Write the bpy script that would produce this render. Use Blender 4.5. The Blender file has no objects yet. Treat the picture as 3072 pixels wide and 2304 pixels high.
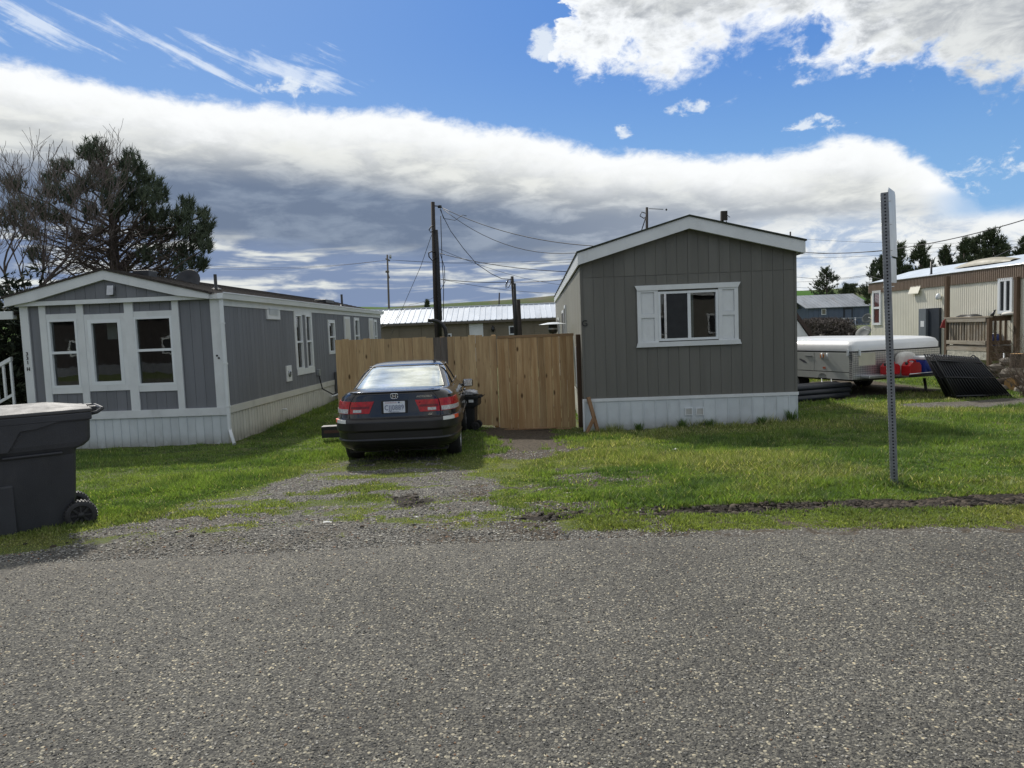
import bpy, math, random
import numpy as np
from mathutils import Vector, Matrix
R = math.radians
rng = np.random.RandomState(7)
random.seed(7)
sc = bpy.context.scene
col = sc.collection

# ------------------------------------------------------------------ camera
F_PX, PITCH, ROLL, EYE = 2133.0, R(4.29), R(2.2), 1.65
cam = bpy.data.cameras.new('camera')
camo = bpy.data.objects.new('camera', cam); col.objects.link(camo)
Rc = Vector((math.cos(ROLL), -math.sin(ROLL)*math.sin(PITCH), -math.sin(ROLL)*math.cos(PITCH)))
Uc = Vector((math.sin(ROLL), math.cos(ROLL)*math.sin(PITCH), math.cos(ROLL)*math.cos(PITCH)))
Fw = Vector((0, math.cos(PITCH), -math.sin(PITCH)))
camo.matrix_world = Matrix(((Rc.x, Uc.x, -Fw.x, 0), (Rc.y, Uc.y, -Fw.y, 0), (Rc.z, Uc.z, -Fw.z, EYE), (0, 0, 0, 1)))
cam.sensor_width = 36; cam.lens = 36*F_PX/3072
cam.clip_start = 0.05; cam.clip_end = 9000
sc.camera = camo

# ------------------------------------------------------------------ light, exposure
SUN_AZ, SUN_EL = -24.0, 43.0          # degrees left of the view, above the horizon
sc.view_settings.view_transform = 'Standard'; sc.view_settings.look = 'None'
sc.view_settings.exposure = 0.20; sc.view_settings.gamma = 1; sc.view_settings.use_curve_mapping = False
sl = bpy.data.lights.new('sun', 'SUN'); sl.energy = 3.6; sl.angle = R(3.0); sl.color = (1, .95, .86)
so = bpy.data.objects.new('sun', sl); col.objects.link(so)
tosun = Vector((math.sin(R(SUN_AZ))*math.cos(R(SUN_EL)), math.cos(R(SUN_AZ))*math.cos(R(SUN_EL)), math.sin(R(SUN_EL))))
so.rotation_euler = tosun.to_track_quat('Z', 'Y').to_euler()
so.location = tosun*60

class NT:
    """small helper around a node tree"""
    def __init__(s, nt): s.nt = nt; s.n = nt.nodes; s.l = nt.links
    def new(s, t, **k):
        n = s.n.new(t)
        for a, b in k.items(): setattr(n, a, b)
        return n
    def set(s, sock, v):
        if isinstance(v, bpy.types.NodeSocket): s.l.new(v, sock)
        elif v is not None:
            try: sock.default_value = v
            except Exception: sock.default_value = (*v, 1) if len(v) == 3 else v
    def m(s, op, a, b=None, c=None, clamp=False):
        n = s.new('ShaderNodeMath', operation=op, use_clamp=clamp)
        s.set(n.inputs[0], a)
        if b is not None: s.set(n.inputs[1], b)
        if c is not None: s.set(n.inputs[2], c)
        return n.outputs[0]
    def ss(s, v, lo, hi, a=0.0, b=1.0, kind='SMOOTHSTEP'):
        n = s.new('ShaderNodeMapRange', interpolation_type=kind)
        s.set(n.inputs[0], v); n.inputs[1].default_value = lo; n.inputs[2].default_value = hi
        n.inputs[3].default_value = a; n.inputs[4].default_value = b
        return n.outputs[0]
    def noise(s, vec=None, scale=5., detail=4., rough=.5, dist=0., out=0):
        n = s.new('ShaderNodeTexNoise')
        if vec is not None: s.l.new(vec, n.inputs['Vector'])
        n.inputs['Scale'].default_value = scale; n.inputs['Detail'].default_value = detail
        n.inputs['Roughness'].default_value = rough; n.inputs['Distortion'].default_value = dist
        return n.outputs[out]
    def voro(s, vec=None, scale=5., feature='F1', rnd=1.):
        n = s.new('ShaderNodeTexVoronoi', feature=feature)
        if vec is not None: s.l.new(vec, n.inputs['Vector'])
        n.inputs['Scale'].default_value = scale; n.inputs['Randomness'].default_value = rnd
        return n
    def mix(s, f, a, b, blend='MIX'):
        n = s.new('ShaderNodeMix', data_type='RGBA', blend_type=blend)
        s.set(n.inputs[0], f); s.set(n.inputs[6], a); s.set(n.inputs[7], b)
        return n.outputs[2]
    def ramp(s, f, pts, interp='LINEAR'):
        n = s.new('ShaderNodeValToRGB'); cr = n.color_ramp; cr.interpolation = interp
        while len(cr.elements) < len(pts): cr.elements.new(.5)
        for e, (p, c) in zip(cr.elements, pts):
            e.position = p; e.color = (*c, 1) if len(c) == 3 else c
        s.set(n.inputs[0], f)
        return n.outputs[0]
    def curve(s, v, lo, hi, pts, ymax):
        """piecewise curve of v over [lo, hi] -> [0, ymax]"""
        x = s.ss(v, lo, hi, 0, 1, 'LINEAR')
        n = s.new('ShaderNodeFloatCurve'); c = n.mapping.curves[0]; n.mapping.use_clip = False
        q = [((a-lo)/(hi-lo), b/ymax) for a, b in pts]
        c.points[0].location = q[0]; c.points[-1].location = q[-1]
        for a, b in q[1:-1]: c.points.new(a, b)
        for p in c.points: p.handle_type = 'AUTO_CLAMPED'
        n.mapping.update()
        s.l.new(x, n.inputs['Value'])
        return s.m('MULTIPLY', n.outputs[0], ymax)
    def comb(s, x, y, z):
        n = s.new('ShaderNodeCombineXYZ'); s.set(n.inputs[0], x); s.set(n.inputs[1], y); s.set(n.inputs[2], z)
        return n.outputs[0]
    def vscale(s, v, k):
        n = s.new('ShaderNodeVectorMath', operation='MULTIPLY'); s.l.new(v, n.inputs[0]); n.inputs[1].default_value = k
        return n.outputs[0]
    def vadd(s, a, b):
        n = s.new('ShaderNodeVectorMath', operation='ADD'); s.l.new(a, n.inputs[0]); s.set(n.inputs[1], b)
        return n.outputs[0]

def sky():
    w = bpy.data.worlds.new('World'); sc.world = w; w.use_nodes = True
    w.node_tree.nodes.clear(); T = NT(w.node_tree)
    tc = T.new('ShaderNodeTexCoord').outputs['Generated']
    sep = T.new('ShaderNodeSeparateXYZ'); T.l.new(tc, sep.inputs[0]); x, y, z = sep.outputs
    az = T.m('MULTIPLY', T.m('ARCTAN2', x, y), 180/math.pi)
    el = T.m('MULTIPLY', T.m('ARCSINE', z), 180/math.pi)
    st = T.new('ShaderNodeTexSky', sky_type='NISHITA', sun_disc=False)
    st.sun_elevation = R(SUN_EL); st.sun_rotation = R(SUN_AZ)
    st.air_density = 1.0; st.dust_density = 0.4; st.ozone_density = 2.2
    K = 10.0                              # cloud radiance is written as seen, the background strength is 1/K
    def c8(r, g, b): return tuple((((v/255+.055)/1.055)**2.4)*K for v in (r, g, b))
    blue = T.mix(T.ss(el, -2, 60), c8(112, 164, 216), c8(40, 92, 176))
    blue = T.mix(T.ss(el, 8, 24), blue, T.mix(T.ss(az, -30, 20), c8(80, 134, 200), c8(60, 122, 203)))
    blue = T.mix(T.ss(el, 26, 60), blue, c8(48, 102, 190))
    base = T.mix(.74, st.outputs[0], blue)
    stretched = T.vscale(tc, (1, 1, 3.2))
    n_big = T.noise(stretched, 5, 5, .55)
    n_mid = T.noise(stretched, 13, 6, .58, .3)
    n_puff = T.noise(T.vscale(tc, (1, 1, 1.5)), 11, 8, .6, .35)
    n_fine = T.noise(T.vscale(tc, (1, 1, 1.6)), 36, 6, .62, .3)
    n_str = T.noise(T.vscale(tc, (1, 1, 9)), 7, 6, .55, .5)
    n_mott = T.noise(T.vscale(tc, (1, 1, 2.2)), 17, 7, .62, .4)
    ctr = lambda n, k: T.m('MULTIPLY', T.m('SUBTRACT', n, .5), k)
    add = lambda *a: a[0] if len(a) == 1 else T.m('ADD', a[0], add(*a[1:]))
    azw = T.m('ADD', az, ctr(n_puff, 9)); azw = T.m('ADD', azw, ctr(n_fine, 2.5))
    # -- the long bank: its upper edge and the lower edge of its white part
    top = T.curve(az, -180, 180, [(-180, 13), (-90, 16), (-50, 17.6), (-34.2, 18.1), (-29, 17.6), (-23.3, 17.2), (-17, 17.0), (-10.2, 16.9), (-7.7, 16.9), (-5, 16.4), (-3, 15.9), (.6, 15.4), (7.8, 13.7), (14.8, 12.7), (21.4, 12.1), (25, 12.8), (28.8, 11.2), (31.6, 9.3), (33.4, 7.2), (36, 6.8), (50, 8), (90, 11), (180, 13)], 60)
    bot = T.curve(az, -180, 180, [(-180, 8), (-60, 11.5), (-34, 12.2), (-17.3, 12.6), (-10, 12.0), (-3.3, 10.9), (3, 10.2), (8, 9.8), (15, 9.3), (22.9, 8.0), (30, 6.8), (50, 5), (180, 8)], 60)
    dtop = add(T.m('SUBTRACT', top, el), ctr(n_puff, .9), ctr(n_fine, 1.8))
    a1 = T.ss(dtop, -.35, .75)
    dbot = add(T.m('SUBTRACT', el, bot), ctr(n_big, 3.2), ctr(n_mid, .8))
    whitep = T.ss(dbot, -1.8, 1.6)
    edge = T.ss(add(dtop, ctr(n_mid, 3.0)), .8, 4.2)
    white = T.mix(edge, c8(238, 240, 241), T.mix(T.ss(n_mid, .36, .64), c8(182, 186, 188), c8(219, 221, 218)))
    grey = T.mix(T.ss(az, -5, 26), c8(107, 121, 143), c8(158, 166, 177))
    grey = T.mix(T.ss(n_mid, .42, .68), grey, T.mix(T.ss(az, -10, 25), c8(130, 143, 162), c8(186, 193, 201)))
    # -- the low sky under the bank
    low_l = T.mix(T.ss(add(n_str, ctr(n_mott, .25)), .46, .66), c8(121, 138, 168), c8(216, 219, 216))
    low_r = T.mix(T.ss(n_mott, .40, .60), c8(168, 184, 206), c8(226, 229, 229))
    low = T.mix(T.ss(az, 8, 21), low_l, low_r)
    lowe = add(T.m('SUBTRACT', T.curve(az, -180, 180, [(-180, 6), (-34, 8.5), (-20, 7.6), (-8, 6.3), (8, 5.6), (16, 6.6), (22, 7.3), (40, 8), (180, 6)], 60), el), ctr(n_big, 3.0))
    lowm = T.ss(lowe, -.9, .9)
    hz = T.ss(el, 0, 3.2, 1, 0)
    low = T.mix(T.m('MULTIPLY', hz, .45), low, T.mix(T.ss(az, 5, 20), c8(130, 150, 186), c8(186, 203, 222)))
    bank = T.mix(whitep, T.mix(lowm, grey, low), white)
    # a gap of blue right of the bank
    gap = T.m('MULTIPLY', T.ss(az, 29.5, 33), T.ss(T.m('ABSOLUTE', T.m('SUBTRACT', el, 7.3)), .4, 1.4, 1, 0))
    # -- cumulus above on the right, running on outside the frame
    e3 = T.curve(azw, -180, 180, [(-180, 30), (-40, 46), (2, 50), (4.2, 33), (5.6, 21.8), (7.9, 19.6), (11.4, 18.3), (14.8, 18.2), (18.2, 18.8), (21.4, 19.6), (23.6, 18.4), (26, 18.0), (28, 16.4), (30.2, 15.8), (33, 14.7), (36, 13.7), (45, 14), (90, 22), (180, 30)], 60)
    d3 = add(T.m('SUBTRACT', el, e3), ctr(n_puff, 13), ctr(n_fine, 6))
    a3 = T.ss(d3, -.9, 2.4)
    body = T.ss(add(d3, ctr(n_mid, 9), T.ss(az, 26, 34, 0, 4)), 1.4, 6)
    cum = T.mix(body, c8(238, 241, 244), T.mix(T.ss(n_mott, .34, .66), c8(168, 173, 179), c8(214, 217, 217)))
    # -- thin streaks on the upper left
    u = T.m('ADD', T.m('MULTIPLY', az, .10), T.m('MULTIPLY', el, .05))
    v = T.m('ADD', T.m('MULTIPLY', az, .22), T.m('MULTIPLY', el, .62))
    n_w = T.noise(T.comb(u, v, 3.3), 1.5, 7, .62, .5)
    cen = T.m('ADD', 20.3, T.m('MULTIPLY', T.m('ADD', az, 30), -.06))
    wm = T.m('MULTIPLY', T.ss(T.m('ABSOLUTE', T.m('SUBTRACT', el, cen)), .6, 3.0, 1, 0), T.ss(az, -13.5, -9.5, 1, 0))
    wm = T.m('MULTIPLY', wm, T.ss(az, -60, -38))
    wm = T.m('MAXIMUM', wm, T.m('MULTIPLY', T.ss(T.m('ABSOLUTE', T.m('SUBTRACT', el, 18.4)), .3, 1.3, .8, 0), T.ss(az, -25, -20)))
    wm = T.m('MULTIPLY', wm, T.ss(az, -11, -8, 1, 0))
    aw = T.ss(add(n_w, ctr(n_fine, .35), T.m('MULTIPLY', T.m('SUBTRACT', wm, 1), .35)), .44, .70)
    # -- single small clouds
    def blob(a0, e0, ra, re, k=3.2):
        q = T.m('ADD', T.m('POWER', T.m('DIVIDE', T.m('SUBTRACT', az, a0), ra), 2.0), T.m('POWER', T.m('DIVIDE', T.m('SUBTRACT', el, e0), re), 2.0))
        return T.ss(add(T.m('SUBTRACT', 1.0, q), ctr(n_fine, k*2.6), ctr(n_puff, k*1.5)), -.1, 1.6)
    blobs = None
    for b in [(3.6, 21.0, 1.3, 1.0), (23.6, 13.6, 1.7, .6), (35.5, 9.0, 4.0, 1.3), (14.2, 15.9, 1.4, .6), (9.4, 14.8, .9, .5), (-16.5, 18.2, 3, .5), (-36, 21, 2.4, 1.3)]:
        s_ = blob(*b); blobs = s_ if blobs is None else T.m('MAXIMUM', blobs, s_)
    # -- the rest of the sky, outside the frame: broken cloud
    out = T.m('MAXIMUM', T.ss(el, 25, 34), T.ss(T.m('ABSOLUTE', az), 42, 60))
    n_o = T.noise(T.vscale(tc, (1, 1, 1.4)), 2.6, 9, .58, .25)
    ao = T.m('MULTIPLY', out, T.ss(n_o, .44, .56))
    oc = T.mix(T.ss(n_mid, .38, .62), c8(176, 184, 196), c8(236, 238, 238))
    c = T.mix(T.m('MULTIPLY', aw, .72), base, c8(222, 230, 240))
    c = T.mix(ao, c, oc)
    c = T.mix(T.m('MULTIPLY', a1, T.m('SUBTRACT', 1.0, T.m('MULTIPLY', gap, .75))), c, bank)
    c = T.mix(T.m('MULTIPLY', blobs, .85), c, c8(222, 229, 236))
    c = T.mix(a3, c, cum)
    c = T.mix(T.ss(el, -1.5, -.2), c8(74, 78, 60), c)
    bg = T.new('ShaderNodeBackground'); T.l.new(c, bg.inputs[0]); bg.inputs[1].default_value = 1/K
    o = T.new('ShaderNodeOutputWorld'); T.l.new(bg.outputs[0], o.inputs[0])
sky()

# ------------------------------------------------------------------ measuring helpers
def ray(px, py):
    return Fw + Rc*((px-1536)/F_PX) + Uc*(-(py-1152)/F_PX)
def P(px, py, Y):
    d = ray(px, py); t = Y/d.y
    return Vector((d.x*t, Y, EYE+d.z*t))
def sm(v, a, b):
    t = np.clip((np.asarray(v, float)-a)/(b-a), 0, 1); return t*t*(3-2*t)
def zg(x, y):
    b = np.interp(y, [6, 14, 15, 18, 22, 60], [0, -.40, -.42, -.36, -.28, -.3])
    return b + .13*np.exp(-((np.asarray(x)+1.2)/1.3)**2)*sm(y, 11.5, 14) + .09*sm(x, 3, 7)*sm(y, 11, 14)*(1-sm(y, 17, 22))
def Z(x, y): return float(zg(x, y))
def G(px, py):
    d = ray(px, py); y = 2.0
    while y < 300:
        t = y/d.y
        if EYE+d.z*t <= Z(d.x*t, y): break
        y += .01
    return Vector((d.x*t, y, Z(d.x*t, y)))
_lat = {}
def vnoise(x, y, f, seed=0):
    if seed not in _lat: _lat[seed] = np.random.RandomState(seed+100).rand(256, 256)
    L = _lat[seed]; X = np.asarray(x)*f+500.3; Y = np.asarray(y)*f+300.7
    xi = np.floor(X).astype(int); yi = np.floor(Y).astype(int); u = X-xi; v = Y-yi
    u = u*u*(3-2*u); v = v*v*(3-2*v)
    g = lambda a, b: L[a % 256, b % 256]
    return (g(xi, yi)*(1-u)+g(xi+1, yi)*u)*(1-v)+(g(xi, yi+1)*(1-u)+g(xi+1, yi+1)*u)*v
def fbm(x, y, f, seed=0, o=4):
    s = 0; a = .5; t = 0
    for k in range(o): s = s+a*vnoise(x, y, f*2**k, seed+k); t += a; a *= .5
    return s/t

# ------------------------------------------------------------------ object helpers
def tag(o, label=None, cat=None, group=None, kind=None):
    if label: o['label'] = label
    if cat: o['category'] = cat
    if group: o['group'] = group
    if kind: o['kind'] = kind
    return o
def thing(name, label, cat, loc=(0, 0, 0), rz=0, group=None):
    o = bpy.data.objects.new(name, None); col.objects.link(o); o.empty_display_size = .1
    o.location = loc; o.rotation_euler = (0, 0, rz)
    return tag(o, label, cat, group)
def link(name, me, mats, parent=None, loc=None, rot=None):
    o = bpy.data.objects.new(name, me); col.objects.link(o)
    if mats is not None and not me.materials:
        for m in (mats if isinstance(mats, (list, tuple)) else [mats]): me.materials.append(m)
    if parent: o.parent = parent
    if loc is not None: o.location = loc
    if rot is not None: o.rotation_euler = rot
    return o
def copy_tree(o, parent=None):
    c = o.copy(); col.objects.link(c); c.parent = parent
    for ch in list(o.children): copy_tree(ch, c)
    return c
class MB:
    def __init__(s): s.v = []; s.f = []; s.mi = []; s.sm = []
    def add(s, vs, fs, mi=0, smooth=False):
        b = len(s.v); s.v += [tuple(q) for q in vs]; s.f += [tuple(b+i for i in f) for f in fs]
        s.mi += [mi]*len(fs); s.sm += [smooth]*len(fs); return s
    def box(s, x0, x1, y0, y1, z0, z1, mi=0, M=None):
        vs = [(x, y, z) for z in (z0, z1) for y in (y0, y1) for x in (x0, x1)]
        if M is not None: vs = [M @ Vector(q) for q in vs]
        return s.add(vs, [(0, 2, 3, 1), (4, 5, 7, 6), (0, 1, 5, 4), (2, 6, 7, 3), (0, 4, 6, 2), (1, 3, 7, 5)], mi)
    def bbox(s, x0, x1, y0, y1, z0, z1, b=.01, mi=0, M=None):
        """box with chamfered vertical + horizontal edges"""
        b = min(b, (x1-x0)*.45, (y1-y0)*.45, (z1-z0)*.45)
        import bmesh
        bm = bmesh.new(); bmesh.ops.create_cube(bm, size=1)
        for v in bm.verts: v.co = ((x0+x1)/2+v.co.x*(x1-x0), (y0+y1)/2+v.co.y*(y1-y0), (z0+z1)/2+v.co.z*(z1-z0))
        bmesh.ops.bevel(bm, geom=bm.edges[:], offset=b, segments=2, profile=.6, affect='EDGES')
        bm.verts.index_update(); vs = [(M @ v.co) if M is not None else v.co.copy() for v in bm.verts]
        s.add(vs, [tuple(v.index for v in f.verts) for f in bm.faces], mi, False); bm.free(); return s
    def prism(s, poly, y0, y1, mi=0, M=None, axis='y'):
        """poly of (a, z) extruded along y (or x)"""
        n = len(poly)
        if axis == 'y': vs = [(a, y0, z) for a, z in poly]+[(a, y1, z) for a, z in poly]
        elif axis == 'x': vs = [(y0, a, z) for a, z in poly]+[(y1, a, z) for a, z in poly]
        else: vs = [(a, b_, y0) for a, b_ in poly]+[(a, b_, y1) for a, b_ in poly]
        if M is not None: vs = [M @ Vector(q) for q in vs]
        fs = [tuple(range(n)), tuple(range(2*n-1, n-1, -1))]+[(i+n, (i+1) % n+n, (i+1) % n, i) for i in range(n)]
        return s.add(vs, fs, mi)
    def tube(s, pts, r, n=8, mi=0, cap=True, smooth=True):
        pts = [Vector(p) for p in pts]; rs = r if isinstance(r, (list, tuple)) else [r]*len(pts)
        vs = []; up = None
        for i, p in enumerate(pts):
            d = (pts[min(i+1, len(pts)-1)]-pts[max(i-1, 0)])
            d = d.normalized() if d.length > 1e-9 else Vector((0, 0, 1))
            if up is None: up = Vector((0, 0, 1)) if abs(d.z) < .9 else Vector((1, 0, 0))
            a = d.cross(up); a = a.normalized() if a.length > 1e-6 else d.orthogonal().normalized()
            b = a.cross(d).normalized(); up = b
            for k in range(n):
                t = 2*math.pi*k/n; vs.append(p+(a*math.cos(t)+b*math.sin(t))*rs[i])
        fs = [(i*n+k, i*n+(k+1) % n, (i+1)*n+(k+1) % n, (i+1)*n+k) for i in range(len(pts)-1) for k in range(n)]
        s.add(vs, fs, mi, smooth)
        if cap:
            b = len(s.v)-len(vs)
            s.f += [tuple(b+k for k in reversed(range(n))), tuple(b+(len(pts)-1)*n+k for k in range(n))]
            s.mi += [mi, mi]; s.sm += [False, False]
        return s
    def lathe(s, prof, n=24, M=None, mi=0, smooth=True):
        """prof of (r, z) about z"""
        vs = []
        for r_, z in prof:
            for k in range(n):
                t = 2*math.pi*k/n; q = Vector((r_*math.cos(t), r_*math.sin(t), z)); vs.append(M @ q if M is not None else q)
        fs = [(i*n+k, i*n+(k+1) % n, (i+1)*n+(k+1) % n, (i+1)*n+k) for i in range(len(prof)-1) for k in range(n)]
        return s.add(vs, fs, mi, smooth)
    def grid(s, rows, mi=0, smooth=True, close=False):
        m = len(rows[0]); vs = [q for r_ in rows for q in r_]
        fs = [(i*m+k, i*m+(k+1) % m, (i+1)*m+(k+1) % m, (i+1)*m+k) for i in range(len(rows)-1) for k in range(m if close else m-1)]
        return s.add(vs, fs, mi, smooth)
    def mesh(s, name):
        me = bpy.data.meshes.new(name); me.from_pydata(s.v, [], s.f)
        me.polygons.foreach_set('material_index', s.mi); me.polygons.foreach_set('use_smooth', s.sm); me.update()
        return me
    def build(s, name, mats, parent=None, loc=None, rot=None):
        return link(name, s.mesh(name), mats, parent, loc, rot)
def Bx(name, mats, parent, x0, x1, y0, y1, z0, z1, b=0):
    m = MB(); (m.bbox(x0, x1, y0, y1, z0, z1, b) if b else m.box(x0, x1, y0, y1, z0, z1)); return m.build(name, mats, parent)
def text(name, body, size, mat, parent, M, depth=.002, spacing=1.0, shear=0, offset=0, xs=1.0):
    c = bpy.data.curves.new(name, 'FONT'); c.body = body; c.size = size; c.extrude = depth; c.align_x = 'CENTER'; c.align_y = 'CENTER'
    c.space_character = spacing; c.shear = shear; c.offset = offset
    t = bpy.data.objects.new(name, c); col.objects.link(t)
    me = bpy.data.meshes.new_from_object(t); bpy.data.objects.remove(t); bpy.data.curves.remove(c)
    for v in me.vertices: v.co = M @ Vector((v.co.x*xs, v.co.y, v.co.z))
    me.name = name; me.materials.clear()
    return link(name, me, mat, parent)
FRONT = Matrix.Rotation(R(90), 4, 'X')     # text lying in xy -> facing -y
def raw_mesh(name, V, F, mats, smooth=False, colors=None, attr='tint'):
    V = np.asarray(V, np.float32); F = np.asarray(F, np.int32); k = F.shape[1]
    me = bpy.data.meshes.new(name); me.vertices.add(len(V)); me.loops.add(F.size); me.polygons.add(len(F))
    me.vertices.foreach_set('co', V.ravel()); me.loops.foreach_set('vertex_index', F.ravel())
    me.polygons.foreach_set('loop_start', np.arange(len(F), dtype=np.int32)*k)
    me.polygons.foreach_set('loop_total', np.full(len(F), k, np.int32))
    if smooth: me.polygons.foreach_set('use_smooth', np.ones(len(F), bool))
    me.update(calc_edges=True)
    if colors is not None:
        a = me.color_attributes.new(attr, 'FLOAT_COLOR', 'POINT'); c = np.ones((len(V), 4), np.float32); c[:, :3] = colors
        a.data.foreach_set('color', c.ravel())
    me.validate()
    return me

# ------------------------------------------------------------------ materials
def mat(name, base, rough=.6, var=.12, vs=3., metal=0., bump=0., bs=40., spec=.5, coat=0., dirt=0., dcol=(.09, .08, .06), stretch=(1, 1, 1), rnd=0., trans=0., splash=None):
    m = bpy.data.materials.new(name); m.use_nodes = True; T = NT(m.node_tree); b = T.n['Principled BSDF']
    tc = T.new('ShaderNodeTexCoord').outputs['Object']
    v = T.vscale(tc, stretch) if stretch != (1, 1, 1) else tc
    c = base
    if rnd:
        oi = T.new('ShaderNodeObjectInfo').outputs['Random']
        v = T.vadd(v, T.comb(T.m('MULTIPLY', oi, 37.), T.m('MULTIPLY', oi, 17.), T.m('MULTIPLY', oi, 51.)))
        c = T.mix(oi, tuple(q*(1-rnd) for q in base), tuple(min(1, q*(1+rnd)) for q in base))
    if var:
        n = T.noise(v, vs, 6, .6); f = T.ss(n, .3, .7, 1-var, 1+var, 'LINEAR')
        c = T.mix(1.0, c, T.comb(f, f, f), 'MULTIPLY')
    if dirt:
        n2 = T.noise(T.vscale(v, (1, 1, .35)), vs*2.3, 7, .65); c = T.mix(T.ss(n2, .52, .8, 0, dirt), c, dcol)
    if splash:
        sz = T.new('ShaderNodeSeparateXYZ'); T.l.new(tc, sz.inputs[0]); sn = T.noise(tc, 5, 6, .7)
        c = T.mix(T.m('MULTIPLY', T.ss(T.m('ADD', sz.outputs[2], T.m('MULTIPLY', T.m('SUBTRACT', sn, .5), .35)), splash[0], splash[1], .75, 0), T.ss(sn, .3, .6, .3, 1)), c, (.15, .135, .10))
    T.set(b.inputs['Base Color'], c)
    rn = T.noise(v, vs*1.7, 3); T.set(b.inputs['Roughness'], T.ss(rn, .3, .7, max(0, rough*.85), min(1, rough*1.12), 'LINEAR'))
    b.inputs['Metallic'].default_value = metal; b.inputs['Specular IOR Level'].default_value = spec
    b.inputs['Coat Weight'].default_value = coat; b.inputs['Coat Roughness'].default_value = .03
    if trans: b.inputs['Transmission Weight'].default_value = trans
    if bump:
        bn = T.new('ShaderNodeBump'); bn.inputs['Strength'].default_value = bump; bn.inputs['Distance'].default_value = .01
        T.l.new(T.noise(v, bs, 5, .6), bn.inputs['Height']); T.l.new(bn.outputs[0], b.inputs['Normal'])
    return m
def wood_mat(name, c1, c2, knots=.6, rough=.75, rnd=.3, grey=None, axis='z'):
    m = bpy.data.materials.new(name); m.use_nodes = True; T = NT(m.node_tree); b = T.n['Principled BSDF']
    tc = T.new('ShaderNodeTexCoord').outputs['Object']; oi = T.new('ShaderNodeObjectInfo').outputs['Random']
    v = T.vadd(tc, T.comb(T.m('MULTIPLY', oi, 37.), T.m('MULTIPLY', oi, 17.), T.m('MULTIPLY', oi, 51.)))
    k = {'z': (1, 1, .06), 'x': (.06, 1, 1), 'y': (1, .06, 1)}[axis]
    g = T.noise(T.vscale(v, k), 38, 6, .65, .6); g2 = T.noise(T.vscale(v, k), 9, 4, .6, .8)
    c = T.mix(T.ss(g2, .3, .7), c1, c2)
    c = T.mix(T.ss(g, .45, .75, 0, .5), c, tuple(q*.5 for q in c1))
    if knots:
        vo = T.voro(T.vscale(v, {'z': (1, 1, .42), 'x': (.42, 1, 1), 'y': (1, .42, 1)}[axis]), 6.2); kn = T.ss(T.m('ADD', vo.outputs['Distance'], T.m('MULTIPLY', g, .12)), .13, .26, knots, 0)
        c = T.mix(kn, c, (.055, .028, .012))
    c = T.mix(1.0, c, T.ramp(oi, [(0, (1-rnd,)*3), (.5, (1, .97, .94)), (1, (1+rnd*.5, 1+rnd*.35, 1+rnd*.25))]), 'MULTIPLY')
    if grey:
        gn = T.noise(v, 1.6, 5, .6); c = T.mix(T.ss(gn, .42, .7, 0, .75), c, grey)
    T.set(b.inputs['Base Color'], c); b.inputs['Roughness'].default_value = rough; b.inputs['Specular IOR Level'].default_value = .25
    bn = T.new('ShaderNodeBump'); bn.inputs['Strength'].default_value = .35; bn.inputs['Distance'].default_value = .004
    T.l.new(g, bn.inputs['Height']); T.l.new(bn.outputs[0], b.inputs['Normal'])
    return m
def glass_mat(name, tint=(.72, .76, .76), refl=1.0):
    m = bpy.data.materials.new(name); m.use_nodes = True; T = NT(m.node_tree); T.n.clear()
    tr = T.new('ShaderNodeBsdfTransparent'); tr.inputs[0].default_value = (*tint, 1)
    gl = T.new('ShaderNodeBsdfGlossy'); gl.inputs['Roughness'].default_value = .015; gl.inputs[0].default_value = (refl, refl, refl, 1)
    fr = T.new('ShaderNodeFresnel'); fr.inputs[0].default_value = 1.6
    bp = T.new('ShaderNodeBump'); bp.inputs['Strength'].default_value = .05; bp.inputs['Distance'].default_value = .02
    T.l.new(T.noise(T.new('ShaderNodeTexCoord').outputs['Object'], 2.5, 2), bp.inputs['Height']); T.l.new(bp.outputs[0], gl.inputs['Normal']); T.l.new(bp.outputs[0], fr.inputs['Normal'])
    mx = T.new('ShaderNodeMixShader'); T.l.new(T.m('MULTIPLY', fr.outputs[0], 1.0, clamp=True), mx.inputs[0]); T.l.new(tr.outputs[0], mx.inputs[1]); T.l.new(gl.outputs[0], mx.inputs[2])
    o = T.new('ShaderNodeOutputMaterial'); T.l.new(mx.outputs[0], o.inputs[0])
    return m
M = {}
M['white'] = mat('white_trim_paint', (.66, .68, .69), .5, .07, 2.5, bump=.15, bs=60, dirt=.18, rnd=.03)
M['white_vinyl'] = mat('white_vinyl', (.70, .73, .75), .35, .05, 2, rnd=.03, dirt=.08)
M['skirt'] = mat('skirting_vinyl', (.56, .60, .62), .45, .10, 1.6, dirt=.36, dcol=(.20, .20, .17), rnd=.05, splash=(-.44, -.12))
M['skirt_side'] = mat('skirting_vinyl_warm', (.58, .57, .52), .5, .08, 1.6, dirt=.3, dcol=(.2, .19, .15), rnd=.05, splash=(-.44, -.10))
M['grey_siding'] = mat('slate_grey_siding', (.152, .158, .176), .65, .12, 1.3, dirt=.10, dcol=(.2, .2, .2), bump=.35, bs=55, stretch=(3, 3, .25), rnd=.07)
M['olive_siding'] = mat('olive_grey_siding', (.132, .129, .115), .65, .12, 1.1, dirt=.10, dcol=(.16, .15, .12), bump=.3, bs=55, stretch=(3, 3, .25), rnd=.06)
M['olive_side'] = mat('sunlit_olive_siding', (.22, .215, .18), .65, .10, 1.5, bump=.3, bs=55, stretch=(3, 3, .25), rnd=.05)  # olive siding lightened to imitate grazing sun on the side wall
M['dark'] = mat('dark_interior', (.03, .03, .032), .9, .2)
M['wall_in'] = mat('interior_wall', (.24, .23, .21), .9, .2)
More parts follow.
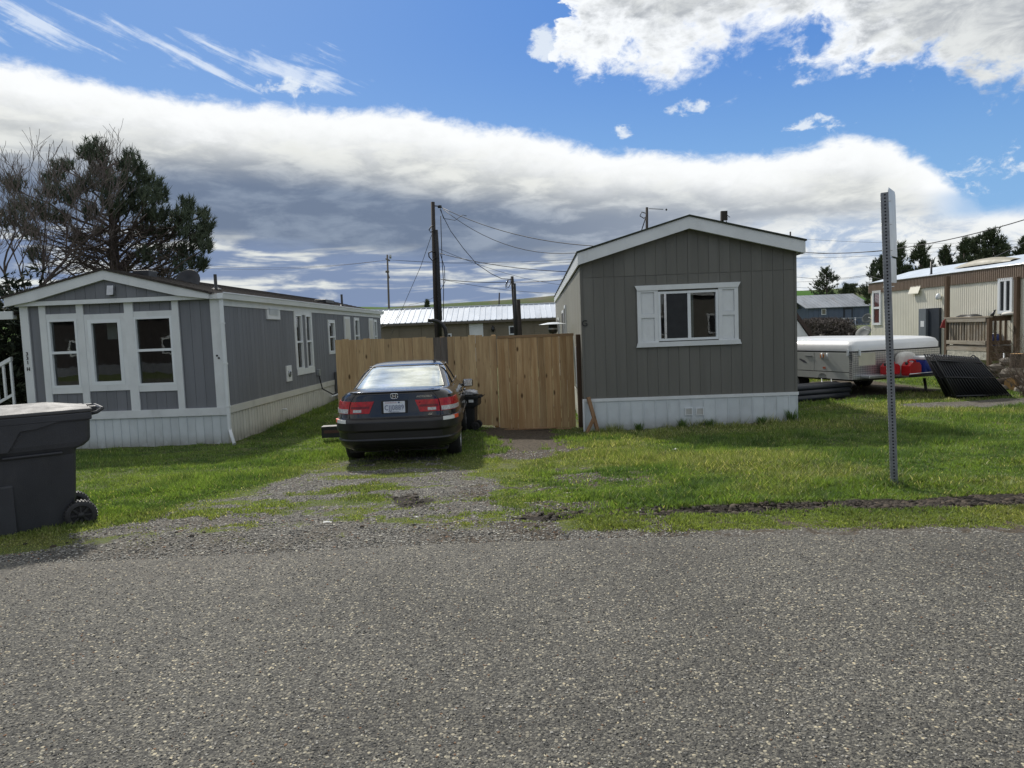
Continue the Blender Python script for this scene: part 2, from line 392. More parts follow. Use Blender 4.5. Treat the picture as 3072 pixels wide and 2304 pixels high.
M['shingle'] = mat('asphalt_shingles', (.055, .048, .043), .95, .45, 18, bump=.8, bs=70, spec=.2)
M['shingle_g'] = mat('green_brown_shingles', (.045, .052, .040), .95, .4, 18, bump=.8, bs=70, spec=.2)
M['black'] = mat('black_plastic', (.012, .013, .015), .45, .2, 5, bump=.15, bs=200)
M['blackmetal'] = mat('black_iron', (.016, .017, .020), .35, .3, 20, metal=.0)
M['glass'] = glass_mat('window_glass')
M['screen'] = mat('insect_screen', (.018, .019, .022), .75, .1)
M['blind'] = mat('window_blind', (.62, .60, .55), .7, .1, 8)
M['metal'] = mat('galvanised_steel', (.36, .38, .40), .42, .22, 9, metal=.75, bump=.15, bs=90, dirt=.25)
M['alu'] = mat('aluminium', (.62, .63, .64), .32, .12, 9, metal=.9)
M['chrome'] = mat('chrome', (.75, .77, .8), .12, .04, 9, metal=1.)
M['rubber'] = mat('rubber', (.016, .016, .017), .8, .25, 30, bump=.3, bs=120)
M['cable'] = mat('cable', (.012, .012, .014), .6, .1)
M['pole'] = wood_mat('weathered_pole_wood', (.030, .026, .024), (.060, .052, .046), 0, rnd=.15)
M['pole_pale'] = wood_mat('pale_pole_wood', (.10, .09, .08), (.17, .155, .14), 0, rnd=.15)
M['plank'] = wood_mat('cedar_fence_boards', (.36, .245, .130), (.50, .37, .205), .9, rnd=.12)
M['plank_gate'] = wood_mat('cedar_gate_boards', (.34, .21, .10), (.49, .345, .185), .9, rnd=.18)
M['plank_grey'] = wood_mat('grey_old_boards', (.095, .085, .075), (.15, .135, .12), .4, rnd=.15)
M['deckwood'] = wood_mat('weathered_deck_wood', (.27, .22, .165), (.46, .42, .35), .2, rnd=.35, grey=(.34, .31, .27))
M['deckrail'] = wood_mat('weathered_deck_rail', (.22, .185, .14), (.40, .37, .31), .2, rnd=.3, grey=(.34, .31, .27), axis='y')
M['deckdark'] = wood_mat('brown_and_shaded_deck_wood', (.085, .055, .036), (.13, .09, .06), .2, rnd=.2)  # brown posts; on the road-facing railing the dark tone is painted shade
M['lath'] = wood_mat('raw_stake', (.22, .13, .07), (.30, .19, .11), .4, rnd=.2)
M['letter'] = mat('black_letters', (.012, .012, .014), .5, 0)

# ------------------------------------------------------------------ ground cover masks
def road_edge(x):
    return np.interp(x, [-12, -6, -3.2, -1, .9, 3.8, 9, 14], [5.75, 5.6, 5.42, 5.5, 5.50, 5.22, 5.1, 5.0]) + .10*(fbm(x, x*0+3, 1.3, 5)-.5) + .05*(fbm(x, x*0+9, 7, 6)-.5)
def cover(x, y):
    """grass, mud, dirt amounts in 0..1; the rest is gravel"""
    n1 = fbm(x, y, .9, 1); n2 = fbm(x, y, 3.1, 8); n3 = fbm(x, y, 9, 15, 3)
    e = y-road_edge(x)
    # driveway strip
    cl = np.interp(y, [5.4, 6.3, 7.8, 9.3, 10.5, 15], [-4.1, -3.8, -3.35, -2.95, -2.85, -2.8])
    cr = np.interp(y, [5.4, 6.6, 7.5, 9, 10.5, 11.5], [.35, .15, -.15, -.45, -.9, -1.0])
    d = np.minimum(x-cl, cr-x) + (n1-.5)*.9 + (n2-.5)*.55
    drive = sm(d, -.12, .34)*(1-sm(y, 10.6, 11.6))
    patch = sm(fbm(x*.55, y*1.9, 1.25, 31)+(n3-.5)*.45+(n2-.5)*.2, .46, .60)*.8     # mossy grass in the driveway
    center = np.exp(-((x+1.75-.1*(y-8))/.45)**2)*sm(y, 7.0, 8.4)*.5
    grass = np.clip(1-drive, 0, 1)
    grass = np.maximum(grass, drive*np.clip(patch*.75+center*sm(n2, .42, .6), 0, .8))
    # apron where the drive meets the road
    ap = sm(e+(n2-.5)*.35, .05, .28)
    ap2 = sm(e+(n1-.5)*.5+(n2-.5)*.4, .10, .45); left = 1-sm(x, -.6, .8); lf = sm(x, -4.7, -3.3)
    grass = grass*(ap*(1-left*lf)+ap2*left*lf)
    grass = grass*(1-.6*left*lf*sm(n2, .44, .58)*(1-sm(e, .5, 1.3)))
    # tyre rut along the road on the right
    ry = np.interp(x, [-1.6, .1, 2.5, 4.5, 8], [6.32, 6.20, 6.22, 6.13, 6.05])
    mud = np.exp(-((y-ry)/(.135+.085*sm(x, 2, 5)))**2)*sm(x, -.6, .6)*1.25 + (n2-.5)*.9*np.exp(-((y-ry)/.25)**2)
    mud = sm(mud, .24, .56)*(.48+.6*sm(fbm(x, y, 1.7, 40), .38, .52)+.5*sm(x, 2.4, 3.4))
    m2 = np.exp(-((x+1.15+.35*(y-7.4))/.28)**2-((y-7.3)/.62)**2)          # dark tyre patch on the drive
    mud = np.clip(np.maximum(mud, sm(m2+(n2-.5)*.8, .5, .8)*.8), 0, 1)
    dirt = np.exp(-((x-.15)/.95)**2)*sm(y, 9.0, 12.0)*(1-sm(y, 15, 16))*1.15+(n2-.5)*.9+(n1-.5)*1.1+(n3-.5)*.3
    dirt = sm(dirt, .42, .75)
    worn = sm(fbm(x, y, .55, 60)+(n2-.5)*.5, .60, .74)*.45
    dirt = np.maximum(dirt, worn*sm(x, -.6, 1)); dirt = np.maximum(dirt, sm(n2+(n3-.5)*.5, .52, .68)*(1-sm(np.abs(x-.2), .5, 1.3))*(1-sm(y, 7.5, 9.5))*.85)
    dirt = np.maximum(dirt, sm(np.exp(-((y-13.75)/.33)**2)*sm(x, 1.6, 2.4)*(1-sm(x, 5.5, 6))+(n2-.5)*.9, .55, .85)*.8)
    dirt = np.maximum(dirt, .35*sm(np.exp(-((x+1.6)/3.2)**2-((y-5.65)/.25)**2)+(n1-.5)*1.5+(n2-.5), .80, 1.15))
    dirt = np.maximum(dirt, sm(n2*.6+n3*.4+.25*np.exp(-((x-.6)/1.0)**2-((y-7.4)/1.5)**2), .60, .74)*.75*sm(x, -.6, .2)*(1-sm(x, 1.6, 3.4)))
    dirt = np.maximum(dirt, sm(n2*.5+n3*.5, .50, .62)*(1-sm(e, .35, .75))*.8*sm(x, -.4, .4))
    # bare lane by the camper, and dirt that paints the shade under it
    camp_shade = sm(x, 6.3, 7.2)*(1-sm(x, 10.6, 11.4))*sm(y-.36*(x-8.27), 16.8, 17.3)*(1-sm(y-.36*(x-8.27), 21, 22)); dirt = np.maximum(dirt, camp_shade*.95)
    lane = sm(np.exp(-((y-15.3-.05*(x-9))/.75)**2)*sm(x, 7.4, 9.4)+(n1-.5)*.5, .42, .7)
    grass = grass*(1-mud)*(1-dirt*.92)*(1-lane)
    return grass, mud, dirt

def ground_material():
    m = bpy.data.materials.new('ground_cover'); m.use_nodes = True; T = NT(m.node_tree); b = T.n['Principled BSDF']
    tc = T.new('ShaderNodeTexCoord').outputs['Object']
    at = T.new('ShaderNodeAttribute', attribute_name='cover'); sp = T.new('ShaderNodeSeparateColor'); T.l.new(at.outputs['Color'], sp.inputs[0])
    n = T.noise(tc, 22, 6, .65); nb = T.noise(tc, 2.2, 5, .6)
    v = T.voro(tc, 62); hs = T.new('ShaderNodeSeparateColor'); T.l.new(v.outputs['Color'], hs.inputs[0])
    stone = T.ramp(hs.outputs[0], [(0, (.06, .058, .055)), (.45, (.145, .14, .13)), (.8, (.24, .23, .205)), (.95, (.42, .40, .35)), (1, (.50, .48, .42))])
    gravel = T.mix(T.ss(v.outputs['Distance'], .3, .65), stone, (.075, .068, .058))
    gravel = T.mix(T.ss(nb, .42, .66, 0, .55), gravel, (.10, .085, .065))
    soil = T.mix(n, (.045, .034, .024), (.13, .10, .072))
    dirt = T.mix(T.ss(n, .3, .75), (.035, .028, .021), (.125, .100, .074))
    turf = T.mix(n, (.045, .065, .018), (.110, .140, .040)); turf = T.mix(T.ss(nb, .4, .7, 0, .6), turf, (.13, .125, .060))
    th = lambda ch: T.ss(T.m('ADD', ch, T.m('MULTIPLY', T.m('SUBTRACT', n, .5), .5)), .38, .62)
    c = T.mix(th(sp.outputs[2]), gravel, dirt)
    c = T.mix(th(sp.outputs[0]), c, turf)
    c = T.mix(th(sp.outputs[1]), c, T.mix(n, (.008, .007, .006), (.042, .034, .026)))
    T.set(b.inputs['Base Color'], c); b.inputs['Roughness'].default_value = .92; b.inputs['Specular IOR Level'].default_value = .25
    h = T.m('ADD', T.m('MULTIPLY', v.outputs['Distance'], -.7), T.m('MULTIPLY', n, 1.2))
    bn = T.new('ShaderNodeBump'); bn.inputs['Strength'].default_value = .8; bn.inputs['Distance'].default_value = .012
    T.l.new(h, bn.inputs['Height']); T.l.new(bn.outputs[0], b.inputs['Normal'])
    return m
def ground():
    xs = np.concatenate([[-3000, -1200, -400, -150, -60, -30, -20], np.arange(-13, 16.01, .06), [20, 30, 60, 150, 400, 1200, 3000]])
    ys = np.concatenate([[-400, -60, -20, -8, 0, 3], np.arange(4.6, 17.01, .06), np.arange(17.2, 22, .2), np.arange(22.5, 30, .5), [34, 40, 50, 70, 120, 250, 600, 1500, 3500]])
    X, Y = np.meshgrid(xs, ys); g, m_, d = cover(X, Y)
    Zz = zg(X, Y)+(fbm(X, Y, 1.6, 70)-.5)*.07*sm(Y, 5.4, 6.2)*(1-sm(Y, 17, 22)) - m_*.028*(.4+1.2*fbm(X, Y, 6, 71)) + m_*.05*(fbm(X, Y, 9, 75, 2)-.5)
    ry = np.interp(X, [-1.6, .1, 2.5, 4.5, 8], [6.32, 6.20, 6.22, 6.13, 6.05])
    Zz += .040*np.exp(-((Y-ry-.16)/.07)**2)*sm(X, 1.0, 3.4)*(.3+1.2*fbm(X, Y, 5, 72))
    Zz += (-.02+.004)*sm(-Y, -5.4, -4.9)*0
    far = (np.abs(X) > 16) | (Y > 22)
    g = np.where(far, .95, g); d = np.where(far, .0, d); m_ = np.where(far, 0, m_)
    ny, nx = X.shape; V = np.stack([X, Y, Zz], -1).reshape(-1, 3)
    i = np.arange(ny-1)[:, None]*nx+np.arange(nx-1)[None]; Fc = np.stack([i, i+1, i+nx+1, i+nx], -1).reshape(-1, 4)
    me = raw_mesh('ground', V, Fc, None, True, np.stack([g, m_, d], -1).reshape(-1, 3), 'cover')
    o = link('ground', me, ground_material()); tag(o, kind='structure')
ground()

def road():
    m = bpy.data.materials.new('chip_seal'); m.use_nodes = True; T = NT(m.node_tree); b = T.n['Principled BSDF']
    tc = T.new('ShaderNodeTexCoord').outputs['Object']
    warp = T.vadd(tc, T.vscale(T.noise(tc, 60, 2, out=1), (.012, .012, .012)))
    def layer(scale, thr):
        v = T.voro(warp, scale); hs = T.new('ShaderNodeSeparateColor'); T.l.new(v.outputs['Color'], hs.inputs[0])
        return v.outputs['Distance'], hs.outputs[0], hs.outputs[1]
    d1, r1, g1 = layer(62, 0); d2, r2, g2 = layer(140, 0)
    c1 = T.ramp(r1, [(0, (.045, .045, .046)), (.4, (.105, .103, .097)), (.72, (.20, .19, .165)), (.90, (.35, .325, .265)), (.97, (.58, .53, .40)), (1, (.64, .55, .38))])
    c2 = T.ramp(r2, [(0, (.035, .035, .035)), (.6, (.10, .098, .092)), (1, (.24, .23, .20))])
    c = T.mix(T.ss(d1, .34, .56), c1, c2)
    nb = T.noise(tc, .75, 6, .62); nl = T.noise(tc, 5, 5, .6)
    f = T.ss(nb, .3, .7, .60, .98, 'LINEAR'); c = T.mix(1.0, c, T.comb(f, T.m('MULTIPLY', f, .985), T.m('MULTIPLY', f, .94)), 'MULTIPLY')
    sp = T.new('ShaderNodeSeparateXYZ'); T.l.new(tc, sp.inputs[0])
    dusty = T.m('MULTIPLY', T.ss(T.m('ADD', sp.outputs[1], T.m('MULTIPLY', T.m('SUBTRACT', nl, .5), 2.2)), 4.2, 5.6), T.ss(sp.outputs[0], -6, 1.5, 1, .25))
    c = T.mix(T.m('MULTIPLY', dusty, .42), c, T.mix(nl, (.095, .082, .068), (.18, .165, .142)))
    st = T.ss(T.noise(T.vadd(tc, (7, 3, 0)), 1.1, 6, .7), .66, .78, 0, .4); c = T.mix(st, c, (.05, .047, .043))
    T.set(b.inputs['Base Color'], c); b.inputs['Roughness'].default_value = .86; b.inputs['Specular IOR Level'].default_value = .35
    bn = T.new('ShaderNodeBump'); bn.inputs['Strength'].default_value = .9; bn.inputs['Distance'].default_value = .006
    T.l.new(T.m('ADD', T.m('MULTIPLY', d1, -1.), T.m('MULTIPLY', d2, -.5)), bn.inputs['Height']); T.l.new(bn.outputs[0], b.inputs['Normal'])
    xs = np.concatenate([[-60, -30], np.arange(-12, 14.01, .05), [30, 60]]); rows = []
    e = road_edge(np.clip(xs, -12, 14)); ts = [-4., 0, 3, 4.4]
    V = []
    for y in ts: V.append(np.stack([xs, np.full_like(xs, y), np.full_like(xs, .012)], -1))
    V.append(np.stack([xs, e-.10, np.full_like(xs, .010)], -1))
    V.append(np.stack([xs, e, np.full_like(xs, -.004)], -1))
    V = np.concatenate(V); nx = len(xs); i = np.arange(5)[:, None]*nx+np.arange(nx-1)[None]
    Fc = np.stack([i, i+1, i+nx+1, i+nx], -1).reshape(-1, 4)
    tag(link('road', raw_mesh('road', V, Fc, None, True), m), kind='structure')
    return m
road()

def scatter_stones():
    """loose chips on the road, driveway gravel and mud clods: each one stuff object"""
    base = np.array([(1, 0, 0), (-1, 0, 0), (0, 1, 0), (0, -1, 0), (0, 0, 1), (.6, .6, .55), (-.6, .5, .5), (.1, -.7, .6)], float)
    fc = np.array([(5, 0, 2), (5, 4, 0), (5, 2, 4), (6, 2, 1), (6, 4, 2), (6, 1, 4), (7, 1, 3), (7, 4, 1), (7, 3, 0), (7, 0, 4)])
    def make(name, pts, size, cols, label, mm, flat=.6):
        n = len(pts); a = rng.rand(n)*6.28; s = size[:, None, None]
        B = base[None]*s*(np.array([1, 1, flat])*(.7+.6*rng.rand(n, 1, 3))); B = B*(.8+.4*rng.rand(n, 8, 1))
        c, s_ = np.cos(a)[:, None], np.sin(a)[:, None]
        V = np.stack([B[..., 0]*c-B[..., 1]*s_, B[..., 0]*s_+B[..., 1]*c, B[..., 2]], -1)+pts[:, None]
        F_ = (np.arange(n)[:, None, None]*8+fc[None]).reshape(-1, 3)
        me = raw_mesh(name, V.reshape(-1, 3), F_, None, False, np.repeat(cols, 8, 0))
        tag(link(name, me, mm), label, kind='stuff')
    m = bpy.data.materials.new('loose_stone'); m.use_nodes = True; T = NT(m.node_tree); b = T.n['Principled BSDF']
    at = T.new('ShaderNodeAttribute', attribute_name='tint'); T.l.new(at.outputs['Color'], b.inputs['Base Color']); b.inputs['Roughness'].default_value = .85; b.inputs['Specular IOR Level'].default_value = .3
    def palette(n, k=1.):
        g = rng.rand(n)**1.7; c = np.stack([.05+.34*g, .05+.325*g, .048+.29*g], -1)*k
        w = rng.rand(n) < .06; c[w] = np.array([.50, .47, .38])*(.8+.3*rng.rand(w.sum(), 1)); t = rng.rand(n) < .03; c[t] = np.array([.22, .13, .08]); return c
    n = 46000; y = 2.3+3.3*rng.rand(n)**.85; x = (rng.rand(n)*2-1)*(y*.80+.3); k = y < road_edge(x)-.02; x, y = x[k], y[k]
    make('loose_chippings', np.stack([x, y, np.full_like(x, .0135)], -1), .0026+.0042*rng.rand(len(x))**2, palette(len(x)), 'loose pale and dark stone chips lying on the road surface', m)
    n = 60000; y = 5.2+6*rng.rand(n)**1.3; x = -5.2+6.6*rng.rand(n); g, mu, d = cover(x, y); k = (g < .45) & (mu < .5) & (y > road_edge(x)-.2); x, y = x[k], y[k]
    make('driveway_gravel', np.stack([x, y, zg(x, y)+(fbm(x, y, 1.6, 70)-.5)*.07*sm(y, 5.4, 6.2)+.003], -1), .004+.009*rng.rand(len(x))**2.5, palette(len(x), 1.0), 'grey gravel scattered over the driveway and its mouth', m)
    n = 9000; x = -5+13*rng.rand(n); y = 5.2+2.6*rng.rand(n); g, mu, d = cover(x, y); k = (mu > .35) | ((rng.rand(n) < .05) & (np.abs(y-5.85+.05*x) < .25) & (x < 1.2)); x, y = x[k], y[k]
    x2 = .2+7*rng.rand(14000); y2 = np.interp(x2, [.1, 2.5, 4.5, 8], [6.20, 6.22, 6.13, 6.05])+.04+.13*rng.randn(14000); k2 = rng.rand(14000) < (.12+.88*sm(x2, 2.2, 3.6))*(.3+sm(fbm(x2, y2, 2.2, 90), .42, .55)); x = np.concatenate([x, x2[k2]]); y = np.concatenate([y, y2[k2]]); sz = .006+.026*rng.rand(len(x))**2.5
    cc = np.array([.034, .026, .019])*(.4+2.2*rng.rand(len(x), 1)**2)
    make('mud_clods', np.stack([x, y, zg(x, y)+(fbm(x, y, 1.6, 70)-.5)*.07*sm(y, 5.4, 6.2)+sz*.2], -1), sz, cc, 'dark clods of mud along the tyre rut and the road edge', m, .5)
scatter_stones()

def grass():
    m = bpy.data.materials.new('grass_blades'); m.use_nodes = True; T = NT(m.node_tree); T.n.clear()
    at = T.new('ShaderNodeAttribute', attribute_name='tint')
    d = T.new('ShaderNodeBsdfPrincipled'); T.l.new(at.outputs['Color'], d.inputs['Base Color']); d.inputs['Roughness'].default_value = .5; d.inputs['Specular IOR Level'].default_value = .35
    tr = T.new('ShaderNodeBsdfTranslucent'); T.l.new(T.mix(1.0, at.outputs['Color'], (1.5, 1.6, .7), 'MULTIPLY'), tr.inputs[0])
    mx = T.new('ShaderNodeMixShader'); mx.inputs[0].default_value = .42; T.l.new(d.outputs[0], mx.inputs[1]); T.l.new(tr.outputs[0], mx.inputs[2])
    o = T.new('ShaderNodeOutputMaterial'); T.l.new(mx.outputs[0], o.inputs[0])
    N = 1900000
    y = 5.3+19.7*rng.rand(N)**1.55; x = (rng.rand(N)*2-1)*(y*.76+.4)
    dens = np.interp(y, [5.3, 8, 11, 14, 17.5, 25], [1., .9, .75, .65, .6, .6])
    g, mu, dt = cover(x, y)
    drive = ((x > -4.6) & (x < .2) & (y < 10.5))
    keep = (rng.rand(N) < dens*.66) & ((y < 18) | (x > 5.8) | (x < -4.6)) & (rng.rand(N)*.85+.1 < g)
    # nothing grows inside the homes or under the car
    keep &= ~((x < -5.70+.035*(y-14.2)) & (x > -9.8) & (y > 14.12)) & ~((x > 1.42+.038*(y-14)) & (x < 5.62+.038*(y-14)) & (y > 13.98)) & ~((y > 14.62) & (x > -3.6) & (x < 1.4))
    keep &= ~((x > 6.2) & (x < 11.2) & (y > 17.0+.36*(x-8.27)) & (y < 21.5+.36*(x-8.27)) & (rng.rand(N) < .9))
    keep &= ~((x > -2.5) & (x < -.95) & (y > 10.4) & (y < 14.5) & (rng.rand(N) < .55))
    x, y, g = x[keep], y[keep], g[keep]; n = len(x)
    hn = fbm(x, y, .8, 20); hp = fbm(x, y, 4.2, 24, 3)
    e = y-road_edge(x)
    h = .028+.055*sm(hn, .35, .7)+.035*sm(hp, .5, .75)
    h *= .45+.55*sm(e, .5, 1.3)
    rightlawn = sm(x, .3, 2.0)*sm(y, 6.4, 7.2); h *= 1+.35*rightlawn
    dcl = np.interp(y, [5.4, 6.3, 7.8, 9.3, 10.5, 15], [-4.9, -4.1, -3.35, -2.95, -2.85, -2.8])
    inside = sm(x-dcl+(hp-.5)*.8, -.35, .35)*(1-sm(x+(hp-.5)*1.4, -.5, 1.0))*(1-sm(y, 10.2, 11.6)); h = h*(1-.6*inside)
    wall = np.exp(-((y-13.85)/.22)**2)*((x > 1.5) & (x < 5.8)) + np.exp(-((x+5.45-.035*(y-14))/.22)**2)*(y > 14)*(y < 23) + np.exp(-((y-14.0)/.12)**2)*(x < -5.6)*.4
    h *= 1+.9*wall*sm(hp, .42, .6)
    post = np.exp(-((x-3.76)**2+(y-6.97)**2)/.05); h *= 1+.5*post
    h *= .38+.60*rng.rand(n)
    w = (.0024+.0026*rng.rand(n))*(1+.11*(y-5)); 
    a = rng.rand(n)*6.283; lean = h*(.25+.65*rng.rand(n)); la = rng.rand(n)*6.283
    bx, by = np.cos(a)*w, np.sin(a)*w; lx, ly = np.cos(la)*lean, np.sin(la)*lean
    z = zg(x, y)+(fbm(x, y, 1.6, 70)-.5)*.07*sm(y, 5.4, 6.2)*(1-sm(y, 17, 22))-.004
    near = y < 8.6
    # colour per blade: fresh green, yellowed, straw
    cn = fbm(x, y, .55, 44); c2 = fbm(x, y, 2.3, 48); r = rng.rand(n, 1)
    green = np.array([.150, .215, .055]); dark = np.array([.088, .142, .045]); yel = np.array([.235, .245, .090]); straw = np.array([.42, .38, .22])
    c = dark+(green-dark)*sm(c2, .3, .65)[:, None]
    wy = np.clip(sm(cn, .42, .68)*.55*(.5+.5*sm(x, -1, 2))+(1-sm(e, .2, 1.1))*.55+inside*.4, 0, .9)[:, None]
    c = c*(1-wy)+yel*wy
    sw = (rng.rand(n) < .03+.16*sm(cn, .42, .7)*sm(x, -.5, 1.5)+.06*inside); c[sw] = straw
    c = c*(.45+1.1*r)
    V1 = np.stack([np.stack([x-bx, y-by, z], -1), np.stack([x+bx, y+by, z], -1),
                   np.stack([x+bx*.8+lx*.35, y+by*.8+ly*.35, z+h*.6], -1), np.stack([x-bx*.8+lx*.35, y-by*.8+ly*.35, z+h*.6], -1),
                   np.stack([x+lx, y+ly, z+h], -1)], 1)
    nn = near.sum(); Va = V1[near].reshape(-1, 3); Vb = V1[~near][:, [0, 1, 4]].reshape(-1, 3)
    ia = np.arange(nn)[:, None]*5; Fa = np.concatenate([ia+[0, 1, 2], ia+[0, 2, 3], ia+[3, 2, 4]]); ib = nn*5+np.arange(n-nn)[:, None]*3+[0, 1, 2]
    C = np.concatenate([np.repeat(c[near], 5, 0), np.repeat(c[~near], 3, 0)])
    me = raw_mesh('lawn_grass', np.concatenate([Va, Vb]), np.concatenate([Fa, ib]), None, False, C)
    tag(link('lawn_grass', me, m), 'green and yellowed grass growing on the lawns', kind='stuff')
    M['grass'] = m
    # a few coarse weed tufts at the foot of the olive home's skirting
    def tuft(name, cx, cy, hh, k, spread, label, group):
        V = []; F_ = []; C = []
        for i in range(k):
            t = rng.rand()*6.28; l = hh*(.5+.6*rng.rand()); s = spread*rng.rand(); t2 = t+rng.randn()*.4
            p0 = np.array([math.cos(t)*s*.3, math.sin(t)*s*.3, 0]); p1 = p0+[math.cos(t2)*l*.2, math.sin(t2)*l*.2, l*.6]; p2 = p0+[math.cos(t2)*l*.5, math.sin(t2)*l*.5, l]
            sd = np.array([-math.sin(t2), math.cos(t2), 0])*.006; b0 = len(V)
            V += [p0-sd, p0+sd, p1+sd*.8, p1-sd*.8, p2]; F_ += [(b0, b0+1, b0+2), (b0, b0+2, b0+3), (b0+3, b0+2, b0+4)]; C += [dark*(.7+.8*rng.rand())]*5
        o = link(name, raw_mesh(name, V, F_, None, False, np.array(C)), m, None, (cx, cy, Z(cx, cy))); tag(o, label, 'weed', group)
    sp = [(2.45, 13.78, .16, 'weed tuft below the left end of the olive home\'s skirting'), (3.30, 13.8, .21, 'tall weed tuft left of the two skirting vents'), (3.85, 13.82, .17, 'weed tuft just right of the two skirting vents'), (4.85, 13.8, .15, 'low wide weed tuft under the right half of the skirting'), (5.45, 13.8, .28, 'tallest weed tuft by the right corner of the olive home')]
    for cx, cy, hh, lb in sp: tuft('weed_tuft', cx, cy, hh, 90, .3, lb, 'weed tufts along the skirting')
grass()

# ------------------------------------------------------------------ houses
def clipped(poly, fn_top):
    return poly
def wall_pieces(u0, u1, z0, top, holes, breaks=()):
    """rectangles/prisms of a wall u0..u1 with sloped top(u), minus rectangular holes; yields polygons [(u,z)...]"""
    us = sorted(set([u0, u1]+[b for b in breaks if u0 < b < u1]+[h[k] for h in holes for k in (0, 1) if u0 < h[k] < u1]))
    out = []
    for a, b in zip(us[:-1], us[1:]):
        if b-a < .004: continue
        mid = (a+b)/2; cuts = sorted([(h[2], h[3]) for h in holes if h[0] <= mid <= h[1]]); z = z0
        for c0, c1 in cuts:
            if c0 > z: out.append([(a, z), (b, z), (b, c0), (a, c0)])
            z = max(z, c1)
        if min(top(a), top(b)) > z: out.append([(a, z), (b, z), (b, top(b)), (a, top(a))])
    return out
def siding(parent, name, u0, u1, z0, top, holes, pitch, mt, y0, y1, ridge=(), groove=.006, axis='y', seam=None):
    k = max(1, round((u1-u0)/pitch)); p = (u1-u0)/k
    for i in range(k):
        a = u0+i*p+groove/2; b = u0+(i+1)*p-groove/2
        zs = [(z0, top)] if seam is None else [(z0, lambda u: min(seam-.006, top(u))), (seam+.006, top)]
        for zz, tp in zs:
            for poly in wall_pieces(a, b, zz, tp, holes, ridge):
                if max(q[0] for q in poly)-min(q[0] for q in poly) < .02: continue
                mb = MB(); mb.prism(poly, y0, y1, axis=axis); mb.build(name, mt, parent)
def core_wall(parent, name, u0, u1, z0, top, holes, y0, y1, mt, ridge=(), axis='y'):
    mb = MB()
    for poly in wall_pieces(u0, u1, z0, top, holes, ridge): mb.prism(poly, y0, y1, axis=axis)
    return mb.build(name, mt, parent)
class Plane:
    """front plane of a home: pixel -> (u, z) in the home's own frame"""
    def __init__(s, ox, oy, yaw): s.o = Vector((ox, oy, 0)); s.yaw = yaw; s.ax = Vector((math.cos(yaw), math.sin(yaw), 0)); s.n = Vector((-math.sin(yaw), math.cos(yaw), 0))
    def __call__(s, px, py):
        d = ray(px, py); c = Vector((0, 0, EYE)); t = (s.o-c).dot(s.n)/d.dot(s.n); q = c+d*t
        return (q-s.o).dot(s.ax), q.z
    def side(s, u, px, py):
        """pixel on the side wall at local x = u -> (v, z)"""
        d = ray(px, py); c = Vector((0, 0, EYE)); o = s.o+s.ax*u; t = (o-c).dot(s.ax)/d.dot(s.ax); q = c+d*t
        return (q-s.o).dot(s.n), q.z
def window(parent, u0, u1, z0, z1, yf, axis='y', sgn=-1, mullion_u=None, mullion_z=None, frame=.045, trim=.085, blind=0., mt='white', double_screen=False, sill=True):
    """framed window set in a hole; outward is sgn along the axis normal; yf is the siding face"""
    def bx(mb, a0, a1, d0, d1, c0, c1):
        lo, hi = sorted((yf+sgn*d0, yf+sgn*d1))
        if axis == 'y': mb.box(a0, a1, lo, hi, c0, c1)
        else: mb.box(lo, hi, a0, a1, c0, c1)
    w = MB(); t = trim
    if trim:
        bx(w, u0-t, u0, -.02, .022, z0-t, z1+t); bx(w, u1, u1+t, -.02, .022, z0-t, z1+t)
        bx(w, u0, u1, -.02, .020, z1, z1+t); bx(w, u0, u1, -.02, .020, z0-t, z0)
    wo = w.build('window', M[mt], parent) if trim else None
    f = MB(); k = frame
    bx(f, u0, u0+k, -.05, .030, z0, z1); bx(f, u1-k, u1, -.05, .030, z0, z1); bx(f, u0+k, u1-k, -.05, .028, z1-k, z1); bx(f, u0+k, u1-k, -.05, .028, z0, z0+k)
    if mullion_u: bx(f, mullion_u-.03, mullion_u+.03, -.045, .018, z0+k, z1-k)
    if mullion_z: bx(f, u0+k, u1-k, -.045, .020, mullion_z-.025, mullion_z+.025)
    if wo is None: wo = parent; fo = f.build('window', M['white_vinyl'], parent); gp = fo
    else: fo = f.build('window_frame', M['white_vinyl'], wo); gp = wo
    g = MB(); bx(g, u0+k, u1-k, -.032, -.028, z0+k, z1-k); g.build('pane', M['glass'], gp)
    if blind:
        b = MB(); n = int((z1-z0-2*k)*blind/.035); zt = z1-k
        for i in range(n): bx(b, u0+k+.01, u1-k-.01, -.075, -.060, zt-.035*(i+1)+.006, zt-.035*i)
        b.build('blind', M['blind'], gp)
    return wo

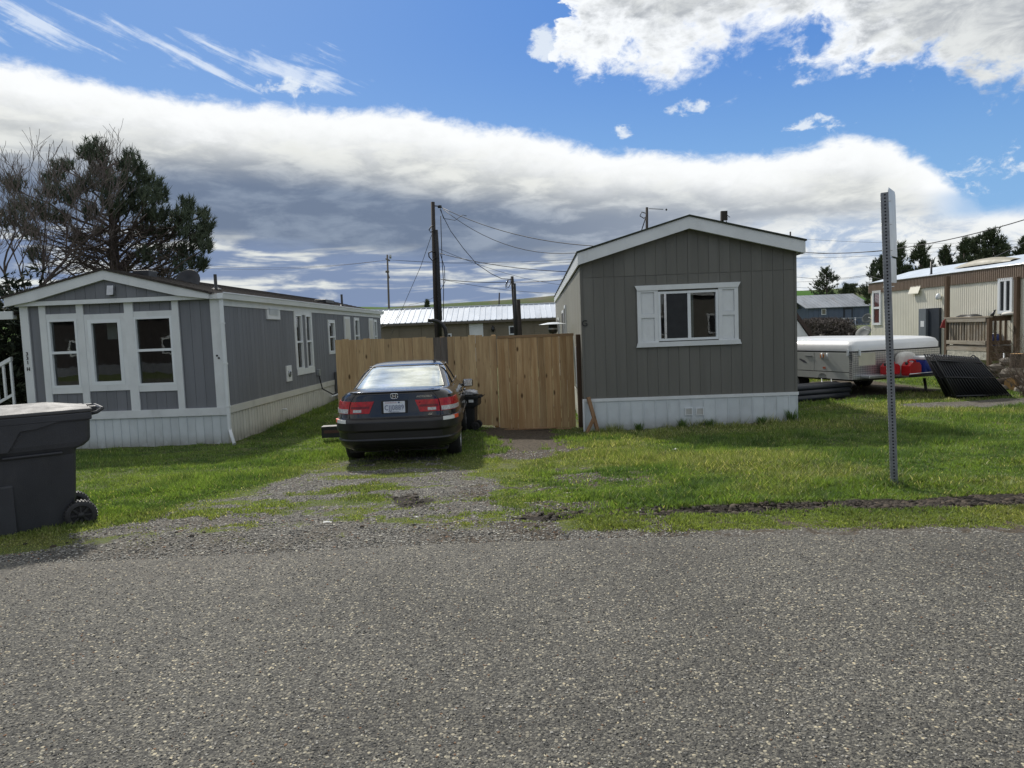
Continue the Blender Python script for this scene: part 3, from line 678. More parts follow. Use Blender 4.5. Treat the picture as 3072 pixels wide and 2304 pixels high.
def olive_home():
    yaw = R(-2.2); W = 4.19; L = 18.8; pl = Plane(1.41, 14.05, yaw)
    h = thing('manufactured_home', 'dark olive grey single-wide home with white gable fascia, white shuttered window and pale skirting', 'mobile home', (1.41, 14.05, 0), yaw)
    zb = .235; uz = lambda px, py: pl(px, py)
    up = uz(2062, 697)[0]; zpk = uz(2062, 690)[1]
    eL = 2.87; eR = 2.93                                   # underside of the fascia at the wall corners
    top = lambda u: (eL+(zpk-eL)*u/up) if u < up else (zpk+(eR-zpk)*(u-up)/(W-up))
    (a0, z1), (a1, _), (_, z0) = uz(1973, 878), uz(2153, 878), uz(1977, 1018)
    z0 = uz(2066, 1020)[1]; z1 = uz(2066, 872)[1]; hole = (a0, a1, z0, z1)
    core_wall(h, 'front_wall', 0, W, zb-.3, lambda u: top(u)+.05, [hole], .010, .11, M['olive_siding'], (up,))
    siding(h, 'siding_board', .05, W-.05, zb, lambda u: top(u)+.04, [hole], .206, M['olive_siding'], .0, .0285, (up,), seam=2.62)
    for a, b in ((0, .05), (W-.05, W)):
        mb = MB(); mb.prism([(a+.002, zb), (b-.002, zb), (b-.002, top(b)), (a+.002, top(a))], -.006, .0285); mb.build('corner_board', M['olive_siding'], h)
    # side walls
    sh = []
    for px0, px1, zl, zh in ((1696, 1699.5, .95, 2.15), (1688, 1694, -.02, 2.05), (1675, 1679, 1.1, 1.9)):
        va = pl.side(0, px1, 960)[0]; vb = pl.side(0, px0, 960)[0]; sh.append((min(va, vb), max(va, vb), zl+.2, zh+.2))
    core_wall(h, 'side_wall', .11, L, zb-.3, lambda u: eL-.02, [], .03, .11, M['wall_in'], axis='x')
    siding(h, 'siding_board', .0, L, zb, lambda u: eL-.02, [], .41, M['olive_side'], .0, .0285, axis='x')
    core_wall(h, 'side_wall', .11, L, zb-.3, lambda u: eR-.02, [], W-.11, W-.03, M['wall_in'], axis='x')
    siding(h, 'siding_board', .0, L, zb, lambda u: eR-.02, [], .41, M['olive_siding'], W-.0285, W, axis='x')
    core_wall(h, 'rear_wall', .11, W-.11, zb-.3, lambda u: top(u)-.02, [], L-.1, L, M['olive_side'], (up,))
    Bx('floor_deck', M['dark'], h, .11, W-.11, .11, L-.1, zb-.12, zb)
    Bx('partition', M['wall_in'], h, .12, W-.12, 3.6, 3.7, zb, eL-.1)
    Bx('curtain', M['blind'], h, a0+.62, a0+.72, .16, .20, z0-.1, z1+.05)
    # things dimly seen in the room
    for (px0, px1, py0, py1, v) in ((1700, 1704, 790, 985, 0),): pass
    for s in sh:
        mb = MB(); mb.box(-.035, -.002, s[0], s[1], s[2], s[3]); wo = mb.build('side_window', M['white'], h)
        mb = MB(); mb.box(-.040, -.036, s[0]+.12, s[1]-.12, s[2]+.1, s[3]-.1); mb.build('pane', M['screen'], wo)
    # porch lamp brackets on the side wall
    # roof
    ov = .17; mb = MB(); th = .03; ex = .10
    sl_l = (zpk-eL)/up; sl_r = (zpk-eR)/(W-up); zt = .235
    def rt(u): return (zpk+zt-sl_l*(up-u)) if u < up else (zpk+zt-sl_r*(u-up))
    uL, uR = uz(1731, 780)[0], uz(2405, 752)[0]
    yf = -.20
    for a, b in ((uL, up), (up, uR)):
        mb.prism([(a-.02 if a < up-.1 else a, rt(a)), (b+.02 if b > up+.1 else b, rt(b)), (b+.02 if b > up+.1 else b, rt(b)+th), (a-.02 if a < up-.1 else a, rt(a)+th)], yf-.03, L+.15)
    mb.build('roof', M['shingle_g'], h)
    fd = .20
    for a, b in ((uL, up), (up, uR)):
        mb = MB(); mb.prism([(a, rt(a)-fd-.03), (b, rt(b)-fd-.03), (b, rt(b)-.002), (a, rt(a)-.002)], yf, yf+.03); mb.build('fascia', M['white'], h)
        mb = MB(); mb.prism([(a, rt(a)-fd-.01), (b, rt(b)-fd-.01), (b, rt(b)-fd+.01), (a, rt(a)-fd+.01)], yf+.031, .02 if True else 0); mb.build('soffit', M['white'], h)
    for u, s in ((uL, 1), (uR, -1)):
        x0, x1 = sorted((u, u+s*.028)); mb = MB(); mb.box(x0, x1, yf+.031, L+.12, rt(u)-fd-.03, rt(u)-.004); mb.build('eave_fascia', M['white'], h)
        x0, x1 = sorted((u+s*.03, 0 if s > 0 else W)); mb = MB(); mb.box(x0, x1, .025, L, rt(u)-fd-.008, rt(u)-fd+.01); mb.build('eave_soffit', M['white'], h)
    # window with shutters
    wo = window(h, a0, a1, z0, z1, 0., mullion_u=(a0+a1)/2+.02, frame=.045, trim=0)
    mb = MB(); mb.box(a0+.06+.10, (a0+a1)/2-.02, -.012, -.004, z0+.05, z1-.05)
    sc_ = mb.build('insect_screen', M['screen'], wo)
    mb = MB(); mb.box(a0+.115, a0+.16, -.020, -.003, z0+.045, z1-.045); mb.build('sash', M['alu'], wo)
    sL, sR = uz(1912, 950)[0], uz(2214, 950)[0]
    for s0, s1 in ((sL, a0-.003), (a1+.003, sR)):
        w = s1-s0; sh_ = MB(); zt_, zb_ = z1+.045, z0-.045; q = .075
        st_ = [(s0, s0+q), (s1-q, s1)]
        for c0, c1 in st_: sh_.box(c0, c1, -.034, .012, zb_, zt_)
        zm = (zt_+zb_)/2+.02
        for c0, c1 in ((zb_, zb_+.05), (zm-.04, zm+.04), (zt_-.05, zt_)): sh_.box(s0+q, s1-q, -.033, .012, c0, c1)
        so_ = sh_.build('shutter', M['white'], h)
        for c0, c1 in ((zb_+.05, zm-.04), (zm+.04, zt_-.05)): Bx('shutter_recess', M['skirt'], so_, s0+q, s1-q, -.004, .009, c0, c1); Bx('shutter_panel', M['white'], so_, s0+q+.006, s1-q-.006, -.012, .010, c0+.006, c1-.006)
    t0, t1 = uz(1903, 860)[0], uz(2220, 850)[0]; zt1 = uz(2062, 852)[1]; zt0 = uz(2062, 867)[1]
    mb = MB(); mb.prism([(t0+.05, zt0), (t1-.05, zt0), (t1, zt1), (t0, zt1)], -.05, .01); mb.build('window_head', M['white'], h)
    b0, b1 = uz(1909, 1042)[0], uz(2223, 1030)[0]; zs1 = uz(2066, 1023)[1]; zs0 = uz(2066, 1037)[1]
    mb = MB(); mb.prism([(b0, zs0), (b1, zs0), (b1-.03, zs1), (b0+.03, zs1)], -.055, .01); mb.build('window_sill', M['white'], h)
    # skirting
    g0 = -.50; p = .237; n = int(W/p)
    Bx('skirting_rail', M['white'], h, -.015, W+.015, -.022, .02, zb-.055, zb+.005)
    Bx('skirting_back', M['skirt'], h, 0, W, .012, .03, g0, zb-.055)
    i = 0; u = .002
    while u < W-.05:
        w = min(p, W-u); mb = MB(); mb.box(u, u+w-.018, -.004, .010, g0, zb-.056); mb.box(u+w-.018, u+w-.002, -.018, .010, g0, zb-.056)
        mb.build('skirting_panel', M['skirt'], h); u += p
    for a, b in ((-.004, .010), (W-.012, W+.002)):
        mb = MB(); mb.box(a, b, .04, L, g0, zb-.02); mb.build('side_skirting', M['skirt_side'], h)
    for px in (2066, 2099):
        u, z = uz(px, 1234); v = MB()
        for (x0, x1, z_0, z_1) in ((u-.075, u+.075, z+.06, z+.075), (u-.075, u+.075, z-.075, z-.06), (u-.075, u-.06, z-.06, z+.06), (u+.06, u+.075, z-.06, z+.06)): v.box(x0, x1, -.030, -.0145, z_0, z_1)
        vo = v.build('skirting_vent', M['white_vinyl'], h)
        s = MB()
        for k in range(5): s.box(u-.06, u+.06, -.024, -.0145, z-.055+k*.023, z-.043+k*.023)
        s.build('louvre', M['skirt_side'], vo)
    u, z = uz(1751, 971); text('house_letter', 'G', .17, M['letter'], h, Matrix.Translation((u+.02, -.016, z)) @ FRONT, .006)
    # roof vent and a small electric mast behind the ridge
    mb = MB(); mb.lathe([(.05, 0), (.05, .28), (.0, .28)], 10, Matrix.Translation((W-.35, 6, rt(W-.35)+.02))); mb.build('roof_vent', M['metal'], h)
    mb = MB(); mb.bbox(1.5, 1.9, 9.5, 9.9, rt(1.7)-.02, rt(1.7)+.22, .03); mb.build('swamp_cooler', M['blind'], h)
    return pl
PL_O = olive_home()

def grey_home():
    yaw = R(-2.0); u_left = -9.78; W = 4.06; L = 14.7
    ox = -5.73-W*math.cos(yaw); oy = 14.2-W*math.sin(yaw); pl = Plane(ox, oy, yaw)
    h = thing('manufactured_home', 'slate grey single-wide home with white trim, three tall front windows and dark shingle roof', 'mobile home', (ox, oy, 0), yaw)
    c = 720/1327; uz = lambda a, b: pl(a*c, 780+b*c)
    zb = .34; upk, zpk_ = uz(600, 52); zpk = zpk_-.03
    eL = uz(70, 232)[1]; eR = uz(1190, 205)[1]; uL = uz(32, 232)[0]+.11; uR = uz(1192, 200)[0]-.06
    zh = 2.50                                             # underside of the band across the front
    def rt(u): return zpk-(zpk-uz(30, 215)[1])*(upk-u)/(upk-uL) if u < upk else zpk-(zpk-uz(1192, 186)[1])*(u-upk)/(uR-upk)
    hl = []
    for (l, t, r_, b) in ((272, 328, 447, 706), (492, 328, 690, 690), (744, 312, 970, 692)):
        m0 = uz(l+8, (t+b)/2)[0]; m1 = uz(r_-6, (t+b)/2)[0]; hl.append((m0, m1, uz((l+r_)/2, b)[1], uz((l+r_)/2, t)[1]))
    tz = uz(602, 112)[1]; tl = uz(215, 225)[0]; tr_ = uz(1000, 193)[0]
    flat = lambda u: zh
    core_wall(h, 'front_wall', 0, W, zb-.3, lambda u: rt(u)-.05, hl, .010, .11, M['grey_siding'], (upk,))
    siding(h, 'siding_board', .0, W, zb, flat, hl, .203, M['grey_siding'], .0, .0285)
    gt = lambda u: rt(u)-.17
    siding(h, 'gable_board', tl, tr_, zh+.09, lambda u: (zh+.09+(tz-zh-.09)*(u-tl)/(upk-tl) if u < upk else zh+.09+(tz-zh-.09)*(tr_-u)/(tr_-upk))+.02, [], .203, M['grey_siding'], -.12, -.095, (upk,))
    Bx('gable_backing', M['wall_in'], h, .05, W-.05, -.094, .029, zh+.02, zh+.12)
    # white trim: band, verticals, horizontals
    Bx('trim_band', M['white'], h, -.02, W+.02, -.125, .029, zh, zh+.085)
    vx = [(-.01, .14), None, None]
    xs = [(uz(70, 500)[0]*0, uz(140, 500)[0]), (uz(237, 500)[0], uz(274, 500)[0]), (uz(443, 500)[0], uz(482, 500)[0]), (uz(686, 300)[0]+.02, uz(730, 300)[0]+.04), (uz(970, 500)[0], uz(1006, 500)[0]), (W-.19, W)]
    xs[0] = (0, .17)
    for k, (a, b) in enumerate(xs):
        Bx('trim_board', M['white'], h, a+.001, b-.001, -.030-.001*k, -.001, zb+.001, zh-.001)
    for k in range(1, 4):
        a = xs[k][1]; b = xs[k+1][0]; H_ = hl[k-1]
        Bx('trim_rail', M['white'], h, a, b, -.026, -.001, H_[3]+.0, H_[3]+.11)
        Bx('trim_rail', M['white'], h, a, b, -.026, -.001, H_[2]-.12, H_[2])
        # filler beside the sash
        if H_[0]-a > .01: Bx('trim_filler', M['white'], h, a, H_[0], -.024, -.001, H_[2], H_[3])
        if b-H_[1] > .01: Bx('trim_filler', M['white'], h, H_[1], b, -.024, -.001, H_[2], H_[3])
    for k, H_ in enumerate(hl):
        if k == 1: window(h, H_[0], H_[1], H_[2], H_[3], 0., frame=.07, trim=0)
        else: window(h, H_[0], H_[1], H_[2], H_[3], 0., frame=.045, trim=0, mullion_z=(H_[2]+H_[3])/2+.02)
    # sides
    side_h = []; specs = []
    def sp(px0, px1, zlo, zhi, **k):
        v0 = pl.side(W, px0, 1000)[0]; v1 = pl.side(W, px1, 1000)[0]; specs.append((v0, v1, zlo, zhi, k)); side_h.append((v0, v1, zlo, zhi))
    c2 = 600/1778; s_ = lambda a: 600+a*c2
    def zs(a, b): return pl.side(W, s_(a), 840+b*c2)[1]
    z_lo = zs(885, 790); z_hi = zs(880, 310)
    sp(s_(848), s_(905), z_lo, z_hi); sp(s_(938), s_(985), z_lo, z_hi)
    sp(s_(1142), s_(1194), zs(1175, 640), zs(1160, 372)); sp(s_(1374), s_(1412), zs(1395, 640), zs(1390, 350)); sp(s_(1548), s_(1570), zs(1560, 640), zs(1555, 365))
    core_wall(h, 'side_wall', .11, L, zb-.3, lambda u: eR, side_h, W-.11, W-.03, M['wall_in'], axis='x')
    siding(h, 'siding_board', .0, L, zb, lambda u: eR-.03, side_h, .203, M['grey_siding'], W-.0285, W, axis='x')
    for (v0, v1, a, b, k) in specs[:2]: window(h, v0, v1, a, b, W, axis='x', sgn=1, mullion_z=(a+b)/2, frame=.035, trim=0, blind=.28)
    for (v0, v1, a, b, k) in specs[2:]: window(h, v0, v1, a, b, W, axis='x', sgn=1, mullion_z=(a+b)/2, frame=.04, trim=.06, blind=.25)
    (v0, _, a, b, _), (_, v1, *_r) = specs[0], specs[1]
    mb = MB(); t = .09
    mb.box(W+.001, W+.024, v0-t, v0, a-.14, b+t+.03); mb.box(W+.001, W+.024, v1, v1+t, a-.14, b+t+.03); mb.box(W+.001, W+.0235, v0, v1, b, b+t+.03); mb.box(W+.001, W+.032, v0-t, v1+t, a-.16, a-.001)
    mb.build('window_surround', M['white'], h)
    core_wall(h, 'side_wall', .11, L, zb-.3, lambda u: eL, [], .03, .11, M['wall_in'], axis='x')
    Bx('side_cladding', M['grey_siding'], h, 0, .0285, .03, L, zb, eL-.03)
    core_wall(h, 'rear_wall', .11, W-.11, zb-.3, lambda u: rt(u)-.08, [], L-.1, L, M['grey_siding'], (upk,))
    Bx('floor_deck', M['dark'], h, .11, W-.11, .11, L-.1, zb-.12, zb); Bx('partition', M['wall_in'], h, .12, W-.12, 4.6, 4.7, zb, eL-.1)
    # furniture silhouettes behind the glass
    Bx('curtain', M['blind'], h, hl[1][0]+.18, hl[1][0]+.38, .32, .36, hl[1][3]-.40, hl[1][3]-.02)
    # frieze, gutter and fascia
    Bx('frieze', M['white'], h, W+.001, W+.022, .02, L, eR-.17, eR-.005)
    ytop = -.20
    for a, b in ((uL, upk), (upk, uR)):
        fl = lambda u: max(zh+.0855, rt(u)-.21)
        mb = MB(); nseg = 12; pts = [(a+(b-a)*i/nseg) for i in range(nseg+1)]
        lo = lambda u: min(rt(u)-.02, (zh+.086 if (u < tl or u > tr_) else (zh+.09+(tz-zh-.09)*(u-tl)/(upk-tl) if u < upk else zh+.09+(tz-zh-.09)*(tr_-u)/(tr_-upk))))
        knee = [tl] if a == uL else [tr_]
        us = sorted([a, b]+knee); bot_ = []
        for u in us: bot_.append((u, zh-.0 if (u < tl-.01 or u > tr_+.01) else lo(u)))
        mb.prism(bot_+[(b, rt(b)-.001), (a, rt(a)-.001)], ytop, ytop+.07); mb.build('gable_fascia', M['white'], h)
        mb = MB(); mb.prism([(a, rt(a)-.08), (b, rt(b)-.08), (b, rt(b)-.06), (a, rt(a)-.06)], ytop+.07, .03); mb.build('soffit', M['white'], h)
    mb = MB()
    for a, b in ((uL-.03, upk), (upk, uR+.03)): mb.prism([(a, rt(a)), (b, rt(b)), (b, rt(b)+.035), (a, rt(a)+.035)], ytop-.03, L+.1)
    ro = mb.build('roof', M['shingle'], h)
    # shingle courses on the right slope
    k = 0; v = .0
    ms = (rt(uR+.03)-rt(upk))/(uR+.03-upk); nr = 12; dv = (uR+.03-upk)/nr
    for i in range(nr):
        mb = MB(); a = upk+i*dv; b = a+dv; mb.prism([(a, rt(a)+.036), (b, rt(b)+.036), (b, rt(b)+.052), (a, rt(a)+.038)], ytop-.03, L+.1); mb.build('shingle_course', M['shingle'], h)
    ze = rt(uR)
    mb = MB(); mb.prism([(W+.03, ze-.11), (W+.13, ze-.11), (W+.15, ze-.01), (W+.16, ze-.01), (W+.16, ze+.0), (W+.03, ze+.0)], -.17, L+.05); go = mb.build('gutter', M['white_vinyl'], h)
    mb = MB(); mb.box(W+.148, W+.168, -.17, L+.05, ze+.001, ze+.018); mb.build('gutter_lip', M['alu'], go)
    # downspout
    mb = MB(); x0, x1 = W+.03, W+.09; g = Z(-5.7, 14.1)
    mb.bbox(x0, x1, -.105, -.04, -.12, ze-.11, .008)
    mb.tube([(x0+.03, -.07, -.10), (x0+.05, -.09, -.16), (x0+.20, -.30, -.37)], .036, 8); do = mb.build('downspout', M['white_vinyl'], h)
    for z in (.35, 1.2, 2.0): Bx('strap', M['white'], do, x0-.012, x1+.008, -.112, -.034, z, z+.03)
    # belt and skirting
    g0 = -.50
    Bx('belt_board', M['white'], h, -.02, W+.02, -.045, .02, zb-.15, zb+.002)
    Bx('belt_board', M['skirt_side'], h, W-.01, W+.03, .021, 7.6, zb-.13, zb+.012)
    Bx('skirting_back', M['skirt'], h, 0, W, .012, .03, g0, zb-.14)
    u = .0; p = .17
    while u < W-.03:
        w = min(p, W-u); mb = MB(); mb.box(u, u+w-.014, -.006, .010, g0, zb-.151); mb.box(u+w-.014, u+w, -.018, .010, g0, zb-.151); mb.build('skirting_panel', M['skirt'], h); u += p
    Bx('skirting_back', M['skirt_side'], h, W-.05, W-.025, .03, L, g0, zb-.1)
    v = .0; p = .155
    while v < 8.6:
        mb = MB(); mb.box(W-.024, W-.006, v, v+p-.03, g0, zb-.131); mb.box(W-.024, W+.004, v+p-.03, v+p, g0, zb-.131); mb.build('skirting_panel', M['skirt_side'], h); v += p
    # gable lamp, vents, meter boxes
    u, z = uz(640, 170); mb = MB(); mb.prism([(u-.075, z-.09), (u+.055, z-.09), (u+.075, z+.09), (u-.05, z+.09)], -.20, -.121); mb.build('gable_lamp', M['alu'], h)
    v0, z = pl.side(W, s_(632), 840+290*c2); v1 = pl.side(W, s_(690), 900)[0]; va = pl.side(W, s_(575), 900)[0]
    Bx('wall_vent', M['white'], h, W+.001, W+.04, va, v1, zs(632, 350), eR-.18)
    mb = MB()
    zl_, zh_ = zs(632, 312), zs(632, 255)
    for k in range(5):
        q = zl_+(zh_-zl_)*(k+.2)/5; mb.box(W+.041, W+.055, va+.12, v1-.12, q, q+.022)
    mb.build('louvre', M['skirt'], h.children[-1])
    va, vb = pl.side(W, s_(750), 1050)[0], pl.side(W, s_(795), 1050)[0]; z0, z1 = zs(775, 903), zs(770, 762)
    Bx('water_heater_door', M['white'], h, W+.001, W+.03, va, vb, z0, z1)
    mb = MB(); mb.lathe([(.0, 0), (.09, 0), (.09, .02), (.05, .03)], 14, Matrix.Translation((W+.031, (va+vb)/2, (z0+z1)/2)) @ Matrix.Rotation(R(90), 4, 'Y')); mb.build('exhaust_ring', M['metal'], h.children[-1])
    va = pl.side(W, s_(1032), 1100)[0]; Bx('outlet_box', M['metal'], h, W+.001, W+.09, va, va+.12, zs(1040, 850), zs(1040, 795), .01)
    mb = MB(); zc = zs(1040, 850); mb.tube([(W+.05, va+.06, zc), (W+.06, va+.05, .55), (W+.10, va+.15, .2), (W+.2, va+.8, -.02), (W+.22, va+1.5, 0)], .018, 6); mb.build('power_cord', M['cable'], h)
    vb = 7.65; Bx('meter_box', mat('grey_meter_box', (.085, .09, .095), .5), h, W+.01, W+.36, vb, vb+.35, -.12, .60, .02)
    Bx('meter_label', M['white'], h.children[-1], W+.16, W+.24, vb-.004, vb+.0, .05, .14)
    mb = MB(); mb.tube([(W+.08, 7.0, -.11), (W+.09, 7.5, -.10), (W+.12, 8.1, -.08)], .03, 8); mb.build('drain_pipe', M['white_vinyl'], h)
    mb = MB(); va = pl.side(W, s_(735), 1250)[0]; mb.tube([(W-.01, va, -.05), (W+.10, va, -.04), (W+.12, va, -.07)], .02, 6); mb.build('drain_stub', M['white_vinyl'], h)
    # doors seen edge on further along
    for px0, px1 in ((1280, 1330), (1500, 1535)):
        va, vb = pl.side(W, s_(px0), 1000)[0], pl.side(W, s_(px1), 1000)[0]; Bx('side_door', M['white'], h, W+.001, W+.04, va, vb, .45, 2.32)
        d = h.children[-1]; Bx('door_leaf', M['skirt_side'], d, W+.041, W+.05, va+.1, vb-.1, .5, 2.24)
    # roof fittings
    mb = MB(); v_, u_ = 2.6, W-.75; mb.lathe([(.13, 0), (.05, .05), (.035, .07), (.035, .33), (0, .33)], 12, Matrix.Translation((uR-.55, 1.4, rt(uR-.55)+.04))); mb.build('vent_pipe', M['black'], h)
    mb = MB(); mb.lathe([(.13, 0), (.05, .05), (.04, .07), (.04, .40), (0, .40)], 12, Matrix.Translation((uR-.45, 11.2, rt(uR-.45)+.04))); mb.build('vent_pipe', M['black'], h)
    rb0 = pl.side(upk+.6, 432, 815); Bx('roof_box', M['black'], h, upk+.16, upk+.50, .55, .9, rt(upk+.5)+.03, rt(upk+.2)+.10, .02)
    Bx('roof_box', M['black'], h, uR-.95, uR-.55, 9.6, 10.6, rt(uR-.7)+.02, rt(uR-.7)+.14, .02)
    q5 = P(558, 830, 14.2+1.9); DP = ((q5.x-ox)*math.cos(yaw)+(q5.y-oy)*math.sin(yaw),)
    mb = MB(); mb.lathe([(.0, .0), (.25, .02), (.42, .09), (.50, .18), (.47, .18), (.25, .05), (0, .03)], 24, Matrix.Translation((DP[0], 2.0, rt(DP[0])+.03)) @ Matrix.Rotation(R(68), 4, 'X') @ Matrix.Scale(.58, 4)); mb.build('satellite_dish', M['black'], h)
    # numbers down the corner board
    x = .085
    for ch, (a, b) in zip('331H', ((122, 521), (124, 545), (125, 569), (128, 605))):
        text('house_number', ch, .095, M['letter'], h, Matrix.Translation((x, -.036, uz(a, b)[1])) @ FRONT, .004, offset=.002)
    for a, b in ((1205, 528), (1215, 541)):
        u, z = uz(a, b); mb = MB(); mb.lathe([(.0, .0), (.018, 0), (.018, .02), (0, .02)], 8, Matrix.Translation((u, -.056, z)) @ Matrix.Rotation(R(-90), 4, 'X')); mb.build('hook', M['black'], h)
    return pl
PL_G = grey_home()

def porch_left():
    """stair with a white rail beyond the grey home's left side"""
    x = -10.2; t = thing('porch_stair', 'white painted porch rail and steps at the far left side of the grey home', 'stairs', (x, 15.0, Z(x, 15)))
    g = Z(x, 15)
    for k in range(4): Bx('step', M['plank_grey'], t, -1.6+k*.28, -1.6+k*.28+.30, -.5, .5, 0 if k == 0 else 0, .18*(k+1))
    mb = MB(); mb.prism([(-1.7, .95), (.1, 1.85), (.1, 1.93), (-1.7, 1.03)], -.62, -.55); mb.build('handrail', M['white'], t)
    mb = MB(); mb.prism([(-1.7, .25), (.1, 1.15), (.1, 1.21), (-1.7, .31)], -.60, -.57); mb.build('bottom_rail', M['white'], t)
    for k in range(12):
        u = -1.65+k*.155; s = (u+1.7)/1.8*.9; Bx('baluster', M['white'], t, u, u+.04, -.605, -.565, .0 if k in (0, 11) else .28+s, .99+s)
    c = thing('porch_canopy', 'white edged porch roof sticking out left of the grey home', 'canopy', (-10.3, 14.9, 0))
    Bx('canopy_roof', M['shingle'], c, -2.2, .40, -.6, 2.2, 2.36, 2.42); Bx('canopy_fascia', M['white'], c, -2.2, .40, -.63, -.601, 2.26, 2.42)
    Bx('canopy_post', M['white'], c, -2.15, -2.05, -.58, -.48, -.42, 2.355)
    mb = MB(); mb.lathe([(.0, 0), (.07, 0), (.07, .09), (0, .09)], 12, Matrix.Translation((.28, -.45, 2.265))); mb.build('porch_lamp', M['white_vinyl'], c)
porch_left()

# ------------------------------------------------------------------ fence and gate
def fence():
    Y = 14.66; t = thing('board_fence', 'tall fence of new cedar boards behind the dark sedan, two boards weathered grey', 'fence', (0, Y, 0))
    xl = P(1010, 1100, Y).x; xr = P(1492, 1100, Y).x; n = 23; p = (xr-xl)/n; r = random.Random(3)
    for i in range(n):
        a = xl+i*p; g = Z(a, Y); topz = 1.60-.045*i/22+.006*math.sin(i*1.7)+r.uniform(-.008, .012)+(.015 if i in (19, 20) else 0)
        mm = M['plank_grey'] if i in (14, 15) else M['plank']
        mb = MB(); th = r.uniform(0, .006); tl = r.uniform(-.004, .004)
        mb.prism([(a+.0015, g+.02), (a+p-.002-(.004 if i % 5 == 3 else 0), g+.02), (a+p-.002+tl, topz), (a+.0015+tl, topz)], -.02-th, -.002-th); mb.build('board', mm, t)
    for z in (-.05, .65, 1.33): Bx('rail', M['plank'], t, xl+.02, xr-.02, .0, .038, z, z+.085)
    for x in (xl+.05, -1.45, xr-.1): Bx('post', M['plank'], t, x, x+.088, .04, .128, Z(x, Y)-.1, 1.58)
    # gate
    Yg = 14.60; gt = thing('board_gate', 'reddish cedar board gate with a top rail, hung between the fence and its post', 'gate', (0, Yg, 0))
    gl = P(1493, 1100, Yg).x; gr = P(1722, 1100, Yg).x; zt = P(1600, 1004, Yg).z; zb = P(1600, 1286, Yg).z
    ws = [.235]+[.146]*9; s = (gr-gl)/sum(ws); a = gl
    for i, w in enumerate(ws):
        w *= s; b_ = a+w; gap = r.choice([.003, .004, .007]); o_ = r.uniform(0, .007); tl = r.uniform(-.003, .003)
        Bz = MB(); Bz.prism([(a+gap/2, zb+r.uniform(-.01, .008)), (b_-gap/2, zb+r.uniform(-.01, .008)), (b_-gap/2+tl, zt-.052), (a+gap/2+tl, zt-.052)], -.02-o_, -.002-o_); Bz.build('board', M['plank_gate'], gt); a = b_
    Bx('top_rail', wood_mat('gate_top_rail', (.26, .165, .09), (.34, .23, .13), .4, axis='x'), gt, gl+.02, gr+.01, -.034, .055, zt-.052, zt)
    Bx('bottom_rail', M['plank'], gt, gl+.02, gr, .0, .038, zb+.12, zb+.21)
    Bx('brace', M['plank'], gt, gl+.02, gr, .0, .036, .6, .69)
    pst = thing('gate_post', 'thick dark wooden post between the gate and the olive home', 'post', (0, 14.5, 0))
    a, b_ = P(1731, 1100, 14.5).x, P(1757, 1100, 14.5).x; am = P(1746, 1100, 14.5).x
    zt1 = P(1738, 1003, 14.5).z; zt2 = P(1750, 1028, 14.5).z
    wm = wood_mat('gate_post_wood', (.085, .052, .032), (.13, .085, .055), .5)
    Bx('post', wm, pst, a, am, -.01, .11, -.6, zt1, .004); Bx('post_board', wm, pst, am+.002, b_, -.02, .10, -.6, zt2, .004)
    Bx('latch_strip', M['white_vinyl'], pst, a-.020, a-.008, .02, .06, .45, 1.28)
    # two stakes leaning at the post foot
    def stake(p0, p1, w, label, y0, y1):
        v0 = Vector(p0); v1 = Vector(p1); d = (v1-v0); L = d.length; q = d.to_track_quat('Z', 'Y').to_matrix().to_4x4()
        mb = MB(); mb.bbox(-w/2, w/2, -.02, .02, 0, L, .004, M=Matrix.Translation(v0) @ q); o = mb.build('stake', M['lath'], None); tag(o, label, 'stake', 'raw wooden stakes by the gate post'); return o
    b0 = P(1795, 1308, 13.75); t0 = P(1765, 1192, 13.98)
    stake((b0.x, 13.72, Z(b0.x, 13.72)-.03), (t0.x, 13.99, t0.z), .075, 'long raw wooden stake leaning up against the skirting beside the gate post', 0, 0)
    b1 = P(1757, 1308, 13.7); t1 = P(1777, 1255, 13.74)
    stake((b1.x, 13.62, Z(b1.x, 13.62)-.03), (t1.x+.02, 13.70, t1.z), .075, 'short raw wooden stake crossing the foot of the long one', 0, 0)
    mb = MB(); q0 = P(1753, 1285, 13.95); q1 = P(1752, 1196, 14.0); mb.bbox(-.016, .016, -.01, .01, 0, q1.z+.44, .003, M=Matrix.Translation((q0.x, 13.97, -.46)))
    tag(mb.build('stake', M['white'], None), 'thin white painted lath upright between post and stake', 'stake')
    # junk under the gate
    for i, (px, sx, lb) in enumerate(((1590, .55, 'long pale lath lying in the dirt under the gate'), (1690, .16, 'short broken board scrap in the dirt under the right end of the gate'))):
        q = P(px, 1300, 14.55); Bx_ = MB(); Bx_.bbox(-sx, sx, -.03, .03, 0, .022, .004); tag(Bx_.build('wood_scrap', M['lath'], None, (q.x, 14.42, Z(q.x, 14.42)+.002), (0, 0, .06*(1-2*i))), lb, 'wood scrap')
fence()

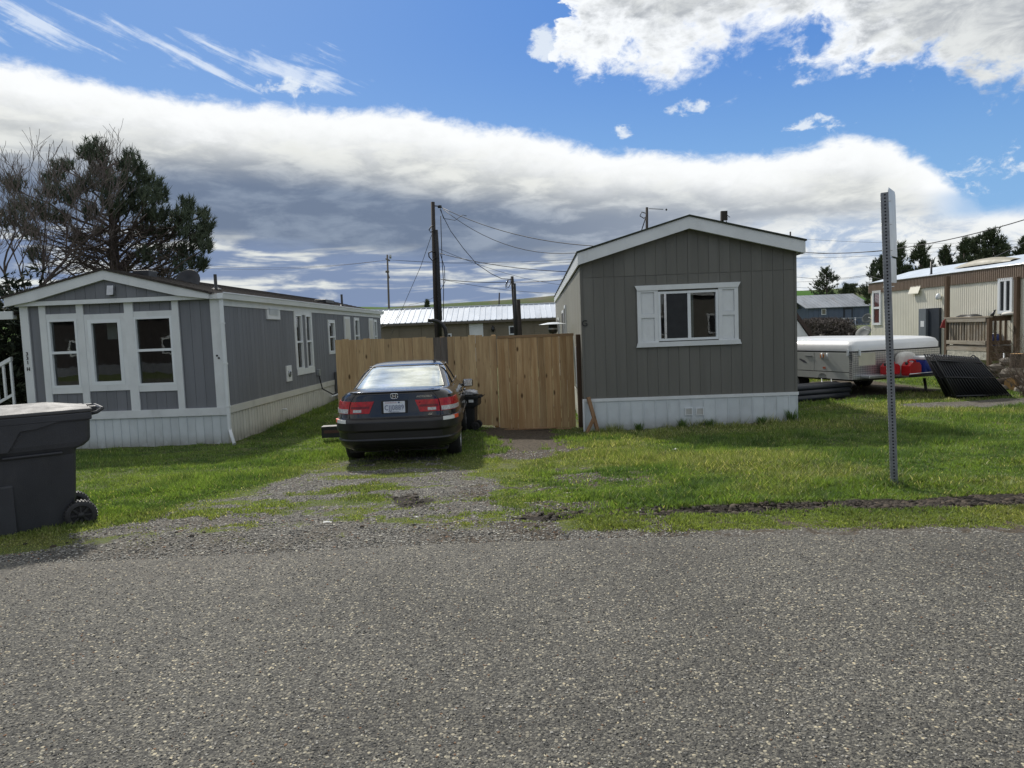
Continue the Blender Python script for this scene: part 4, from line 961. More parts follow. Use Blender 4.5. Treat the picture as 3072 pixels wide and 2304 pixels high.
# ------------------------------------------------------------------ the car
def car():
    yaw = R(1.8); g = -.262
    t = thing('parked_car', 'black four-door sedan parked nose to the cedar fence', 'car', (-1.68, 9.98, g), yaw)
    paint = mat('black_car_paint', (.006, .0052, .006), .16, .15, 2, coat=.5, spec=.4)
    bump_ = mat('black_bumper', (.008, .0078, .0088), .36, .3, 3, coat=.25, spec=.4, dirt=.25, dcol=(.035, .033, .03))
    gls = mat('car_glass', (.012, .014, .014), .03, .0, 3, spec=1.0, coat=1.)
    trim_ = mat('car_black_trim', (.008, .008, .009), .5, 0)
    red = mat('red_lamp_lens', (.36, .006, .006), .25, .35, 26, coat=.25, spec=.3); redd = mat('dark_red_lens', (.13, .003, .004), .25, .25, 30, coat=.25, spec=.3)
    rwm = mat('dusty_sky_sheen_glass', (.88, .89, .76), .09, .45, 4, metal=.75, spec=1., stretch=(.5, 1, 1.4))  # pale metallic colour imitates bright sky reflection over a dusty film
    clear = mat('clear_lamp_lens', (.42, .42, .42), .2, .4, 40, coat=.3); amber = mat('orange_tape', (.75, .09, .02), .4, .1); silver = mat('silver_tape', (.62, .63, .60), .35, .08)
    I = lambda z, tb: float(np.interp(z, [q[0] for q in tb], [q[1] for q in tb]))
    Wt = [(.26, .80), (.32, .85), (.45, .885), (.60, .90), (.75, .902), (.88, .892), (.97, .868), (1.03, .835), (1.07, .79), (1.10, .74), (1.118, .66), (1.128, .45), (1.132, .12)]
    Rt = [(.26, .20), (.32, .10), (.38, .035), (.46, .005), (.56, .0), (.70, .008), (.738, .02), (.752, .065), (.80, .075), (.98, .115), (1.08, .135), (1.105, .15), (1.118, .20), (1.128, .38), (1.132, .6)]
    Ft = [(.26, 4.50), (.35, 4.62), (.5, 4.66), (.62, 4.64), (.72, 4.58), (.80, 4.42), (.90, 3.9), (1.0, 3.5), (1.07, 3.3), (1.10, 3.1), (1.132, 2.4)]
    n_ = 7.0
    def outl(z, Wf, Rf, Ff, n=n_, m=72):
        W = I(z, Wf); r0 = I(z, Rf); f0 = I(z, Ff); yc = (r0+f0)/2; L = (f0-r0)/2; pts = []
        for k in range(m):
            a = 2*math.pi*k/m; c, s = math.cos(a), math.sin(a)
            # denser sampling near the corners
            a2 = a+.0; pts.append(Vector((W*math.copysign(abs(c)**(2/n), c), yc+L*math.copysign(abs(s)**(2/n), s), z)))
        return pts
    def resample(pts, m=96):
        q = pts+[pts[0]]; d = [0]
        for a, b in zip(q[:-1], q[1:]): d.append(d[-1]+(b-a).length)
        out = []; j = 0
        for k in range(m):
            s = d[-1]*k/m
            while d[j+1] < s: j += 1
            f = (s-d[j])/(d[j+1]-d[j]+1e-9); out.append(q[j].lerp(q[j+1], f))
        return out
    zs_ = sorted(set(list(np.arange(.26, 1.06, .025))+[.738, .752, 1.03, 1.05, 1.07, 1.085, 1.10, 1.11, 1.118, 1.124, 1.128, 1.131]))
    rows = [resample(outl(z, Wt, Rt, Ft, m=400), 170) for z in zs_]
    mb = MB(); m = 170; vs = [q for r_ in rows for q in r_]; fs = []
    for i in range(len(rows)-1):
        for k in range(m):
            f = (i*m+k, i*m+(k+1) % m, (i+1)*m+(k+1) % m, (i+1)*m+k)
            c = sum((vs[j] for j in f), Vector())/4
            if abs(c.x) > .70 and any((c.y-wy)**2+(c.z-.33)**2 < .365**2 for wy in (1.12, 3.86)): continue
            fs.append(f)
    mb.add(vs, fs, 0, True)
    b = len(mb.v)-m; mb.f.append(tuple(range(b, b+m))); mb.mi.append(0); mb.sm.append(True)
    body = mb.build('body', paint, t)
    # undertray so that no light shows through
    mb = MB(); mb.box(-.72, .72, .35, 4.45, .22, .30); mb.box(-.69, .69, .40, 4.3, .30, .9); mb.build('underbody', trim_, t)
    # rear bumper: an outer skin over the lower rear
    def rear_pt(q, z, off, Wf=Wt, Rf=Rt, Ff=Ft, n=n_):
        """q -1..1 across the rear, |q|>1 runs on along the side (m = |q|-1 in metres)"""
        W = I(z, Wf); r0 = I(z, Rf); f0 = I(z, Ff); yc = (r0+f0)/2; L = (f0-r0)/2
        def raw(q):
            s = 1 if q >= 0 else -1; a = abs(q)
            if a <= 1: x = a*.93*W; y = yc-L*(1-(x/W)**n)**(1/n)
            else:
                y1 = yc-L*(1-.93**n)**(1/n); y = y1+(a-1); x = W*max(0, 1-((yc-y)/L)**n)**(1/n) if y < yc else W
            return Vector((s*x, y, z))
        e = .004; p = raw(q); tq = raw(q+e)-raw(q-e); nrm = tq.cross(Vector((0, 0, 1))).normalized()
        return p+Vector((nrm.x, nrm.y, 0))*off
    def patch(name, qa, qb, za, zb, off_, mt, parent, nq=14, nz=5, Wf=Wt, Rf=Rt, Ff=Ft, n=n_, slant=0., edge=True, zfun=None):
        rows = []; off = off_ if not callable(off_) else .010
        for i in range(nz+1):
            row = []
            if callable(off_): off = off_(za+(zb-za)*i/nz)
            for k in range(nq+1):
                f = k/nq; q = qa+(qb-qa)*f; lo, hi = (za, zb) if zfun is None else zfun(q)
                z = lo+(hi-lo)*i/nz; qq = q-slant*(1-i/nz)*(1-f)*-1 if qa > 0 else q-slant*(1-i/nz)*f; row.append(rear_pt(qq, z, off, Wf, Rf, Ff, n))
            rows.append(row)
        mb = MB(); mb.grid(rows, smooth=True)
        if edge:   # return the rim to the body
            rim = [rows[0][k] for k in range(nq+1)]+[rows[i][nq] for i in range(1, nz+1)]+[rows[nz][k] for k in range(nq-1, -1, -1)]+[rows[i][0] for i in range(nz-1, 0, -1)]
            c = sum(rim, Vector())/len(rim); inner = [p+Vector((0, off*2.5+.004, 0)) if abs(p.x) < .8 else p-Vector((math.copysign(off*2.5+.004, p.x), 0, 0)) for p in rim]
            mb.grid([rim, inner], smooth=False, close=True)
        return mb.build(name, mt, parent)
    bf = patch('rear_bumper', -1.75, 1.75, .30, .742, lambda z: I(z, [(.30, .004), (.34, .026), (.44, .030), (.455, .012), (.56, .012), (.575, .034), (.70, .036), (.72, .026), (.742, .004)]), bump_, t, 60, 44)
    patch('bumper_insert', -.80, .80, .465, .55, .0155, trim_, bf, 30, 3)
    # tail lamps (inner on the lid, outer round the corner)
    for s in (-1, 1):
        def pq(a, b): return (a, b) if s > 0 else (-b, -a)
        i0, i1 = .36, .765; o0, o1 = .78, 1.30
        lo, hi = pq(i0, i1); li = patch('tail_light', lo, hi, .815, .982, .012, red, t, 12, 6, slant=.07)
        lo, hi = pq(i0+.07, i1-.02); patch('lens_band', lo, hi, .886, .915, .0165, redd, li, 10, 2)
        lo, hi = pq(i1-.20, i1-.06); patch('reversing_lens', lo, hi, .832, .872, .0175, clear, li, 6, 2)
        lo, hi = pq(o0, o1); lo_ = patch('tail_light', lo, hi, .815, .990, .012, red, t, 16, 6)
        lo, hi = pq(o0+.01, o1-.06); patch('indicator_lens', lo, hi, .824, .884, .0175, clear, lo_, 12, 3)
        lo, hi = pq(.80, .96); patch('silver_tape', lo, hi, .700, .746, .039, silver, t, 8, 2, zfun=lambda q: (.690, .737))
        lo, hi = pq(.965, 1.06); patch('orange_tape', lo, hi, .690, .737, .039, amber, t, 6, 2)
    # lid seams
    for s in (-1, 1):
        mb = MB(); mb.tube([rear_pt(s*.772, z, .002) for z in np.linspace(.75, 1.09, 10)], .0035, 5); mb.build('lid_seam', trim_, t)
    mb = MB(); mb.tube([rear_pt(q, .748, .004) for q in np.linspace(-.9, .9, 20)], .005, 5); mb.build('bumper_seam', trim_, t)
    mb = MB(); mb.tube([rear_pt(q, 1.103, .010) for q in np.linspace(-.93, .93, 24)], .011, 8); mb.build('lid_lip', paint, t)
    # greenhouse
    Wg = [(1.06, .785), (1.10, .775), (1.14, .755), (1.25, .70), (1.36, .635), (1.41, .60), (1.44, .55), (1.458, .45), (1.468, .28), (1.471, .1)]
    Rg = [(1.06, .52), (1.10, .62), (1.14, .76), (1.25, 1.12), (1.34, 1.42), (1.39, 1.60), (1.42, 1.75), (1.445, 1.95), (1.458, 2.1), (1.468, 2.3), (1.471, 2.5)]
    Fg = [(1.06, 3.62), (1.14, 3.42), (1.25, 3.15), (1.36, 2.92), (1.41, 2.80), (1.44, 2.72), (1.458, 2.6), (1.471, 2.55)]
    gz = list(np.arange(1.06, 1.42, .02))+[1.42, 1.43, 1.44, 1.45, 1.458, 1.464, 1.468, 1.471]
    rows = [resample(outl(z, Wg, Rg, Fg, 5.5, 300), 120) for z in gz]; mb = MB(); mb.grid(rows, smooth=True, close=True)
    b = len(mb.v)-120; mb.f.append(tuple(range(b, b+120))); mb.mi.append(0); mb.sm.append(True); mb.build('roof', paint, t)
    rw = patch('rear_window', -.93, .93, 1.118, 1.405, .007, rwm, t, 24, 12, Wg, Rg, Fg, 5.5, edge=False)
    mb = MB(); rim = [rear_pt(q, 1.118, .008, Wg, Rg, Fg, 5.5) for q in np.linspace(-.93, .93, 20)]+[rear_pt(.93, z, .008, Wg, Rg, Fg, 5.5) for z in np.linspace(1.13, 1.39, 10)]+[rear_pt(q, 1.405, .008, Wg, Rg, Fg, 5.5) for q in np.linspace(.93, -.93, 20)]+[rear_pt(-.93, z, .008, Wg, Rg, Fg, 5.5) for z in np.linspace(1.39, 1.13, 10)]
    mb.tube(rim+[rim[0]], .010, 6); mb.build('window_seal', trim_, rw)
    # side glass on both sides (front and rear doors)
    def side_pt(s, y, z, off):
        W = I(z, Wg); r0 = I(z, Rg); f0 = I(z, Fg); yc = (r0+f0)/2; L = (f0-r0)/2; n = 5.5
        q = max(0, 1-abs((yc-y)/L)**n)**(1/n); return Vector((s*(W*q+off), y, z+off*.5))
    for s in (-1, 1):
        for y0a, y1a, y0b, y1b in ((1.42, 2.14, 1.66, 2.08), (2.20, 3.12, 2.14, 2.74)):
            rows = [[side_pt(s, (y0a+(y0b-y0a)*i/6)+((y1a+(y1b-y1a)*i/6)-(y0a+(y0b-y0a)*i/6))*k/8, 1.125+.27*i/6, .006) for k in range(9)] for i in range(7)]
            mb = MB(); mb.grid(rows); go = mb.build('side_window', gls, t)
            rim = rows[0]+[r_[-1] for r_ in rows[1:]]+rows[-1][-2::-1]+[r_[0] for r_ in rows[-2:0:-1]]
            mb = MB(); mb.tube(rim+[rim[0]], .009, 5); mb.build('window_trim', trim_, go)
        # door seams, handles, mirror
        for yy in (1.52, 2.17, 3.22):
            mb = MB(); mb.tube([Vector((s*(I(z, Wt)+.001), yy+(.0 if yy > 1.6 else .25*sm(z, .7, .36)), z)) for z in np.linspace(.36, 1.03, 10)], .003, 4); mb.build('door_seam', trim_, t)
        for yy in (1.70, 2.42): Bx('door_handle', M['chrome'] if False else paint, t, *(sorted((s*.895, s*.935))), yy, yy+.17, .90, .925, .006)
        mb = MB(); mb.bbox(min(s*.875, s*1.06), max(s*.875, s*1.06), 2.93, 3.03, .925, 1.065, .035); mo = mb.build('side_mirror', paint, t)
        mb = MB(); mb.bbox(min(s*.895, s*1.045), max(s*.895, s*1.045), 2.922, 2.928, .94, 1.05, .02); mb.build('mirror_glass', M['chrome'], mo)
        mb = MB(); mb.box(min(s*.80, s*.88), max(s*.80, s*.88), 2.95, 3.02, .945, .985); mb.build('mirror_arm', trim_, mo)
        mb = MB(); mb.tube([Vector((s*(I(.62, Wt)+.006), y, .60)) for y in np.linspace(.95+.55, 3.4, 8)], .014, 6); mb.build('side_moulding', paint, t)
    # wheels
    for s in (-1, 1):
        for wy in (1.12, 3.86):
            Mx = Matrix.Translation((s*.875, wy, .325)) @ Matrix.Rotation(R(90)*s, 4, 'Y')
            wh = thing('wheel', None, None); wh.parent = t
            for k in ('label', 'category'):
                if k in wh: del wh[k]
            mb = MB(); mb.lathe([(.20, -.21), (.29, -.215), (.318, -.20), (.325, -.16), (.325, -.04), (.316, -.01), (.29, .005), (.205, .0)], 36, Mx); tr = mb.build('tyre', M['rubber'], wh)
            mb = MB(); mb.lathe([(.205, -.2), (.205, -.01), (.195, .002), (.188, -.015), (.18, -.05)], 36, Mx)
            for k in range(5):
                a = 2*math.pi*k/5; q = Mx @ Matrix.Rotation(a, 4, 'Z'); mb.box(.03, .185, -.030, .030, -.03, -.006, M=q)
            mb.lathe([(0, .0), (.05, -.002), (.055, -.03), (0, -.03)], 16, Mx); mb.build('rim', M['alu'], wh)
            mb = MB(); mb.lathe([(.0, -.06), (.18, -.06)], 24, Mx); mb.build('brake_disc', M['metal'], wh)
    # exhaust, number plate, badges
    mb = MB(); Mx = Matrix.Translation((.03, .10, .245)) @ Matrix.Rotation(R(-90), 4, 'X'); mb.lathe([(.022, .35), (.026, .34), (.028, .0), (.023, .0), (.021, .3)], 16, Matrix.Translation((-.0, .08, .262)) @ Matrix.Rotation(R(-90), 4, 'X')); mb.build('exhaust_pipe', mat('sooty_pipe', (.05, .045, .04), .5, .3, 20, metal=.6), t)
    yp = .078; Bx('plate_recess', trim_, t, -.185, .185, yp-.012, yp+.05, .805, .985, .004)
    pw = mat('plate_white', (.62, .66, .74), .35, .12, 3); blue_ = mat('plate_blue', (.012, .03, .13), .4, 0); redl = mat('plate_red', (.35, .08, .08), .4, 0)
    po = Bx('number_plate', pw, t, -.152, .152, yp-.022, yp-.0125, .815, .975, .004)
    F_ = lambda x, z: Matrix.Translation((x, yp-.0235, z)) @ FRONT
    text('plate_number', 'CJJ0889', .100, blue_, po, F_(0, .886), .0008, 1.08, offset=-.0004, xs=.80)
    text('plate_state', 'WASHINGTON', .024, redl, po, F_(-.045, .958), .0006, 1.0)
    text('plate_motto', 'EVERGREEN STATE', .016, blue_, po, F_(0, .826), .0006, 1.0)
    Bx('plate_sticker', blue_, po, .055, .080, yp-.0232, yp-.0222, .950, .968); Bx('plate_sticker', silver, po, .084, .118, yp-.0232, yp-.0222, .950, .968)
    # emblem: rounded frame with an H
    zc = 1.045; ye = I(zc, Rt)-.012; em = MB(); 
    ring = []
    for k in range(28):
        a = 2*math.pi*k/28; c, s = math.cos(a), math.sin(a); x = .050*math.copysign(abs(c)**.5, c); z = .036*math.copysign(abs(s)**.5, s); x *= 1+.10*(z/.036); ring.append(Vector((x, ye-.004, zc+z)))
    em.tube(ring+[ring[0]], .0052, 6)
    eo = em.build('emblem', M['chrome'], t)
    mb = MB(); h = .028
    for s in (-1, 1): mb.prism([(s*.033, h), (s*.018, h), (s*.011, -.0), (s*.015, -h), (s*.028, -h), (s*.025, 0)], ye-.010, ye-.001, M=Matrix.Translation((0, 0, zc)))
    mb.box(-.016, .016, ye-.0095, ye-.001, zc-.006, zc+.007); mb.build('emblem_letter', M['chrome'], eo)
    q = rear_pt(.54, 1.02, .004); text('model_badge', 'ACCORD', .036, M['chrome'], t, Matrix.Translation((q.x, q.y-.004, 1.028)) @ FRONT, .002, 1.1, shear=.25, offset=.0012, xs=1.35)
    q = rear_pt(.60, .78, .004); text('trim_badge', 'EX', .036, M['chrome'], t, Matrix.Translation((q.x, q.y-.006, .775)) @ FRONT, .002, 1.1, shear=.25, offset=.0012, xs=1.2)
    mb = MB(); mb.lathe([(0, 0), (.010, 0), (.010, .004), (0, .004)], 10, Matrix.Translation((rear_pt(.44, .95, .014))) @ Matrix.Rotation(R(90), 4, 'X')); mb.build('lens_dot', redd, t)
car()

# ------------------------------------------------------------------ wheeled bins
def cart(loc, yaw, s, label, group=None, lidm=None, bodym=None):
    """two-wheeled refuse cart; local +x is the back (wheels, handle), y across"""
    t = thing('wheeled_bin', label, 'trash bin', loc, yaw); t.scale = (s, s, s)
    if group: t['group'] = group
    hw = .31
    prof = [(-.30, .03), (.13, .03), (.20, .14), (.255, .30), (.275, .72), (.275, .78), (.395, .83), (.405, .86), (.405, 1.06)]   # back side outline x(z)
    zs = [.03, .14, .30, .50, .72, .765, .79, .83, .86, 1.0, 1.06]
    bx = lambda z: float(np.interp(z, [.03, .14, .30, .72, .765, .80, .84, 1.06], [.17, .20, .255, .278, .285, .37, .40, .41]))
    fx = lambda z: float(np.interp(z, [.03, 1.06], [-.30, -.46])); wy = lambda z: float(np.interp(z, [.03, .72, .80, 1.06], [.24, .30, .335, .345]))
    rows = []
    for z in zs:
        x0, x1, w = fx(z), bx(z), wy(z); r_ = .05; row = []
        for cx, cy, a0 in ((x1-r_, w-r_, 0), (x0+r_, w-r_, 90), (x0+r_, -w+r_, 180), (x1-r_, -w+r_, 270)):
            for k in range(5): a = R(a0+k*22.5); row.append((cx+r_*math.cos(a), cy+r_*math.sin(a), z))
        rows.append(row)
    mb = MB(); mb.grid(rows, smooth=False, close=True); mb.f.append(tuple(reversed(range(20)))); mb.mi.append(0); mb.sm.append(False); mb.build('bin_body', bodym, t)
    # rim collar with the deeper flange at the front
    mb = MB(); w = wy(1.06)
    mb.bbox(fx(1.06)-.02, bx(1.06)+.01, -w-.022, w+.022, 1.03, 1.10, .012)
    for s_ in (-1, 1): mb.prism([(fx(.9)-.03, 1.035), (.16, 1.035), (-.02, .985), (-.14, .975), (-.24, .80), (fx(.8)-.03, .80)], s_*(w-.02) if s_ > 0 else -w-.021, w+.021 if s_ > 0 else -w+.02)
    mb.box(fx(.9)-.05, fx(.9)+.06, -w-.02, w+.02, .80, 1.034); mb.build('rim_collar', bodym, t)
    # moulded belt line and foot panel on the sides
    for s_ in (-1, 1):
        y0, y1 = sorted((s_*.27, s_*.335)); mb = MB(); mb.bbox(fx(.7)+.12, .17, y0, y1, .735, .755, .008); mb.build('moulding', bodym, t)
        y0, y1 = sorted((s_*.22, s_*.292)); mb = MB(); mb.bbox(fx(.3)-.03, -.22, y0, y1, .04, .50, .02); mb.build('foot_panel', bodym, t)
    # lid
    w = .372; mb = MB(); a0, a1 = fx(1.06)-.045, bx(1.06)+.015
    mb.bbox(a0, a1, -w, w, 1.101, 1.135, .012)
    rows = []
    for x, z in ((a0+.01, 1.135), (a0+.06, 1.165), (a0+.20, 1.185), (.10, 1.185), (a1-.10, 1.150), (a1-.01, 1.136)):
        rows.append([(x, -w+.01, 1.134), (x, -w*.55, 1.134+(z-1.134)*.62), (x, 0, z+.012), (x, w*.55, 1.134+(z-1.134)*.62), (x, w-.01, 1.134)])
    mb.grid(rows, smooth=False); mb.build('lid', lidm or bodym, t)
    for s_ in (-.16, .16): Bx('hinge', bodym, t, a1-.02, a1+.06, s_-.03, s_+.03, 1.06, 1.14, .01)
    mb = MB(); hp = [(a1-.03, -.27, 1.07), (a1+.05, -.27, 1.085), (a1+.095, -.27, 1.115), (a1+.095, .27, 1.115), (a1+.05, .27, 1.085), (a1-.03, .27, 1.07)]; mb.tube(hp, .017, 8); mb.build('handle', bodym, t)
    # wheels and axle
    wb = mat('bin_wheel', (.020, .020, .022), .6, .2, 20)
    for s_ in (-1, 1):
        Mx = Matrix.Translation((.275, s_*.262, .135)) @ Matrix.Rotation(R(-90)*s_, 4, 'X')
        wo = None; mb = MB(); mb.lathe([(.095, -.04), (.125, -.038), (.132, -.02), (.132, .035), (.125, .048), (.095, .045)], 40, Mx)
        for k in range(30): mb.box(.128, .139, -.006, .006, -.032, .044, M=Mx @ Matrix.Rotation(2*math.pi*k/30, 4, 'Z'))
        wo = mb.build('wheel', wb, t)
        mb = MB(); mb.lathe([(.0, .055), (.028, .052), (.032, .03), (.0, .03)], 16, Mx); mb.lathe([(.098, .025), (.098, .046), (.088, .046), (.088, .02)], 32, Mx); mb.lathe([(0, .015), (.097, .015)], 24, Mx)
        for k in range(8): mb.box(.028, .092, -.009, .009, .016, .040, M=Mx @ Matrix.Rotation(2*math.pi*k/8, 4, 'Z'))
        mb.build('hub', wb, wo)
    mb = MB(); mb.tube([(.275, -.25, .135), (.275, .25, .135)], .012, 8); mb.build('axle', M['metal'], t)
    return t
binm = mat('charcoal_bin_plastic', (.030, .032, .038), .50, .22, 3, bump=.35, bs=160, dirt=.3, dcol=(.07, .07, .07))
lidm = mat('sky_sheen_bin_lid', (.060, .060, .062), .6, .2, 4, bump=.3, bs=120, dirt=.3, dcol=(.05, .05, .05))  # lid colour lifted above the body's to imitate reflected sky
cart((-4.47, 6.62, Z(-4.6, 6.6)-.02), R(37), 1.0, 'large charcoal wheeled bin with a lid paled by painted sky sheen at the left edge', None, lidm, binm)
b2 = cart((-.90, 14.2, Z(-.9, 14.2)-.01), R(-8), .60, 'small black wheeled bin heaped with rubbish bags between the sedan and the fence', None, M['black'], M['black'])
def bin_trash():
    bag = mat('plastic_bags', (.42, .42, .44), .3, .5, 8, dirt=.5, dcol=(.08, .05, .04))
    for i, (dx, dy, r_, lb) in enumerate(((-.16, -.10, .13, 'crumpled white plastic bag on the left of the small bin\'s lid'), (.08, -.08, .11, 'low crumpled white bag on the right of the small bin\'s lid'))):
        rows = []; rr = random.Random(i)
        for a in range(9):
            th = math.pi*a/8; rows.append([(r_*math.sin(th)*math.cos(b)*rr.uniform(.8, 1.25)*1.3, r_*math.sin(th)*math.sin(b)*rr.uniform(.8, 1.25), r_*.55*math.cos(th)*rr.uniform(.8, 1.2)) for b in np.linspace(0, 2*math.pi, 13)[:-1]])
        mb = MB(); mb.grid(rows, smooth=False, close=True); tag(mb.build('plastic_bag', bag, None, (-.90+dx, 14.2+dy, Z(-.9, 14.2)+.735)), lb, 'plastic bag')
    o = Bx('bin_label', M['white_vinyl'], b2, .10, .26, -.352, -.347, .93, 1.02)
bin_trash()

# ------------------------------------------------------------------ street sign post
def sign_post():
    b = G(2683, 1464); tp = P(2653, 578, b.y); t = thing('sign_post', 'perforated steel sign post leaning left, seen edge on, two small sign plates at its top', 'sign post', (b.x, b.y, b.z))
    w = .064; rz = R(-22); H_ = tp.z-b.z; lean = math.atan2(tp.x-b.x, H_)
    Mx = Matrix.Rotation(lean, 4, 'Y') @ Matrix.Rotation(rz, 4, 'Z'); steel = mat('galvanised_post', (.20, .21, .225), .5, .25, 9, metal=.35, bump=.2, bs=80, dirt=.2); hole = mat('punched_hole', (.012, .012, .015), .9, 0)
    mb = MB(); h = w/2
    mb.prism([(-h, -h+.006), (-h+.006, -h), (h-.006, -h), (h, -h+.006), (h, h-.006), (h-.006, h), (-h+.006, h), (-h, h-.006)], -.25, H_, axis='z', M=Mx); mb.build('post', steel, t)
    mb = MB(); ring = MB(); z = .03
    while z < H_-.01:
        for a in (0, -90):
            q = Mx @ Matrix.Rotation(R(a), 4, 'Z') @ Matrix.Translation((0, -h-.0012, z)) @ Matrix.Rotation(R(90), 4, 'X'); mb.lathe([(0, 0), (.0085, 0), (.0085, -.002)], 10, q)
        z += .0254*1.25
    ho = mb.build('punched_holes', hole, t); ho['kind'] = 'stuff'
    # plates mounted on the far right face, seen almost edge-on
    Mq = Matrix.Rotation(lean, 4, 'Y') @ Matrix.Translation((.018, .02, 0)) @ Matrix.Rotation(R(-36), 4, 'Z'); sw = mat('sign_back', (.55, .57, .59), .4, .1, 4)
    q = Mq; z1 = H_+.13; z0 = H_-1.05
    mb = MB(); mb.prism([(-.03, H_-.60), (.42, H_-.60), (.42, H_+.02), (.38, H_+.05), (.01, H_+.05), (-.03, H_+.02)], h-.004, h, axis='x', M=q); mb.build('sign_plate', sw, t)
    mb = MB(); mb.prism([(-.02, H_-.86), (.30, H_-.86), (.33, H_-.83), (.33, H_-.62), (-.02, H_-.62)], h-.0035, h+.0005, axis='x', M=q); mb.build('sign_plate', sw, t)
    for zz in (H_-.08, H_-.3, H_-.55, H_-.9):
        mb = MB(); mb.tube([q @ Vector((-h-.01, 0, zz)), q @ Vector((h+.018, 0, zz))], .006, 6); mb.build('bolt', M['alu'], t)
sign_post()

# ------------------------------------------------------------------ long beige home behind the fence
def beige_middle_home():
    Y = 38.; t = thing('manufactured_home', 'low beige home with a white ribbed metal roof behind the cedar fence', 'mobile home', (0, Y, 0))
    wall_m = mat('tan_board_siding', (.17, .145, .105), .7, .1, 1.2, rnd=.05, stretch=(2, 2, .3)); roofm = mat('white_metal_roof', (.62, .66, .72), .35, .12, .8, metal=.0, dirt=.35, dcol=(.28, .28, .27), stretch=(1, .25, 1), rnd=.04)
    xl, xr = -9.5, 7.5; ze = 2.25; g = Z(0, Y)
    zt = P(1400, 921, Y+2.2).z
    Bx('rear_wall', wall_m, t, xl, xr, .03, 4.3, g-.1, ze-.03)
    u = xl
    k = 0
    while u < xr: Bx('siding_panel', wall_m, t, u, min(u+1.2, xr)-.02, -.0, .028, g, ze-.04); u += 1.2
    # ribbed metal sheets
    p = .30; u = xl-.2
    while u < xr+.2:
        s = (zt-ze)/2.4; f = lambda y, dz: ze+.02+s*(y+.25)+dz
        mb = MB()
        for a, b, dz in ((u, u+p-.05, 0), (u+p-.05, u+p, .03)):
            mb.prism([(-.25, f(-.25, dz)), (2.15, f(2.15, dz)), (2.15, f(2.15, dz)-.03), (-.25, f(-.25, dz)-.03)], a, b, axis='x')
        mb.build('roof_sheet', roofm, t); u += p
    mb = MB(); mb.prism([(2.17, zt+.0), (4.5, ze), (4.5, ze-.03), (2.17, zt-.03)], xl-.2, xr+.2, axis='x'); mb.build('rear_roof', roofm, t)
    Bx('ridge_cap', roofm, t, xl-.2, xr+.2, 2.05, 2.30, zt+.032, zt+.06)
    Bx('fascia', mat('dark_tan_fascia', (.10, .085, .065), .7), t, xl-.2, xr+.2, -.28, -.255, ze-.13, ze-.012)
    def rect(px0, py0, px1, py1, y=Y): a = P(px0, py0, y); b = P(px1, py1, y); return a.x, b.x, b.z, a.z
    a, b, z0, z1 = rect(1407, 972, 1452, 1050); d = Bx('door', M['white'], t, a, b, -.03, -.001, z0-.6, z1); Bx('door_frame', wall_m, d, a-.1, b+.1, -.045, -.0305, z1+.0, z1+.09)
    a, b, z0, z1 = rect(1526, 978, 1560, 1003); w = Bx('window', M['white_vinyl'], t, a, b, -.05, -.001, z0, z1); Bx('pane', M['screen'], w, a+.06, b-.06, -.055, -.0505, z0+.06, z1-.06)
    a, b, z0, z1 = rect(1341, 1001, 1356, 1030); w = Bx('window', M['white_vinyl'], t, a, b, -.05, -.001, z0, z1); Bx('pane', M['screen'], w, a+.06, b-.06, -.055, -.0505, z0+.06, z1-.06)
    q = P(1479, 987, Y); mb = MB(); mb.lathe([(.0, -.16), (.07, -.13), (.10, 0), (.06, .12), (0, .2)], 10, Matrix.Translation((q.x, -.11, q.z))); mb.build('wall_lantern', M['black'], t)
    for px, py in ((1513, 938), (1614, 938)):
        q = P(px, py, Y+1.4); mb = MB(); mb.lathe([(.10, 0), (.08, .10), (.03, .13), (.03, .26), (0, .26)], 10, Matrix.Translation((q.x, 1.4, q.z-.1))); mb.build('roof_vent', M['metal'], t)
beige_middle_home()

